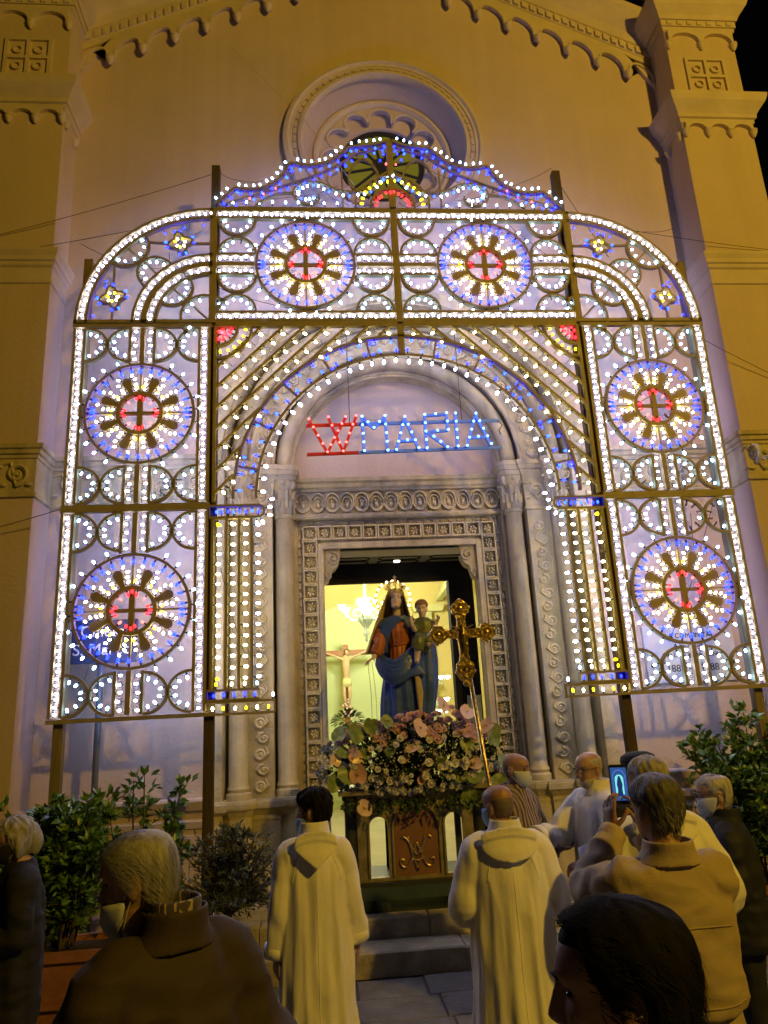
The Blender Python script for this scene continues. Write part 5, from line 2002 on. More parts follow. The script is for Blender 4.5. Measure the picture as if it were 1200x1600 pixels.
def leaf_card(L, w, bend=.25):
    g = G()
    vs, fs = [], []
    for k in range(5):
        u = k / 4
        hw = w * sin(pi * min(1, u * .92 + .06)) ** .8
        z = -bend * L * u * u
        vs += [(-hw, u * L, z + hw * .25), (0, u * L, z), (hw, u * L, z + hw * .25)]
    for k in range(4):
        o = k * 3
        fs += [(o, o + 1, o + 4, o + 3), (o + 1, o + 2, o + 5, o + 4)]
    return g.add(vs, fs)
def aim(n, roll=0.0, up=(0, 0, 1)):
    """matrix whose z axis looks along n"""
    q = Vector(n).to_track_quat('Z', 'Y').to_matrix().to_4x4()
    return q @ Matrix.Rotation(roll, 4, 'Z')
g = G()
lc = leaf_card(.085, .022)
for _ in range(1900):
    p, n = on_mound(fr_, -.36)
    p = p * fr_.uniform(.55, 1.0) + Vector((0, .02, 0))
    d = (n + Vector((fr_.uniform(-.8, .8), fr_.uniform(-.8, .8), fr_.uniform(-.6, .8)))).normalized()
    m = Matrix.Translation(p) @ d.to_track_quat('Y', 'Z').to_matrix().to_4x4() @ Matrix.Rotation(fr_.uniform(0, 6), 4, 'Y') @ Matrix.Scale(fr_.uniform(.6, 1.25), 4)
    g.join(lc, m)
build('foliage', g, 'leaf_dark', fl, True, kind='stuff')
g = G()
dot = G().ball((0, 0, 0), .006, 5, 3)
for _ in range(1700):
    p, n = on_mound(fr_, -.36)
    g.join(dot, Matrix.Translation(p * fr_.uniform(.95, 1.12)) @ Matrix.Scale(fr_.uniform(.6, 1.3), 4))
build('baby_breath', g, 'gyps', fl, True, kind='stuff')
def rose_g():
    g = G()
    for ring, (nn, r, hgt, tilt) in enumerate(((5, .028, .026, .55), (4, .019, .034, .3), (3, .011, .038, .1))):
        for k in range(nn):
            a = 2 * pi * k / nn + ring * .5
            m0 = len(g.v)
            rings = []
            for j in range(4):
                u = j / 3
                wd = .9 + .15 * u
                rings.append([(r * (.5 + .6 * u * (1 + tilt)) * cos(a + b * wd), r * (.5 + .6 * u * (1 + tilt)) * sin(a + b * wd), hgt * u - .004 * abs(b) * u * 6) for b in (-.75, -.3, .3, .75)])
            vs = [p for r_ in rings for p in r_]
            fs = [(i * 4 + j, i * 4 + j + 1, i * 4 + j + 5, i * 4 + j + 4) for i in range(3) for j in range(3)]
            g.add(vs, fs)
    g.ball((0, 0, .016), (.013, .013, .018), 8, 6)
    return g
def no_recalc(name, g, mats, smooth=True):
    me = bpy.data.meshes.new(name)
    me.from_pydata(g.v, [], g.f)
    me.polygons.foreach_set('material_index', g.m)
    finish(me, mats, smooth)
    return me
RW_ = no_recalc('rose', rose_g(), 'rose_white')
RP_ = no_recalc('rose', rose_g(), 'rose_pink')
for i in range(230):
    p, n = on_mound(fr_, -.30)
    pink = p.z > .17 and fr_.random() < .75
    o = place('rose', RP_ if pink else RW_, fl, p * fr_.uniform(.98, 1.10), aim(n + Vector((fr_.uniform(-.4, .4), -.4, fr_.uniform(-.2, .6)))).to_euler())
    o.scale = (fr_.uniform(.5, 1.0),) * 3 if not pink else (fr_.uniform(.8, 1.25),) * 3
for x, z in ((-.33, .45), (-.25, .48), (-.12, .50), (-.05, .47), (-.0, .50), (.06, .52), (.15, .49), (.24, .50), (.33, .45), (.40, .50), (.36, .55), (.44, .47), (.30, .43), (.50, .42), (-.42, .36), (-.5, .42), (-.55, .36), (-.1, .42), (.02, .42)):
    o = place('rose', RP_, fl, (x, -.16 + fr_.uniform(-.1, .1), z - .10), (fr_.uniform(.2, .9), fr_.uniform(-.4, .4), 0))
    o.scale = (fr_.uniform(.9, 1.35),) * 3
def spathe_g(r):
    g = G()
    N = 14
    rings = []
    for i in range(6):
        u = i / 5
        row = []
        for j in range(N + 1):
            t = -pi + 2 * pi * j / N
            hr_ = (1 - .28 * cos(t) ) * (1 + .25 * max(0, cos(t)) ** 6) if True else 1
            rad = r * u * (.85 + .25 * (1 - abs(t) / pi) - .38 * math.exp(-((abs(t) - pi) / .5) ** 2))
            row.append((rad * sin(t), rad * cos(t) * 1.25, .14 * r * u * u + .10 * r * sin(3 * t) * u * u))
        rings.append(row)
    vs = [p for r_ in rings for p in r_]
    k = N + 1
    fs = [(i * k + j, i * k + j + 1, (i + 1) * k + j + 1, (i + 1) * k + j) for i in range(5) for j in range(N)]
    return g.add(vs, fs)
def antho(r, m):
    g = spathe_g(r)
    g.mi = 1
    if m != 'leaf_pale':
        g.tube([(0, 0, 0), (0, r * .2, r * .25), (0, r * .55, r * .4)], [.006, .006, .003], 6)
    return no_recalc('anthurium', g, [m, 'spadix'])
AN = {k: antho(.085, k) for k in ('spathe', 'spathe_pink', 'leaf_pale')}
def put_an(px_, pz_, kind, s, yo=-.30, tilt=None, name='anthurium'):
    """x, z in the mound's own frame"""
    m = Matrix.Rotation(fr_.uniform(-.8, .8), 4, 'Z') @ Matrix.Rotation(fr_.uniform(.75, 1.65), 4, 'X') @ Matrix.Rotation(fr_.uniform(-1.2, 1.2) + (pi if fr_.random() < .5 else 0), 4, 'Z')
    o = place(name, AN[kind], fl, (px_, yo, pz_), m.to_euler())
    o.scale = (s * (.66 if kind == 'leaf_pale' else .74),) * 3
def M2(u, v):    # picture measure of the flowers -> the mound's frame, all on its front plane
    return (-.12 + (u - 640) * .00606 + .12 + .005, 1.16 + (1255 - v) * .00575 - 1.52)
for (u, v, kd, s) in ((553, 1205, 'spathe', 1.3), (548, 1175, 'spathe', 1.0), (520, 1182, 'spathe_pink', .9), (547, 1166, 'spathe_pink', .9), (648, 1138, 'spathe_pink', 1.35), (636, 1165, 'spathe_pink', 1.1), (685, 1110, 'spathe_pink', 1.2), (721, 1118, 'spathe_pink', 1.2), (726, 1148, 'spathe', 1.1), (750, 1140, 'spathe_pink', 1.1), (655, 1197, 'spathe_pink', .9), (620, 1185, 'spathe', .8), (667, 1180, 'spathe_pink', .9), (725, 1195, 'spathe_pink', 1.0), (558, 1250, 'spathe_pink', 1.1), (645, 1215, 'spathe', .7), (612, 1215, 'spathe_pink', .8), (590, 1205, 'spathe_pink', .7)):
    put_an(*M2(u, v), kd, s)
for (u, v, s) in ((527, 1145, 1.3), (552, 1140, 1.6), (535, 1200, 1.4), (518, 1212, 1.3), (565, 1178, 1.1), (603, 1165, 1.3), (676, 1193, 1.2), (695, 1215, 1.4), (727, 1212, 1.5), (715, 1245, 1.5), (758, 1160, 1.7), (770, 1200, 1.3), (718, 1170, 1.2), (600, 1130, 1.1), (575, 1130, 1.2), (780, 1215, 1.3), (760, 1225, 1.2), (530, 1170, 1.1)):
    put_an(*M2(u, v), 'leaf_pale', s, -.27, None, 'leaf')
# trailing sprigs
g = G()
for _ in range(70):
    x = fr_.uniform(-.72, .74)
    y = fr_.uniform(-.34, -.1)
    z = -.28
    pts = [(x, y, z)]
    for k in range(4):
        x += fr_.uniform(-.02, .02)
        z -= fr_.uniform(.01, .035)
        pts.append((x, y - .02, z))
        for q in range(2):
            m = Matrix.Translation((x, y - .02, z)) @ Euler((fr_.uniform(-2, 0), fr_.uniform(-1, 1), fr_.uniform(0, 6))).to_matrix().to_4x4() @ Matrix.Scale(.45, 4)
            g.join(lc, m)
    g.tube(pts, .0025, 4)
build('trailing_sprigs', g, 'leaf_mid', fl, True, kind='stuff')

# small arrangement at the foot of the crucifix
fp = thing('flower_vase', 'small pink and green bouquet at the foot of the crucifix inside', 'flowers', (-.52, 5.5, 1.55))
g = G()
for _ in range(160):
    n = Vector((fr_.gauss(0, 1), fr_.gauss(0, 1), fr_.gauss(.3, .9))).normalized()
    m = Matrix.Translation(Vector((n.x * .2, n.y * .15, .28 + n.z * .14))) @ n.to_track_quat('Y', 'Z').to_matrix().to_4x4()
    g.join(leaf_card(.12, .03), m)
build('foliage', g, 'leaf_mid', fp, True, kind='stuff')
g = G()
for _ in range(26):
    g.ball((fr_.gauss(.0, .07), fr_.gauss(-.08, .05), .45 + fr_.gauss(0, .10)), .022, 6, 4)
build('blossoms', g, 'rose_pink', fp, True, kind='stuff')
g = G()
g.lathe([(.05, -.5), (.09, -.3), (.07, .0), (.11, .2)], n=12)
build('vase', g, 'int_trim', fp, True)

# ------------------------------------------------------------------ processional cross
cx_ = thing('processional_cross', 'ornate gold processional cross on a tall staff beside the statue', 'cross', (-.011, -3.14, 0))
g = G()
g.tube([(.19, 0, 0.0), (.049, 0, 1.39), (-.030, 0, 2.16)], .0135, 10)
build('staff', g, 'gold', cx_, True)
CC = Matrix.Translation((-.058, 0, 2.426)) @ Matrix.Rotation(radians(-1.0), 4, 'Y') @ Matrix.Scale(1.06, 4)
def arm_outline(L):
    return [(.022, .024), (L * .45, .019), (L * .5, .024), (L * .58, .026), (L * .64, .045), (L * .80, .049), (L * .92, .034), (L * .97, .018), (L * 1.0, .015), (L * 1.04, .0)]
arms = []
for k, L in ((0, .185), (1, .19), (2, .185), (3, .27)):
    o = arm_outline(L)
    half = [(a, b) for a, b in o]
    full = half + [(a, -b) for a, b in half[::-1][1:]]
    g = G()
    g.prism(full, -.014, .014)
    edge = G()
    edge.poly(full, .008, .036, 0, True)
    g.join(edge)
    g.arc(L * .77, 0, .030, .030, 0, 2 * pi, .008, .044, 0, 16)
    g.ball((L * .77, -.016, 0), (.018, .012, .018), 8, 5)
    for j in range(7):
        s = 1 if j % 2 else -1
        g.poly(spiral(L * (.2 + .05 * j), s * .010, .013, .003, 0, s * 1.2, 8), .005, .040, 0)
    for s in (-1, 1):
        g.poly(spiral(L * .70, s * .030, .015, .004, 0, s * 1.3, 8), .006, .042, 0)
        g.poly(spiral(L * .86, s * .026, .013, .004, pi, -s * 1.3, 8), .006, .042, 0)
    g.ball((L * 1.03, 0, 0), (.012, .012, .012), 8, 5)
    for s in (-1, 1):
        g.ball((L * .80, 0, s * .052), (.010, .010, .010), 6, 4)
    g.xform(CC @ Matrix.Rotation(-k * pi / 2 if k != 3 else pi / 2, 4, 'Y'))
    build('cross_arm', g, 'gold', cx_, 40)
g = G()
g.obox((0, 0, 0), (.032, 0, 0), (0, .017, 0), (0, 0, .032))
limb(g, [(0, -.026, .03), (0, -.03, -.02), (0, -.026, -.10)], [.011, .012, .006], 8)
for s in (-1, 1):
    limb(g, [(0, -.026, .02), (s * .035, -.026, .035), (s * .065, -.024, .045)], [.006, .005, .003], 6)
g.ball((0, -.03, .045), .010, 8, 6)
g.xform(CC)
build('corpus', g, 'gold', cx_, 40)
g = G()
g.lathe([(.010, -.30), (.022, -.285), (.012, -.265), (.024, -.25), (.018, -.232), (.010, -.225), (.016, -.21)], n=10)
g.xform(CC @ Matrix.Translation((0, 0, .0)))
build('knop', g, 'gold', cx_, True)
# ------------------------------------------------------------------ potted plants
M['leaf_laurel'] = mat('glossy_laurel_leaf', (.055, .13, .03), .34, .55, 7, col2=(.16, .29, .06))
M['leaf_olive'] = mat('grey_green_olive_leaf', (.055, .075, .045), .5, .5, 7, col2=(.13, .15, .095))
M['bark'] = mat('bark', (.10, .075, .05), .9, .3, 12, .4, 40)
M['terracotta'] = mat('terracotta', (.30, .12, .055), .8, .25, 5, .25, 30)
M['soil'] = mat('soil', (.03, .022, .015), .95, .3, 20)
def leaf2(L, w):
    g = G()
    g.add([(0, 0, 0), (-w, L * .45, w * .35), (0, L * .5, -w * .1), (w, L * .45, w * .35), (0, L, -L * .10)],
          [(0, 2, 1), (0, 3, 2), (1, 2, 4), (2, 3, 4)])
    return g
def shrub(name, label, loc, stems, leafL, leafW, m, per, seed, spreadz=.9, cat='shrub', group=None, tuft=.10):
    """stems: list of (base xyz, tip xyz); leaves sit on side twigs along the upper part of each stem"""
    rr = random.Random(seed)
    t = thing(name, label, cat, loc, 0, group)
    tr, fo = G(), G()
    lf = leaf2(leafL, leafW)
    for (b, tip) in stems:
        b, tip = Vector(b), Vector(tip)
        mid = (b + tip) / 2 + Vector((rr.uniform(-.06, .06), rr.uniform(-.06, .06), .04))
        pts = catmull([tuple(b), tuple(mid), tuple(tip)], 6)
        n = len(pts)
        tr.tube(pts, [.014 * (1 - .8 * i / (n - 1)) for i in range(n)], 6)
        for k in range(per):
            u = rr.uniform(.22, 1.0)
            i = min(int(u * (n - 1)), n - 2)
            P = Vector(pts[i]).lerp(Vector(pts[i + 1]), u * (n - 1) - i)
            ax = (Vector(pts[i + 1]) - Vector(pts[i])).normalized()
            tw = (Vector((rr.gauss(0, 1), rr.gauss(0, 1), rr.gauss(.25, .6)))).normalized()
            twl = tuft * rr.uniform(.2, 1.4) * (1.25 - .6 * u)
            E = P + tw * twl
            if k % 3 == 0:
                tr.tube([P, E], [.004, .002], 3)
            for q in range(5):
                d = (tw * .7 + ax * .6 + Vector((rr.gauss(0, .6), rr.gauss(0, .6), rr.gauss(0, .5)))).normalized()
                mm = Matrix.Translation(P.lerp(E, rr.uniform(.4, 1.05))) @ d.to_track_quat('Y', 'Z').to_matrix().to_4x4() @ Matrix.Rotation(rr.uniform(-1.2, 1.2), 4, 'Y') @ Matrix.Scale(rr.uniform(.6, 1.2), 4)
                fo.join(lf, mm)
    build('stem', tr, 'bark', t, True)
    me = no_recalc('foliage', fo, m, True)
    place('foliage', me, t, kind='stuff')
    return t
rs = random.Random(5)
def fan_stems(x0, x1, n, z0, zt, dep, seed, prof):
    rr = random.Random(seed)
    out = []
    for i in range(n):
        u = (i + .5) / n
        x = x0 + (x1 - x0) * u + rr.uniform(-.05, .05)
        out.append(((x * .45 + rr.uniform(-.05, .05), rr.uniform(-.08, .08), z0), (x, rr.uniform(-dep, dep), prof(u) * zt * rr.uniform(.82, 1.02))))
    return out
shrub('laurel_shrub', 'tall leafy laurel shrub in the terracotta planter left of the steps', (-3.02, -1.45, 0),
      fan_stems(-.42, .46, 27, .44, 1.52, .26, 1, lambda u: .80 + .22 * sin(u * 9 + .6) ** 2), .085, .021, 'leaf_laurel', 44, 3, tuft=.15)
shrub('laurel_shrub', 'leafy laurel shrub with bare upright shoots between the blue sign pole and the olive bush', (-2.38, -1.30, 0),
      [((0, 0, .4), (-.10, .1, 1.55)), ((.02, 0, .4), (.02, -.05, 1.62)), ((.05, 0, .4), (.30, 0, 1.50)), ((0, .05, .4), (.18, .1, 1.25)), ((0, 0, .4), (-.22, -.1, 1.30)), ((0, 0, .4), (.34, -.1, 1.05)), ((0, 0, .4), (-.3, 0, 1.0)), ((0, 0, .4), (.1, -.15, 1.1)), ((0, 0, .4), (.0, -.2, .9))],
      .08, .020, 'leaf_laurel', 44, 8, tuft=.12)
ol = shrub('olive_bush', 'round grey green olive bush in a pot left of the church door', (-1.72, -1.15, 0),
      [((0, 0, .50), (.40 * cos(a) * cos(b), .40 * sin(a) * cos(b), .78 + .33 * sin(b))) for a, b in [(rs.uniform(0, 6.28), rs.uniform(-.7, 1.5)) for _ in range(46)]],
      .055, .0075, 'leaf_olive', 30, 12, tuft=.10)
build('trunk', G().tube([(0, 0, .28), (.02, 0, .42), (-.01, 0, .55), (0, 0, .75)], [.028, .024, .022, .015], 8), 'bark', ol, True)
g = G()
g.lathe([(.12, 0), (.13, .02), (.17, .26), (.185, .27), (.185, .31), (.165, .31), (.15, .27), (.01, .27)], n=20)
pot = build('flower_pot', g, 'terracotta', None, 40, (-1.72, -1.15, 0))
tag(pot, 'round terracotta pot holding the olive bush', 'pot')
shrub('laurel_shrub', 'big leafy laurel shrub at the right edge beside the man in the navy jacket', (2.86, -1.05, 0),
      fan_stems(-.50, .5, 28, .42, 1.80, .28, 4, lambda u: .78 + .24 * sin(u * 7 + 1.1) ** 2), .085, .022, 'leaf_laurel', 44, 17, tuft=.15)
def planter(x, y, w, d, hgt, label):
    g = G()
    def rc(o, z): return [(-w / 2 - o, -d / 2 - o, z), (w / 2 + o, -d / 2 - o, z), (w / 2 + o, d / 2 + o, z), (-w / 2 - o, d / 2 + o, z)]
    g.loft([rc(-.03, 0), rc(.0, hgt - .07), rc(.03, hgt - .065), rc(.035, hgt), rc(-.01, hgt), rc(-.02, hgt - .06)])
    t = build('planter', g, 'terracotta', None, False, (x, y, 0))
    tag(t, label, 'planter')
    build('soil', G().box(-w / 2 + .01, w / 2 - .01, -d / 2 + .01, d / 2 - .01, hgt - .06, hgt - .04), 'soil', t)
    g = G()
    g.box(-w / 2 + .06, w / 2 - .06, -d / 2 - .012, -d / 2 + .002, .10, .13)
    build('moulding', g, 'terracotta', t)
planter(-2.78, -1.42, 1.15, .42, .46, 'long terracotta planter box holding the laurel shrubs on the left')
planter(2.86, -1.05, 1.0, .42, .44, 'long terracotta planter box under the laurel shrub on the right')

# ------------------------------------------------------------------ signs
def text_g(s, size, depth=.004, align='CENTER', space=1.0):
    cu = bpy.data.curves.new('tmp', 'FONT')
    cu.body = s
    cu.size = size
    cu.extrude = depth
    cu.align_x = align
    cu.space_character = space
    ob = bpy.data.objects.new('tmp', cu)
    COL.objects.link(ob)
    dg = bpy.context.evaluated_depsgraph_get()
    me = bpy.data.meshes.new_from_object(ob.evaluated_get(dg))
    g = G()
    g.add([(v.co.x, -v.co.z, v.co.y) for v in me.vertices], [tuple(p.vertices) for p in me.polygons])
    bpy.data.objects.remove(ob)
    bpy.data.curves.remove(cu)
    bpy.data.meshes.remove(me)
    return g
M['sign_blue'] = mat('dark_blue_sign_plate', (.035, .05, .12), .4, .1, 5)
M['sign_white'] = mat('sign_lettering', (.75, .75, .75), .5)
M['pole'] = mat('blue_grey_steel', (.16, .18, .22), .4, .1, 6, metal=.4)
M['marble'] = mat('white_marble', (.62, .62, .62), .4, .10, 3)
M['letter_black'] = mat('engraved_lettering', (.03, .03, .035), .7)
sg = thing('street_sign', 'dark blue sign plate on a grey pole behind the lower left wheel', 'sign', (-3.04, -.32, 0))
build('pole', G().lathe([(.03, 0), (.03, 2.98), (.0, 2.985)], n=12), 'pole', sg, 40)
build('plate', G().box(-.30, .34, -.055, -.035, 2.56, 2.97), 'sign_blue', sg)
for tx, z in (('Chiesa', 2.81), ('S. Marco', 2.64)):
    g = text_g(tx, .155)
    build('lettering', g, 'sign_white', sg, loc=(.02, -.060, z))
plq = thing('plaque', 'white marble plaque with black lettering on the wall behind the lower right wheel', 'plaque', (2.98, -.0, 2.42))
build('slab', G().box(-.50, .50, -.035, 0, -.30, .30), 'marble', plq)
for x in (-.44, .44):
    build('bolt', G().lathe([(.018, .0), (.016, .03), (.004, .036)], (x, -.035, -.12), 8, 'y'), 'letter_black', plq)
for tx, z, sz in (("LA COMUNITA'", .16, .075), ('A RICORDO', .06, .065), ('DALLA FONDAZIONE', -.04, .065), ('1888 — 1988', -.19, .105)):
    build('lettering', text_g(tx, sz, .002), 'letter_black', plq, loc=(0, -.037, z))

# ------------------------------------------------------------------ people
M['stubble'] = mat('cropped_hair', (.16, .12, .095), .7, .3, 80, .2, 200)
M['skin'] = mat('skin', (.44, .26, .18), .5, .25, 22, .08, 90)
M['skin_tan'] = mat('tanned_skin', (.34, .19, .125), .48, .28, 22, .08, 90)
M['alb'] = mat('white_alb_cloth', (.80, .78, .72), .85, .06, 5, .55, 9, stretch=(1, 1, .3))
M['alb_seam'] = mat('alb_seam', (.50, .48, .43), .85)
M['hair_black'] = mat('black_hair', (.006, .005, .005), .8, .3, 60, .1, 150, stretch=(1, 1, .15), spec=.12)
M['hair_grey'] = mat('grey_hair', (.27, .26, .25), .6, .35, 50, .12, 200, stretch=(1, 1, .15))
M['hair_dgrey'] = mat('dark_grey_hair', (.075, .07, .065), .5, .4, 60, .4, 140, stretch=(1, 1, .15))
M['hair_white'] = mat('white_hair', (.42, .40, .37), .5, .3, 50, .3, 120, stretch=(1, 1, .15))
M['coat_brown'] = mat('brown_coat', (.036, .023, .013), .8, .2, 6, .12, 120)
M['jacket_tan'] = mat('tan_jacket', (.40, .31, .18), .75, .10, 6, .12, 120)
M['navy'] = mat('navy_jacket', (.008, .010, .018), .75, .25, 6, .1, 90)
M['darkcloth'] = mat('black_cloth', (.008, .008, .012), .85, .25, 6, .1, 90)
M['khaki'] = mat('khaki_cloth', (.36, .29, .17), .8, .1, 6)
M['trousers'] = mat('dark_trousers', (.015, .017, .025), .85, .2, 6)
M['mask_white'] = mat('white_face_mask', (.55, .60, .66), .8)
M['mask_blue'] = mat('light_blue_face_mask', (.28, .42, .62), .8)
M['mask_black'] = mat('black_face_mask', (.01, .01, .012), .8)
M['frame_dark'] = mat('dark_spectacle_frame', (.015, .012, .01), .3)
M['eye'] = mat('dark_eye', (.03, .02, .015), .2)
M['brow_dark'] = mat('eyebrow', (.03, .025, .02), .8)
M['shoe'] = mat('black_shoe', (.012, .011, .01), .4)
M['shirt_white'] = mat('white_shirt', (.60, .60, .58), .8)
def striped(name, c1, c2, sc):
    m = mat(name, c1, .8)
    n, l = m.node_tree.nodes, m.node_tree.links
    tc = n.new("ShaderNodeTexCoord")
    w = n.new("ShaderNodeTexWave")
    w.wave_type = 'BANDS'
    w.bands_direction = 'X'
    w.inputs["Scale"].default_value = sc
    w.inputs["Distortion"].default_value = .4
    r = n.new("ShaderNodeValToRGB")
    r.color_ramp.elements[0].position = .42
    r.color_ramp.elements[1].position = .56
    r.color_ramp.elements[0].color = (*c1, 1)
    r.color_ramp.elements[1].color = (*c2, 1)
    l.new(tc.outputs["Object"], w.inputs["Vector"])
    l.new(w.outputs["Fac"], r.inputs[0])
    l.new(r.outputs[0], n["Principled BSDF"].inputs["Base Color"])
    return m
M['stripes'] = striped('striped_shirt_cloth', (.09, .045, .04), (.30, .25, .20), 9.0)
def plaid(name):
    m = mat(name, (.35, .28, .18), .8)
    n, l = m.node_tree.nodes, m.node_tree.links
    tc = n.new("ShaderNodeTexCoord")
    b = n.new("ShaderNodeTexBrick")
    b.inputs["Scale"].default_value = 22
    b.inputs["Mortar Size"].default_value = .10
    b.inputs["Color1"].default_value = (.42, .34, .20, 1)
    b.inputs["Color2"].default_value = (.30, .24, .15, 1)
    b.inputs["Mortar"].default_value = (.06, .05, .06, 1)
    b.offset = 0
    l.new(tc.outputs["Object"], b.inputs["Vector"])
    l.new(b.outputs[0], n["Principled BSDF"].inputs["Base Color"])
    return m
M['plaid'] = plaid('plaid_shirt_cloth')

from mathutils.bvhtree import BVHTree
def seam(o, lines, r, mt, name='seam'):
    """stitched seams that lie on the cloth of o"""
    me = o.data
    bvh = BVHTree.FromPolygons([v.co for v in me.vertices], [tuple(f.vertices) for f in me.polygons])
    for ln in lines:
        pts = []
        for a, b in zip(ln[:-1], ln[1:]):
            for k in range(8):
                c = Vector(a).lerp(Vector(b), k / 8)
                q = bvh.ray_cast(Vector((c.x, .8, c.z)), Vector((0, -1, 0)))
                if q[0] is not None and q[0].y > .02:
                    pts.append(q[0] + q[1] * r * .3)
        if len(pts) > 2:
            g = G()
            g.tube(pts, r, 5)
            build(name, g, mt, o, True)

def head_m(pos=(0, -.02, 1.625), yaw=0, pitch=0, roll=0):
    return Matrix.Translation(pos) @ Euler((radians(pitch), radians(roll), radians(yaw)), 'XYZ').to_matrix().to_4x4()

def person(label, x, y, rz, h, hm, arms, skin='skin', hands=None, group='people watching in front of the church', legs=True, lean=0.0, voxel=.0075, nose=1.0, z=0.0):
    """arms: {'L': (elbow, wrist), 'R': (elbow, wrist)} in the 1.75 m frame, facing -y; hands: same keys -> (direc, palm normal, side, curl)"""
    s = h / 1.75
    g = head_g(hm, 1.0, 36, True, nose)
    hp = hm.translation
    limb(g, [(0, .012 + lean, 1.40), (0, .015 + lean * .9, 1.47), tuple(hp + Vector((0, .02, -.10))), tuple(hp + Vector((0, .012, -.04)))], [.075, .060, .055, .05], 16)
    g.loft([ell(0, .0 + lean * max(0, (zz - .9) / .5), zz, a, b, 28) for zz, a, b in ((.86, .14, .10), (.95, .165, .115), (1.05, .145, .10), (1.18, .145, .098), (1.30, .155, .098), (1.37, .145, .085), (1.42, .10, .065), (1.46, .055, .05))])
    for k, sx in (('L', 1), ('R', -1)):
        e, w = Vector(arms[k][0]), Vector(arms[k][1])
        sh = Vector((sx * .145, lean, 1.385))
        limb(g, [(sx * .08, lean, 1.39), tuple(sh), tuple((sh + e) / 2 + Vector((sx * .005, 0, 0))), tuple(e), tuple((e + w) / 2), tuple(w)], [.042, .046, .045, .042, .038, .028], 12)
        hd = (hands or {}).get(k)
        d = (w - e).normalized()
        if hd:
            hand_g(g, tuple(w), hd[0], hd[1], hd[2], hd[3])
        else:
            hand_g(g, tuple(w), tuple(d), (-sx, -.3, 0), sx, .45)
    if legs:
        for sx in (-1, 1):
            limb(g, [(sx * .09, 0, .90), (sx * .095, -.01, .70), (sx * .095, -.005, .48), (sx * .095, .01, .28), (sx * .095, .02, .09)], [.085, .078, .056, .052, .038], 12)
            g.loft([[(sx * .095 - .035, .07, zz), (sx * .095 + .035, .07, zz), (sx * .10 + .042, -.10, zz * .6), (sx * .10 + .03, -.17, zz * .4), (sx * .10 - .03, -.17, zz * .4), (sx * .10 - .042, -.10, zz * .6)] for zz in (.015, .085)])
    me = fuse(g, voxel, 1, 'person')
    finish(me, skin, True)
    o = place('person', me, None, (x, y, z), (0, 0, rz), scale=(s, s, s))
    tag(o, label, 'person', group)
    return o
def shoes(p, mt='shoe'):
    for sx in (-1, 1):
        g = G()
        g.loft([[(sx * .10 + a * ww, yy, zz) for a, yy, zz in ((-1, .085, z1), (1, .085, z1), (1.25, -.06, z1), (1.15, -.14, z1 * zf + .0), (.5, -.195, z1 * zf), (-.5, -.195, z1 * zf), (-1.15, -.14, z1 * zf), (-1.25, -.06, z1))] for z1, ww, zf in ((0.001, .040, 1), (.03, .042, 1), (.075, .036, .75), (.095, .03, .6))])
        fused('shoe', g, .009, mt, p, 2)
def trousers(p, mt='trousers'):
    g = G()
    g.loft([ell(0, .0, z, a, b, 28) for z, a, b in ((.80, .17, .125), (.92, .19, .14), (1.02, .175, .125))])
    for sx in (-1, 1):
        limb(g, [(sx * .09, 0, .92), (sx * .10, 0, .72), (sx * .10, 0, .48), (sx * .10, .01, .25), (sx * .10, .015, .07)], [.11, .10, .080, .078, .075], 14, .03, 5)
    return fused('trousers', g, .011, mt, p, 2, wrinkle=(.006, (5, 5, 6), 3))
def pleat(cx, cy, z, a, b, n, f, nf, P, zz):
    """hanging cloth: narrow ridges with wider hollows that drift a little on the way down"""
    pts = []
    for j in range(n):
        t = 2 * pi * j / n
        c, s = cos(t), sin(t)
        x = (abs(c) ** .9) * (1 if c >= 0 else -1)
        y = (abs(s) ** .9) * (1 if s >= 0 else -1)
        k = 0
        for (t0, wd, am, dr) in P:
            d = (t - t0 - dr * (1.3 - zz) + pi) % (2 * pi) - pi
            w = wd * (1.15 - .35 * zz)
            k += am * math.exp(-(d / w) ** 2)
        q = 1 + f * (k - .35)
        pts.append((cx + x * a * q, cy + y * b * q, z))
    return pts
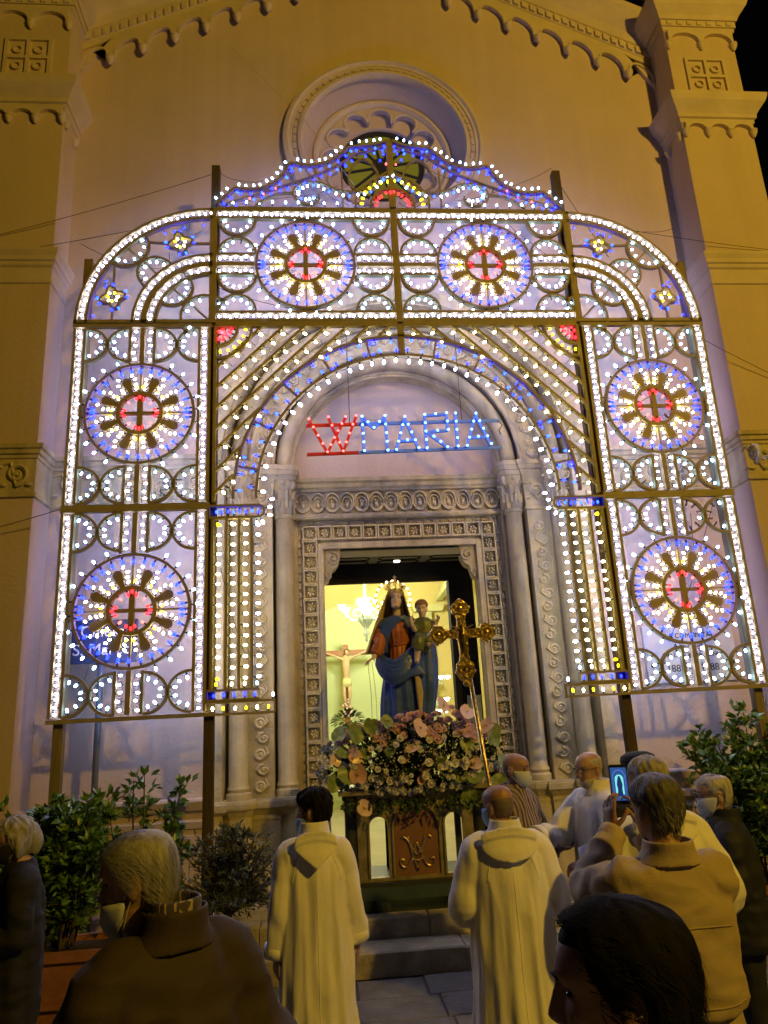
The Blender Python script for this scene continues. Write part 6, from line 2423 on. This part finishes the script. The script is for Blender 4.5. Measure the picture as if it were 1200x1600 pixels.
def robe(p, arms, hem=.06, wide=1.0, fold=.11, nf=9, seed=1, mt='alb', name='robe', sleeve=(.085, .105, .13), lean=0.0, flare=.30, cuff=True):
    rr = random.Random(seed)
    rr_p = [(2 * pi * (i + rr.uniform(-.3, .3)) / (nf * 1.6), rr.uniform(.06, .13), rr.uniform(.5, 1.25), rr.uniform(-.12, .12)) for i in range(int(nf * 1.6))]
    g = G()
    rings = []
    prof = [(hem, flare, .25), (.25, flare * .95, .235), (.5, flare * .88, .21), (.75, flare * .82, .19), (.95, .235, .175), (1.10, .225, .165), (1.25, .222, .155), (1.36, .215, .135), (1.43, .185, .11), (1.47, .135, .09), (1.505, .085, .075)]
    zz = []
    for (z0, a0, b0), (z1, a1, b1) in zip(prof[:-1], prof[1:]):
        for k in range(4):
            t = k / 4
            zz.append((z0 + (z1 - z0) * t, a0 + (a1 - a0) * t, b0 + (b1 - b0) * t))
    zz.append(prof[-1])
    for z, a, b in zz:
        f = fold * max(0, min(1, (1.38 - z) / 1.0)) ** .8
        rings.append(pleat(0, .005 + lean * max(0, (z - .9) / .5), z, a * wide, b * wide, 110, f, nf, rr_p, z))
    g.loft(rings)
    for k, sx in (('L', 1), ('R', -1)):
        e, w = Vector(arms[k][0]), Vector(arms[k][1])
        sh = Vector((sx * .165 * wide, lean, 1.385))
        end = w + (w - e).normalized() * -.0
        limb(g, [(sx * .09 * wide, lean + .005, 1.42), tuple(sh), tuple((sh + e) / 2 + Vector((sx * .01, 0, -.01))), tuple(e + Vector((0, 0, -.015))), tuple((e + end) / 2 + Vector((0, 0, -.02))), tuple(end)], [.075, .092, sleeve[0] * 1.05, sleeve[0], sleeve[1], sleeve[2]], 30, .028, seed + 3 + sx)
    o = fused(name, g, .0095, mt, p, 2, wrinkle=(.016, (8, 8, 2.3), seed))
    seam(o, [[(sx * .095, .14, 1.40), (sx * .125, .2, 1.33), (sx * .145, .2, 1.24)] for sx in (-1, 1)] + [[(0, .4, 1.30), (0, .4, .9), (0, .4, .5), (0, .4, .1)]], .0028, mt)
    if cuff:
        for k, sx in (('L', 1), ('R', -1)):
            e, w = Vector(arms[k][0]), Vector(arms[k][1])
            d = (w - e).normalized()
            g = G()
            a = w - d * .055
            g.tube([a, a + d * .002, w + d * .004, w + d * .006], [sleeve[2] * .95, sleeve[2] * 1.05, sleeve[2] * 1.06, sleeve[2] * .97], 20)
            build('cuff', g, mt, o, True)
    return o
def collar(p, pointed=True, mt='alb', lean=0.0, length=.16, tall=.085, w0=.115):
    """standing cowl collar with a flap lying on the back"""
    g = G()
    rings = []
    for z, a, b, cy in ((1.445, .125, .105, .01), (1.47, .115, .10, .015), (1.50, .098, .09, .018), (1.50 + tall * .6, .088, .083, .022), (1.50 + tall, .084, .080, .024), (1.50 + tall, .074, .070, .024), (1.50, .078, .07, .02)):
        rings.append(ell(0, cy + lean, z, a, b, 36, .02, 5, z * 9))
    g.loft(rings)
    n = 12
    vs_o, vs_i = [], []
    rows_o, rows_i = [], []
    for i in range(n + 1):
        v = i / n
        if pointed: hw = w0 * (1.05 + .25 * v) * (1 if v < .35 else max(.04, 1 - (v - .35) / .65))
        else: hw = w0 * 1.35 * (sqrt(max(.01, 1 - max(0, (v - .45) / .55) ** 2)))
        ro, ri = [], []
        for j in range(13):
            u = -1 + 2 * j / 12
            x = hw * u
            z = 1.50 + tall * .5 - v * (length + tall * .5) - .04 * u * u * (1 - v)
            zc = min(1.50, max(1.25, z))
            back = .078 + (1.50 - zc) * .50 if zc > 1.40 else .128 + (1.40 - zc) * .18
            y = (back + .035 + lean) * sqrt(max(.05, 1 - (x / .24) ** 2)) + (.02 * (1 - v) if v < .3 else 0)
            ro.append((x, y + .012, z))
            ri.append((x, y - .012, z))
        rows_o.append(ro + ri[::-1])
    g.loft(rows_o)
    return fused('collar', g, .007, mt, p, 2)
def mask(p, hm, mt, drop=0.0, name='face_mask'):
    g = G()
    rings = []
    for z0, gr in ((-.116, .003), (-.10, .008), (-.07, .012), (-.04, .014), (-.015, .014), (.0, .010)):
        z = z0 + drop
        for a, b in zip(HEAD_SEC[:-1], HEAD_SEC[1:]):
            if a[0] <= max(z, -.1175) <= b[0]:
                t = (max(z, -.1175) - a[0]) / (b[0] - a[0])
                q = [a[i] + (b[i] - a[i]) * t for i in range(4)]
        ro = head_ring(z, q[1] - (.012 if -.08 < z0 < -.02 else .004), q[2], q[3], 48, gr)
        ri = head_ring(z, q[1], q[2], q[3], 48, gr - .006)
        sel = [j for j in range(48) if 13 <= j <= 35]
        rings.append([ro[j] for j in sel] + [ri[j] for j in sel[::-1]])
    g.loft(rings)
    g.xform(hm)
    o = build(name, g, mt, p, True)
    for sx in (-1, 1):
        for zz in (-.02, -.085):
            g = G()
            g.tube([tuple(hm @ Vector(q)) for q in ((sx * .062, -.045, zz + drop), (sx * .074, -.01, zz * .5 - .01), (sx * .083, .028, .0))], .0016, 4)
            build('strap', g, 'mask_white', o)
    return o
def glasses(p, hm, rim='frame_dark'):
    g = G()
    for sx in (-1, 1):
        g.tube([(sx * .033 + .024 * cos(a), -.108 + .010 * abs(cos(a)) * (1 if cos(a) * sx > 0 else 0), .012 + .018 * sin(a)) for a in [2 * pi * k / 16 for k in range(16)]], .002, 5, True)
        g.tube([(sx * .057, -.10, .018), (sx * .078, -.05, .016), (sx * .082, .015, .014), (sx * .080, .035, -.005)], .0022, 5)
    g.tube([(-.010, -.112, .015), (0, -.116, .018), (.010, -.112, .015)], .002, 5)
    g.xform(hm)
    return build('spectacles', g, rim, p, True)
def face_bits(p, hm, brow='brow_dark'):
    build('eyes', eyes_g(hm), 'eye', p, True)
    build('eyebrows', brows_g(hm), brow, p, True)
def hair(p, hm, mt, voxel=.006, **k):
    k.setdefault('ears', True)
    return fused('hair', hair_g(hm, 1.0, **k), voxel, mt, p, 1)
def jacket(p, arms, mt, hem=.80, lean=0.0, seed=1, wide=1.0, wr=.04, name='jacket', fold=.02, sl=(.075, .07, .055), coll=True, tall=.055, belly=1.0, voxel=.0095):
    g = G()
    rings = []
    prof = [(hem, .222, .158), (hem + .08, .226, .162), (1.0, .218, .158), (1.12, .218, .155), (1.25, .224, .15), (1.36, .218, .13), (1.42, .195, .11), (1.46, .145, .092), (1.50, .09, .08)]
    zz = []
    for (z0, a0, b0), (z1, a1, b1) in zip(prof[:-1], prof[1:]):
        for k in range(5):
            t = k / 5
            zz.append((z0 + (z1 - z0) * t, a0 + (a1 - a0) * t, b0 + (b1 - b0) * t))
    zz.append(prof[-1])
    rr = random.Random(seed)
    ph = rr.uniform(0, 6)
    for i, (z, a, b) in enumerate(zz):
        w = wide * (1 + .012 * sin(z * 38 + ph) * (1 if z < 1.3 else .3))
        rings.append(ell(0, .005 + lean * max(0, (z - .9) / .5), z, a * w, b * w * belly, 72, fold * (1 if z < 1.36 else .3), 7, ph + z * 3.5, 2.3))
    g.loft(rings)
    for k, sx in (('L', 1), ('R', -1)):
        e, w = Vector(arms[k][0]), Vector(arms[k][1])
        sh = Vector((sx * .172 * wide, lean, 1.385))
        limb(g, [(sx * .09 * wide, lean + .005, 1.415), tuple(sh), tuple((sh + e) / 2), tuple(e), tuple((e + w) / 2), tuple(w)], [.078, .094, .086, sl[0], sl[1], sl[2]], 26, wr * .8, seed + 7 + sx)
    o = fused(name, g, voxel, mt, p, 2, wrinkle=(.014, (6, 6, 10), seed))
    seam(o, [[(-.15, .2, 1.262), (-.08, .3, 1.268), (0, .3, 1.27), (.08, .3, 1.268), (.15, .2, 1.262)], [(-.17, .2, hem + .045), (0, .2, hem + .04), (.17, .2, hem + .045)]], .003, mt)
    if coll:
        g = G()
        g.loft([ell(0, cy + lean, z, a, b, 36, .015, 4, z * 5) for z, a, b, cy in ((1.455, .125, .10, .01), (1.48, .105, .09, .015), (1.50, .092, .085, .02), (1.50 + tall, .086, .083, .026), (1.505 + tall, .078, .075, .026), (1.49, .07, .065, .02))])
        fused('collar', g, .007, mt, o, 2)
    for k, sx in (('L', 1), ('R', -1)):
        e, w = Vector(arms[k][0]), Vector(arms[k][1])
        d = (w - e).normalized()
        g = G()
        g.tube([w - d * .05, w - d * .046, w + d * .006, w + d * .008], [sl[2] * .95, sl[2] * 1.05, sl[2] * 1.05, sl[2] * .9], 18)
        build('cuff', g, mt, o, True)
    return o

DOWN = {'L': ((.27, .03, 1.12), (.29, -.04, .86)), 'R': ((-.27, .03, 1.12), (-.29, -.04, .86))}
FRONT = {'L': ((.27, .02, 1.12), (.10, -.24, 1.10)), 'R': ((-.27, .02, 1.12), (-.10, -.24, 1.10))}

# altar boy, seen from behind, looking to his left
arms = {'L': ((.215, .03, 1.14), (.235, -.02, .86)), 'R': ((-.215, .02, 1.15), (-.245, -.05, .90))}
hm = head_m((.0, -.01, 1.625), 58, 4)
p = person('dark haired boy in a plain white alb with pointed collar, seen from behind', -1.0, -3.22, pi + .08, 1.585, hm, arms)
robe(p, arms, .05, .86, .10, 9, 4, sleeve=(.066, .068, .072))
collar(p, True, 'alb', 0, .17, .075)
hair(p, hm, 'hair_black', thick=.026, line=.045, side=-.015, back=-.075, seed=3, rough=.004)
fb = strands(hm, 1.0, 5, 500, .05, .05, -.07, .004, .0018, (0, .3, -.8), -.01, .022)
place('hair_strands', no_recalc('hair_strands', fb, 'hair_black'), p, kind='stuff')
face_bits(p, hm)
mask(p, hm, 'mask_blue', -.03)
shoes(p)

# bald priest holding the processional cross
arms = {'L': ((.265, .0, 1.12), (.11, -.30, 1.06)), 'R': ((-.25, .0, 1.13), (-.06, -.33, 1.20))}
hm = head_m((.02, -.03, 1.615), 34, 8)
p = person('bald man in a white alb holding the gold processional cross, seen from behind', 0.0, -3.53, pi - .05, 1.595, hm, arms, 'skin_tan', {'L': ((-.6, -.7, .1), (-.3, .3, -1), 1, 1.0), 'R': ((.6, -.7, .1), (.3, .3, -1), -1, 1.0)})
robe(p, arms, .05, 1.0, .12, 11, 7, sleeve=(.085, .105, .12), flare=.285)
collar(p, False, 'alb', 0, .15, .06)
hair(p, hm, 'stubble', thick=.003, line=.09, side=.02, back=-.075, bald=.55, seed=5, rough=.0005)
face_bits(p, hm)
mask(p, hm, 'mask_blue', 0)
shoes(p)

# man in a striped shirt
arms = {'L': ((.25, -.08, 1.13), (.16, -.34, 1.14)), 'R': ((-.25, -.02, 1.12), (-.05, -.30, 1.10))}
hm = head_m((0, -.02, 1.625), 4, 6)
p = person('bald man in a brown striped shirt and face mask facing the priest with spectacles', .40, -2.22, radians(52), 1.66, hm, arms, 'skin_tan', {'L': ((.1, -1, .15), (0, .1, 1), 1, .3), 'R': ((.5, -1, .1), (.1, .2, 1), -1, .3)})
jacket(p, arms, 'stripes', .85, 0, 3, .95, .04, 'shirt', .02, (.068, .06, .05), True, .03)
trousers(p); shoes(p)
hair(p, hm, 'stubble', thick=.003, line=.09, side=.0, back=-.07, bald=.62, seed=6, rough=.0005)
face_bits(p, hm)
mask(p, hm, 'mask_white', 0)

# priest with spectacles reaching out his hand
arms = {'L': ((.25, -.02, 1.10), (.10, -.22, 1.04)), 'R': ((-.20, -.24, 1.18), (-.10, -.46, 1.17))}
hm = head_m((0, -.03, 1.620), 10, 8)
p = person('white haired priest with spectacles in a white alb reaching out one hand', .90, -2.45, radians(-78), 1.66, hm, arms, 'skin', {'R': ((.05, -1, .05), (.2, 0, 1), -1, .25), 'L': ((-.4, -.8, -.3), (-.3, 0, -1), 1, .7)})
robe(p, arms, .05, 1.02, .12, 10, 11, sleeve=(.095, .11, .09))
collar(p, False, 'alb', 0, .16, .05, .13)
hair(p, hm, 'hair_white', thick=.004, line=.075, side=.01, back=-.075, bald=.35, seed=7, rough=.001)
build('beard', (lambda g: (g.loft([[v for v in head_ring(z, a, b, w, 24, .004)] for z, a, b, w in ((-.118, -.075, -.04, .015), (-.10, -.094, .0, .043), (-.075, -.096, .03, .054), (-.055, -.090, .02, .058))]), g.xform(hm))[1])(G()), 'hair_white', p, True)
face_bits(p, hm, 'hair_white')
glasses(p, hm)
shoes(p)

# man taking a picture with a phone
arms = {'L': ((.235, -.24, 1.33), (.045, -.37, 1.50)), 'R': ((-.22, -.26, 1.26), (-.085, -.37, 1.49))}
hm = head_m((0, -.03, 1.625), 14, 6)
p = person('man with short grey hair in a tan jacket holding up a phone, seen from behind', .28, -4.84, pi + .02, 1.715, hm, arms, 'skin_tan', {'L': ((-.05, -.25, 1), (-.9, -.3, 0), -1, .35), 'R': ((.05, -.25, 1), (.9, -.3, .0), 1, .45)}, voxel=.005)
jk = jacket(p, arms, 'jacket_tan', .99, 0, 5, .90, .075, 'jacket', .03, (.072, .066, .052), True, .035)
trousers(p, 'khaki'); shoes(p)
hair(p, hm, 'hair_dgrey', thick=.016, line=.06, side=-.02, back=-.085, seed=8, rough=.003)
fb = strands(hm, 1.0, 15, 700, .03, .05, -.085, .006, .0016, (0, .3, -.8), -.02, .014)
place('hair_strands', no_recalc('hair_strands', fb, 'hair_grey'), p, kind='stuff')
face_bits(p, hm)
g = G()
e, w = Vector(arms['L'][0]), Vector(arms['L'][1])
dd = (w - e).normalized()
g.tube([w - dd * .012, w - dd * .010, w + dd * .010, w + dd * .012], [.030, .034, .034, .030], 16)
wt = build('wristwatch', g, 'frame_dark', p, True)
# phone (a thing of its own, held in the raised hands)
M['phone_body'] = mat('phone_case', (.01, .01, .012), .3)
scr = bpy.data.materials.new('phone_screen')
scr.use_nodes = True
_n, _l = scr.node_tree.nodes, scr.node_tree.links
_b = _n["Principled BSDF"]
_b.inputs["Base Color"].default_value = (.01, .01, .01, 1)
_b.inputs["Emission Color"].default_value = (.02, .10, .35, 1)
_b.inputs["Emission Strength"].default_value = .8
M['phone_screen'] = scr
M['scr_glow'] = emis('screen_bright_part', (.18, .75, .80), 1.0)
M['scr_arch'] = emis('screen_blue_part', (.12, .22, .95), 1.0)
M['scr_dark'] = emis('screen_dark_part', (.01, .03, .16), .8)
ph = thing('phone', 'lit mobile phone showing a blue picture of the statue, held up in two hands', 'phone', (.301, -4.425, 1.648), 0)
ph.rotation_euler = (radians(-4), radians(2), radians(-2))
g = G()
W2, H2 = .038, .078
g.loft([[(W2 * cx_ + rr_ * .0, yy, H2 * cz_) for cx_, cz_ in ((-.86, -1), (.86, -1), (1, -.93), (1, .93), (.86, 1), (-.86, 1), (-1, .93), (-1, -.93))] for yy, rr_ in ((-.004, 0), (.005, 0))])
build('case', g, 'phone_body', ph)
build('screen', G().box(-.034, .034, -.0052, -.0042, -.064, .066), 'phone_screen', ph)
def scrp(pts, m, y): build('picture', G().prism(pts, y, y + .0003), m, ph)
scrp([(-.018, -.040), (.018, -.040), (.018, .02)] + arcpts(0, .02, .018, 0, pi, 8)[1:-1] + [(-.018, .02)], 'scr_glow', -.0057)
scrp([(-.012, -.046), (.012, -.046), (.010, -.02), (.013, .0), (.008, .018), (.004, .032), (-.004, .032), (-.008, .018), (-.012, 0), (-.009, -.02)], 'scr_dark', -.0061)
g = G()
for k in range(22):
    a = pi * k / 21
    g.box(.026 * cos(a) - .0013, .026 * cos(a) + .0013, -.0057, -.0054, .028 + .028 * sin(a) - .0013, .028 + .028 * sin(a) + .0013)
for k in range(10):
    for sx in (-1, 1):
        g.box(sx * .026 - .0013, sx * .026 + .0013, -.0057, -.0054, .022 - k * .007, .0246 - k * .007)
build('picture', g, 'scr_arch', ph, kind='stuff')
build('button', G().lathe([(.001, 0), (.006, 0), (.005, .0008), (.001, .001)], (0, -.0052, -.055), 10, 'y'), 'sign_white', ph)

# small red and black bag hanging at his hip
M['red_cloth'] = mat('red_cloth', (.36, .03, .025), .8)
bag = thing('bag', 'small red and black bag hanging at the hip of the man in the tan jacket', 'bag', (.50, -4.84, .80))
g = G()
g.loft([ell(0, 0, z, a, b, 20, .03, 5, z * 9) for z, a, b in ((-.14, .04, .05), (-.12, .05, .07), (-.02, .052, .075), (-.015, .051, .074))])
build('pouch', g, 'darkcloth', bag, True)
g = G()
g.loft([ell(0, 0, z, a, b, 20, .03, 5, z * 9) for z, a, b in ((-.013, .054, .077), (.04, .052, .074), (.055, .04, .06))])
build('flap', g, 'red_cloth', bag, True)

# grey haired man in an alb beyond the phone
arms = FRONT
hm = head_m((0, -.03, 1.625), 6, 6)
p = person('grey haired man in a white alb half hidden beyond the phone holder', .665, -3.90, pi - .05, 1.70, hm, arms)
robe(p, arms, .05, 1.04, .12, 10, 17, sleeve=(.098, .11, .11))
collar(p, False, 'alb', 0, .14, .05)
hair(p, hm, 'hair_grey', thick=.020, line=.06, side=-.02, back=-.08, seed=9, rough=.005)
fb = strands(hm, 1.0, 25, 500, .05, .05, -.08, .006, .0018, (.2, .5, -.4), -.02, .018)
place('hair_strands', no_recalc('hair_strands', fb, 'hair_white'), p, kind='stuff')
face_bits(p, hm)
shoes(p)

# dark capped person further back
hm = head_m((0, -.03, 1.60), 10, 4)
p = person('person in a dark flat cap and dark clothes behind the grey haired man in alb', .985, -3.05, pi + .1, 1.685, hm, FRONT)
jacket(p, FRONT, 'darkcloth', .75, 0, 9, 1.0)
trousers(p); shoes(p)
g = G()
g.lathe([(.070, .045), (.098, .055), (.108, .085), (.098, .115), (.06, .135), (.01, .14)], (0, .012, 0), 20, 'z', 1, 1.15)
g.ball((0, -.10, .06), (.07, .05, .012), 12, 6)
g.xform(hm)
fused('cap', g, .007, 'darkcloth', p, 2)
hair(p, hm, 'hair_dgrey', thick=.008, line=.06, side=-.02, back=-.07, seed=10)

# man in navy jacket with glasses and mask
hm = head_m((0, -.03, 1.62), 10, 7)
arms = {'L': ((.25, -.02, 1.12), (.14, -.20, .95)), 'R': ((-.25, -.02, 1.12), (-.12, -.22, .96))}
p = person('white haired man in navy jacket with glasses and white mask, looking up at the statue', 1.28, -3.38, radians(-112), 1.555, hm, arms, 'skin')
jacket(p, arms, 'navy', .78, 0, 13, 1.10, .03, 'jacket', .02, (.08, .075, .06), True, .05)
trousers(p); shoes(p)
hair(p, hm, 'hair_white', thick=.016, line=.075, side=-.01, back=-.08, bald=.16, seed=11, rough=.003)
fb = strands(hm, 1.0, 35, 400, .06, .06, -.08, .004, .0018, (0, .9, -.5), -.02, .016)
place('hair_strands', no_recalc('hair_strands', fb, 'hair_white'), p, kind='stuff')
face_bits(p, hm)
mask(p, hm, 'mask_white', 0)
glasses(p, hm)

# woman at the left edge
hm = head_m((0, -.04, 1.615), -6, 14)
arms = {'L': ((.24, -.02, 1.12), (.06, -.26, 1.08)), 'R': ((-.24, -.02, 1.12), (-.06, -.27, 1.06))}
p = person('grey haired woman with a black mask and dark clothes standing by the planter', -2.60, -3.12, radians(-62), 1.53, hm, arms, 'skin', {'L': ((-.5, -.8, -.1), (-.3, .2, -1), 1, .7), 'R': ((.5, -.8, -.1), (.3, .2, -1), -1, .7)})
jacket(p, arms, 'darkcloth', .62, 0, 15, .98, .03, 'cardigan', .04, (.075, .07, .055), False)
trousers(p, 'darkcloth'); shoes(p)
hg = hair_g(hm, 1.0, .026, .07, -.03, -.10, 0, 12, .004, False)
for sx in (-1, 1):
    limb(hg, [tuple(hm @ Vector(q)) for q in ((sx * .080, .02, .03), (sx * .088, .015, -.04), (sx * .082, .0, -.10))], [.026, .028, .012], 10)
limb(hg, [tuple(hm @ Vector(q)) for q in ((0, .10, .03), (0, .11, -.05), (0, .08, -.11))], [.05, .05, .03], 12)
fused('hair', hg, .007, 'hair_grey', p, 2)
fb = strands(hm, 1.0, 45, 500, .08, .06, -.10, .004, .0018, (0, .4, -.9), -.03, .024)
place('hair_strands', no_recalc('hair_strands', fb, 'hair_white'), p, kind='stuff')
face_bits(p, hm)
mask(p, hm, 'mask_black', 0)
glasses(p, hm)

# near man in brown coat
hm = head_m((.045, -.105, 1.605), 46, 12)
arms = {'L': ((.29, .02, 1.12), (.26, -.10, .88)), 'R': ((-.29, .02, 1.12), (-.27, -.12, .90))}
p = person('elderly grey haired man in a brown coat with plaid collar, nearest on the left', -1.35, -5.40, pi + .62, 1.725, hm, arms, 'skin_tan', voxel=.006)
jacket(p, arms, 'coat_brown', .70, 0, 19, .93, .03, 'coat', .025, (.095, .09, .07), True, .05, 1.08, .008)
g = G()
g.loft([ell(.005, cy, z, a, b, 40) for z, a, b, cy in ((1.49, .080, .075, .02), (1.53, .074, .071, .026), (1.575, .070, .068, .032), (1.578, .062, .060, .032), (1.50, .06, .055, .02))])
fused('shirt_collar', g, .006, 'plaid', p, 1)
trousers(p); shoes(p)
hair(p, hm, 'hair_grey', .005, thick=.011, line=.06, side=-.005, back=-.085, seed=14, rough=.0008, n=64, m=34)
fb = strands(hm, 1.0, 55, 5200, .060, .06, -.09, .003, .0007, (.15, .9, -.5), -.012, .0115, .25)
place('hair_strands', no_recalc('hair_strands', fb, 'hair_grey'), p, kind='stuff')
face_bits(p, hm, 'hair_grey')
mask(p, hm, 'mask_white', -.035)

# nearest dark haired man, only his head in view
hm = head_m((.02, -.03, 1.622), 60, 4)
arms = DOWN
p = person('black haired man turning his head in the foreground, closest to the viewer', -.468, -6.395, pi + .10, 1.692, hm, arms, 'skin_tan', voxel=.0055)
jacket(p, arms, 'shirt_white', .80, 0, 23, 1.0, .03, 'shirt', .02, (.07, .065, .055), True, .05, 1.0, .008)
trousers(p); shoes(p)
hair(p, hm, 'hair_black', .005, thick=.022, line=.080, side=-.01, back=-.085, seed=15, rough=.0012, n=64, m=34)
fb = strands(hm, 1.0, 65, 5200, .055, .082, -.09, .009, .0008, (.1, .9, -.4), -.01, .021, .22)
place('hair_strands', no_recalc('hair_strands', fb, 'hair_black'), p, kind='stuff')
face_bits(p, hm)
mask(p, hm, 'mask_white', -.045)
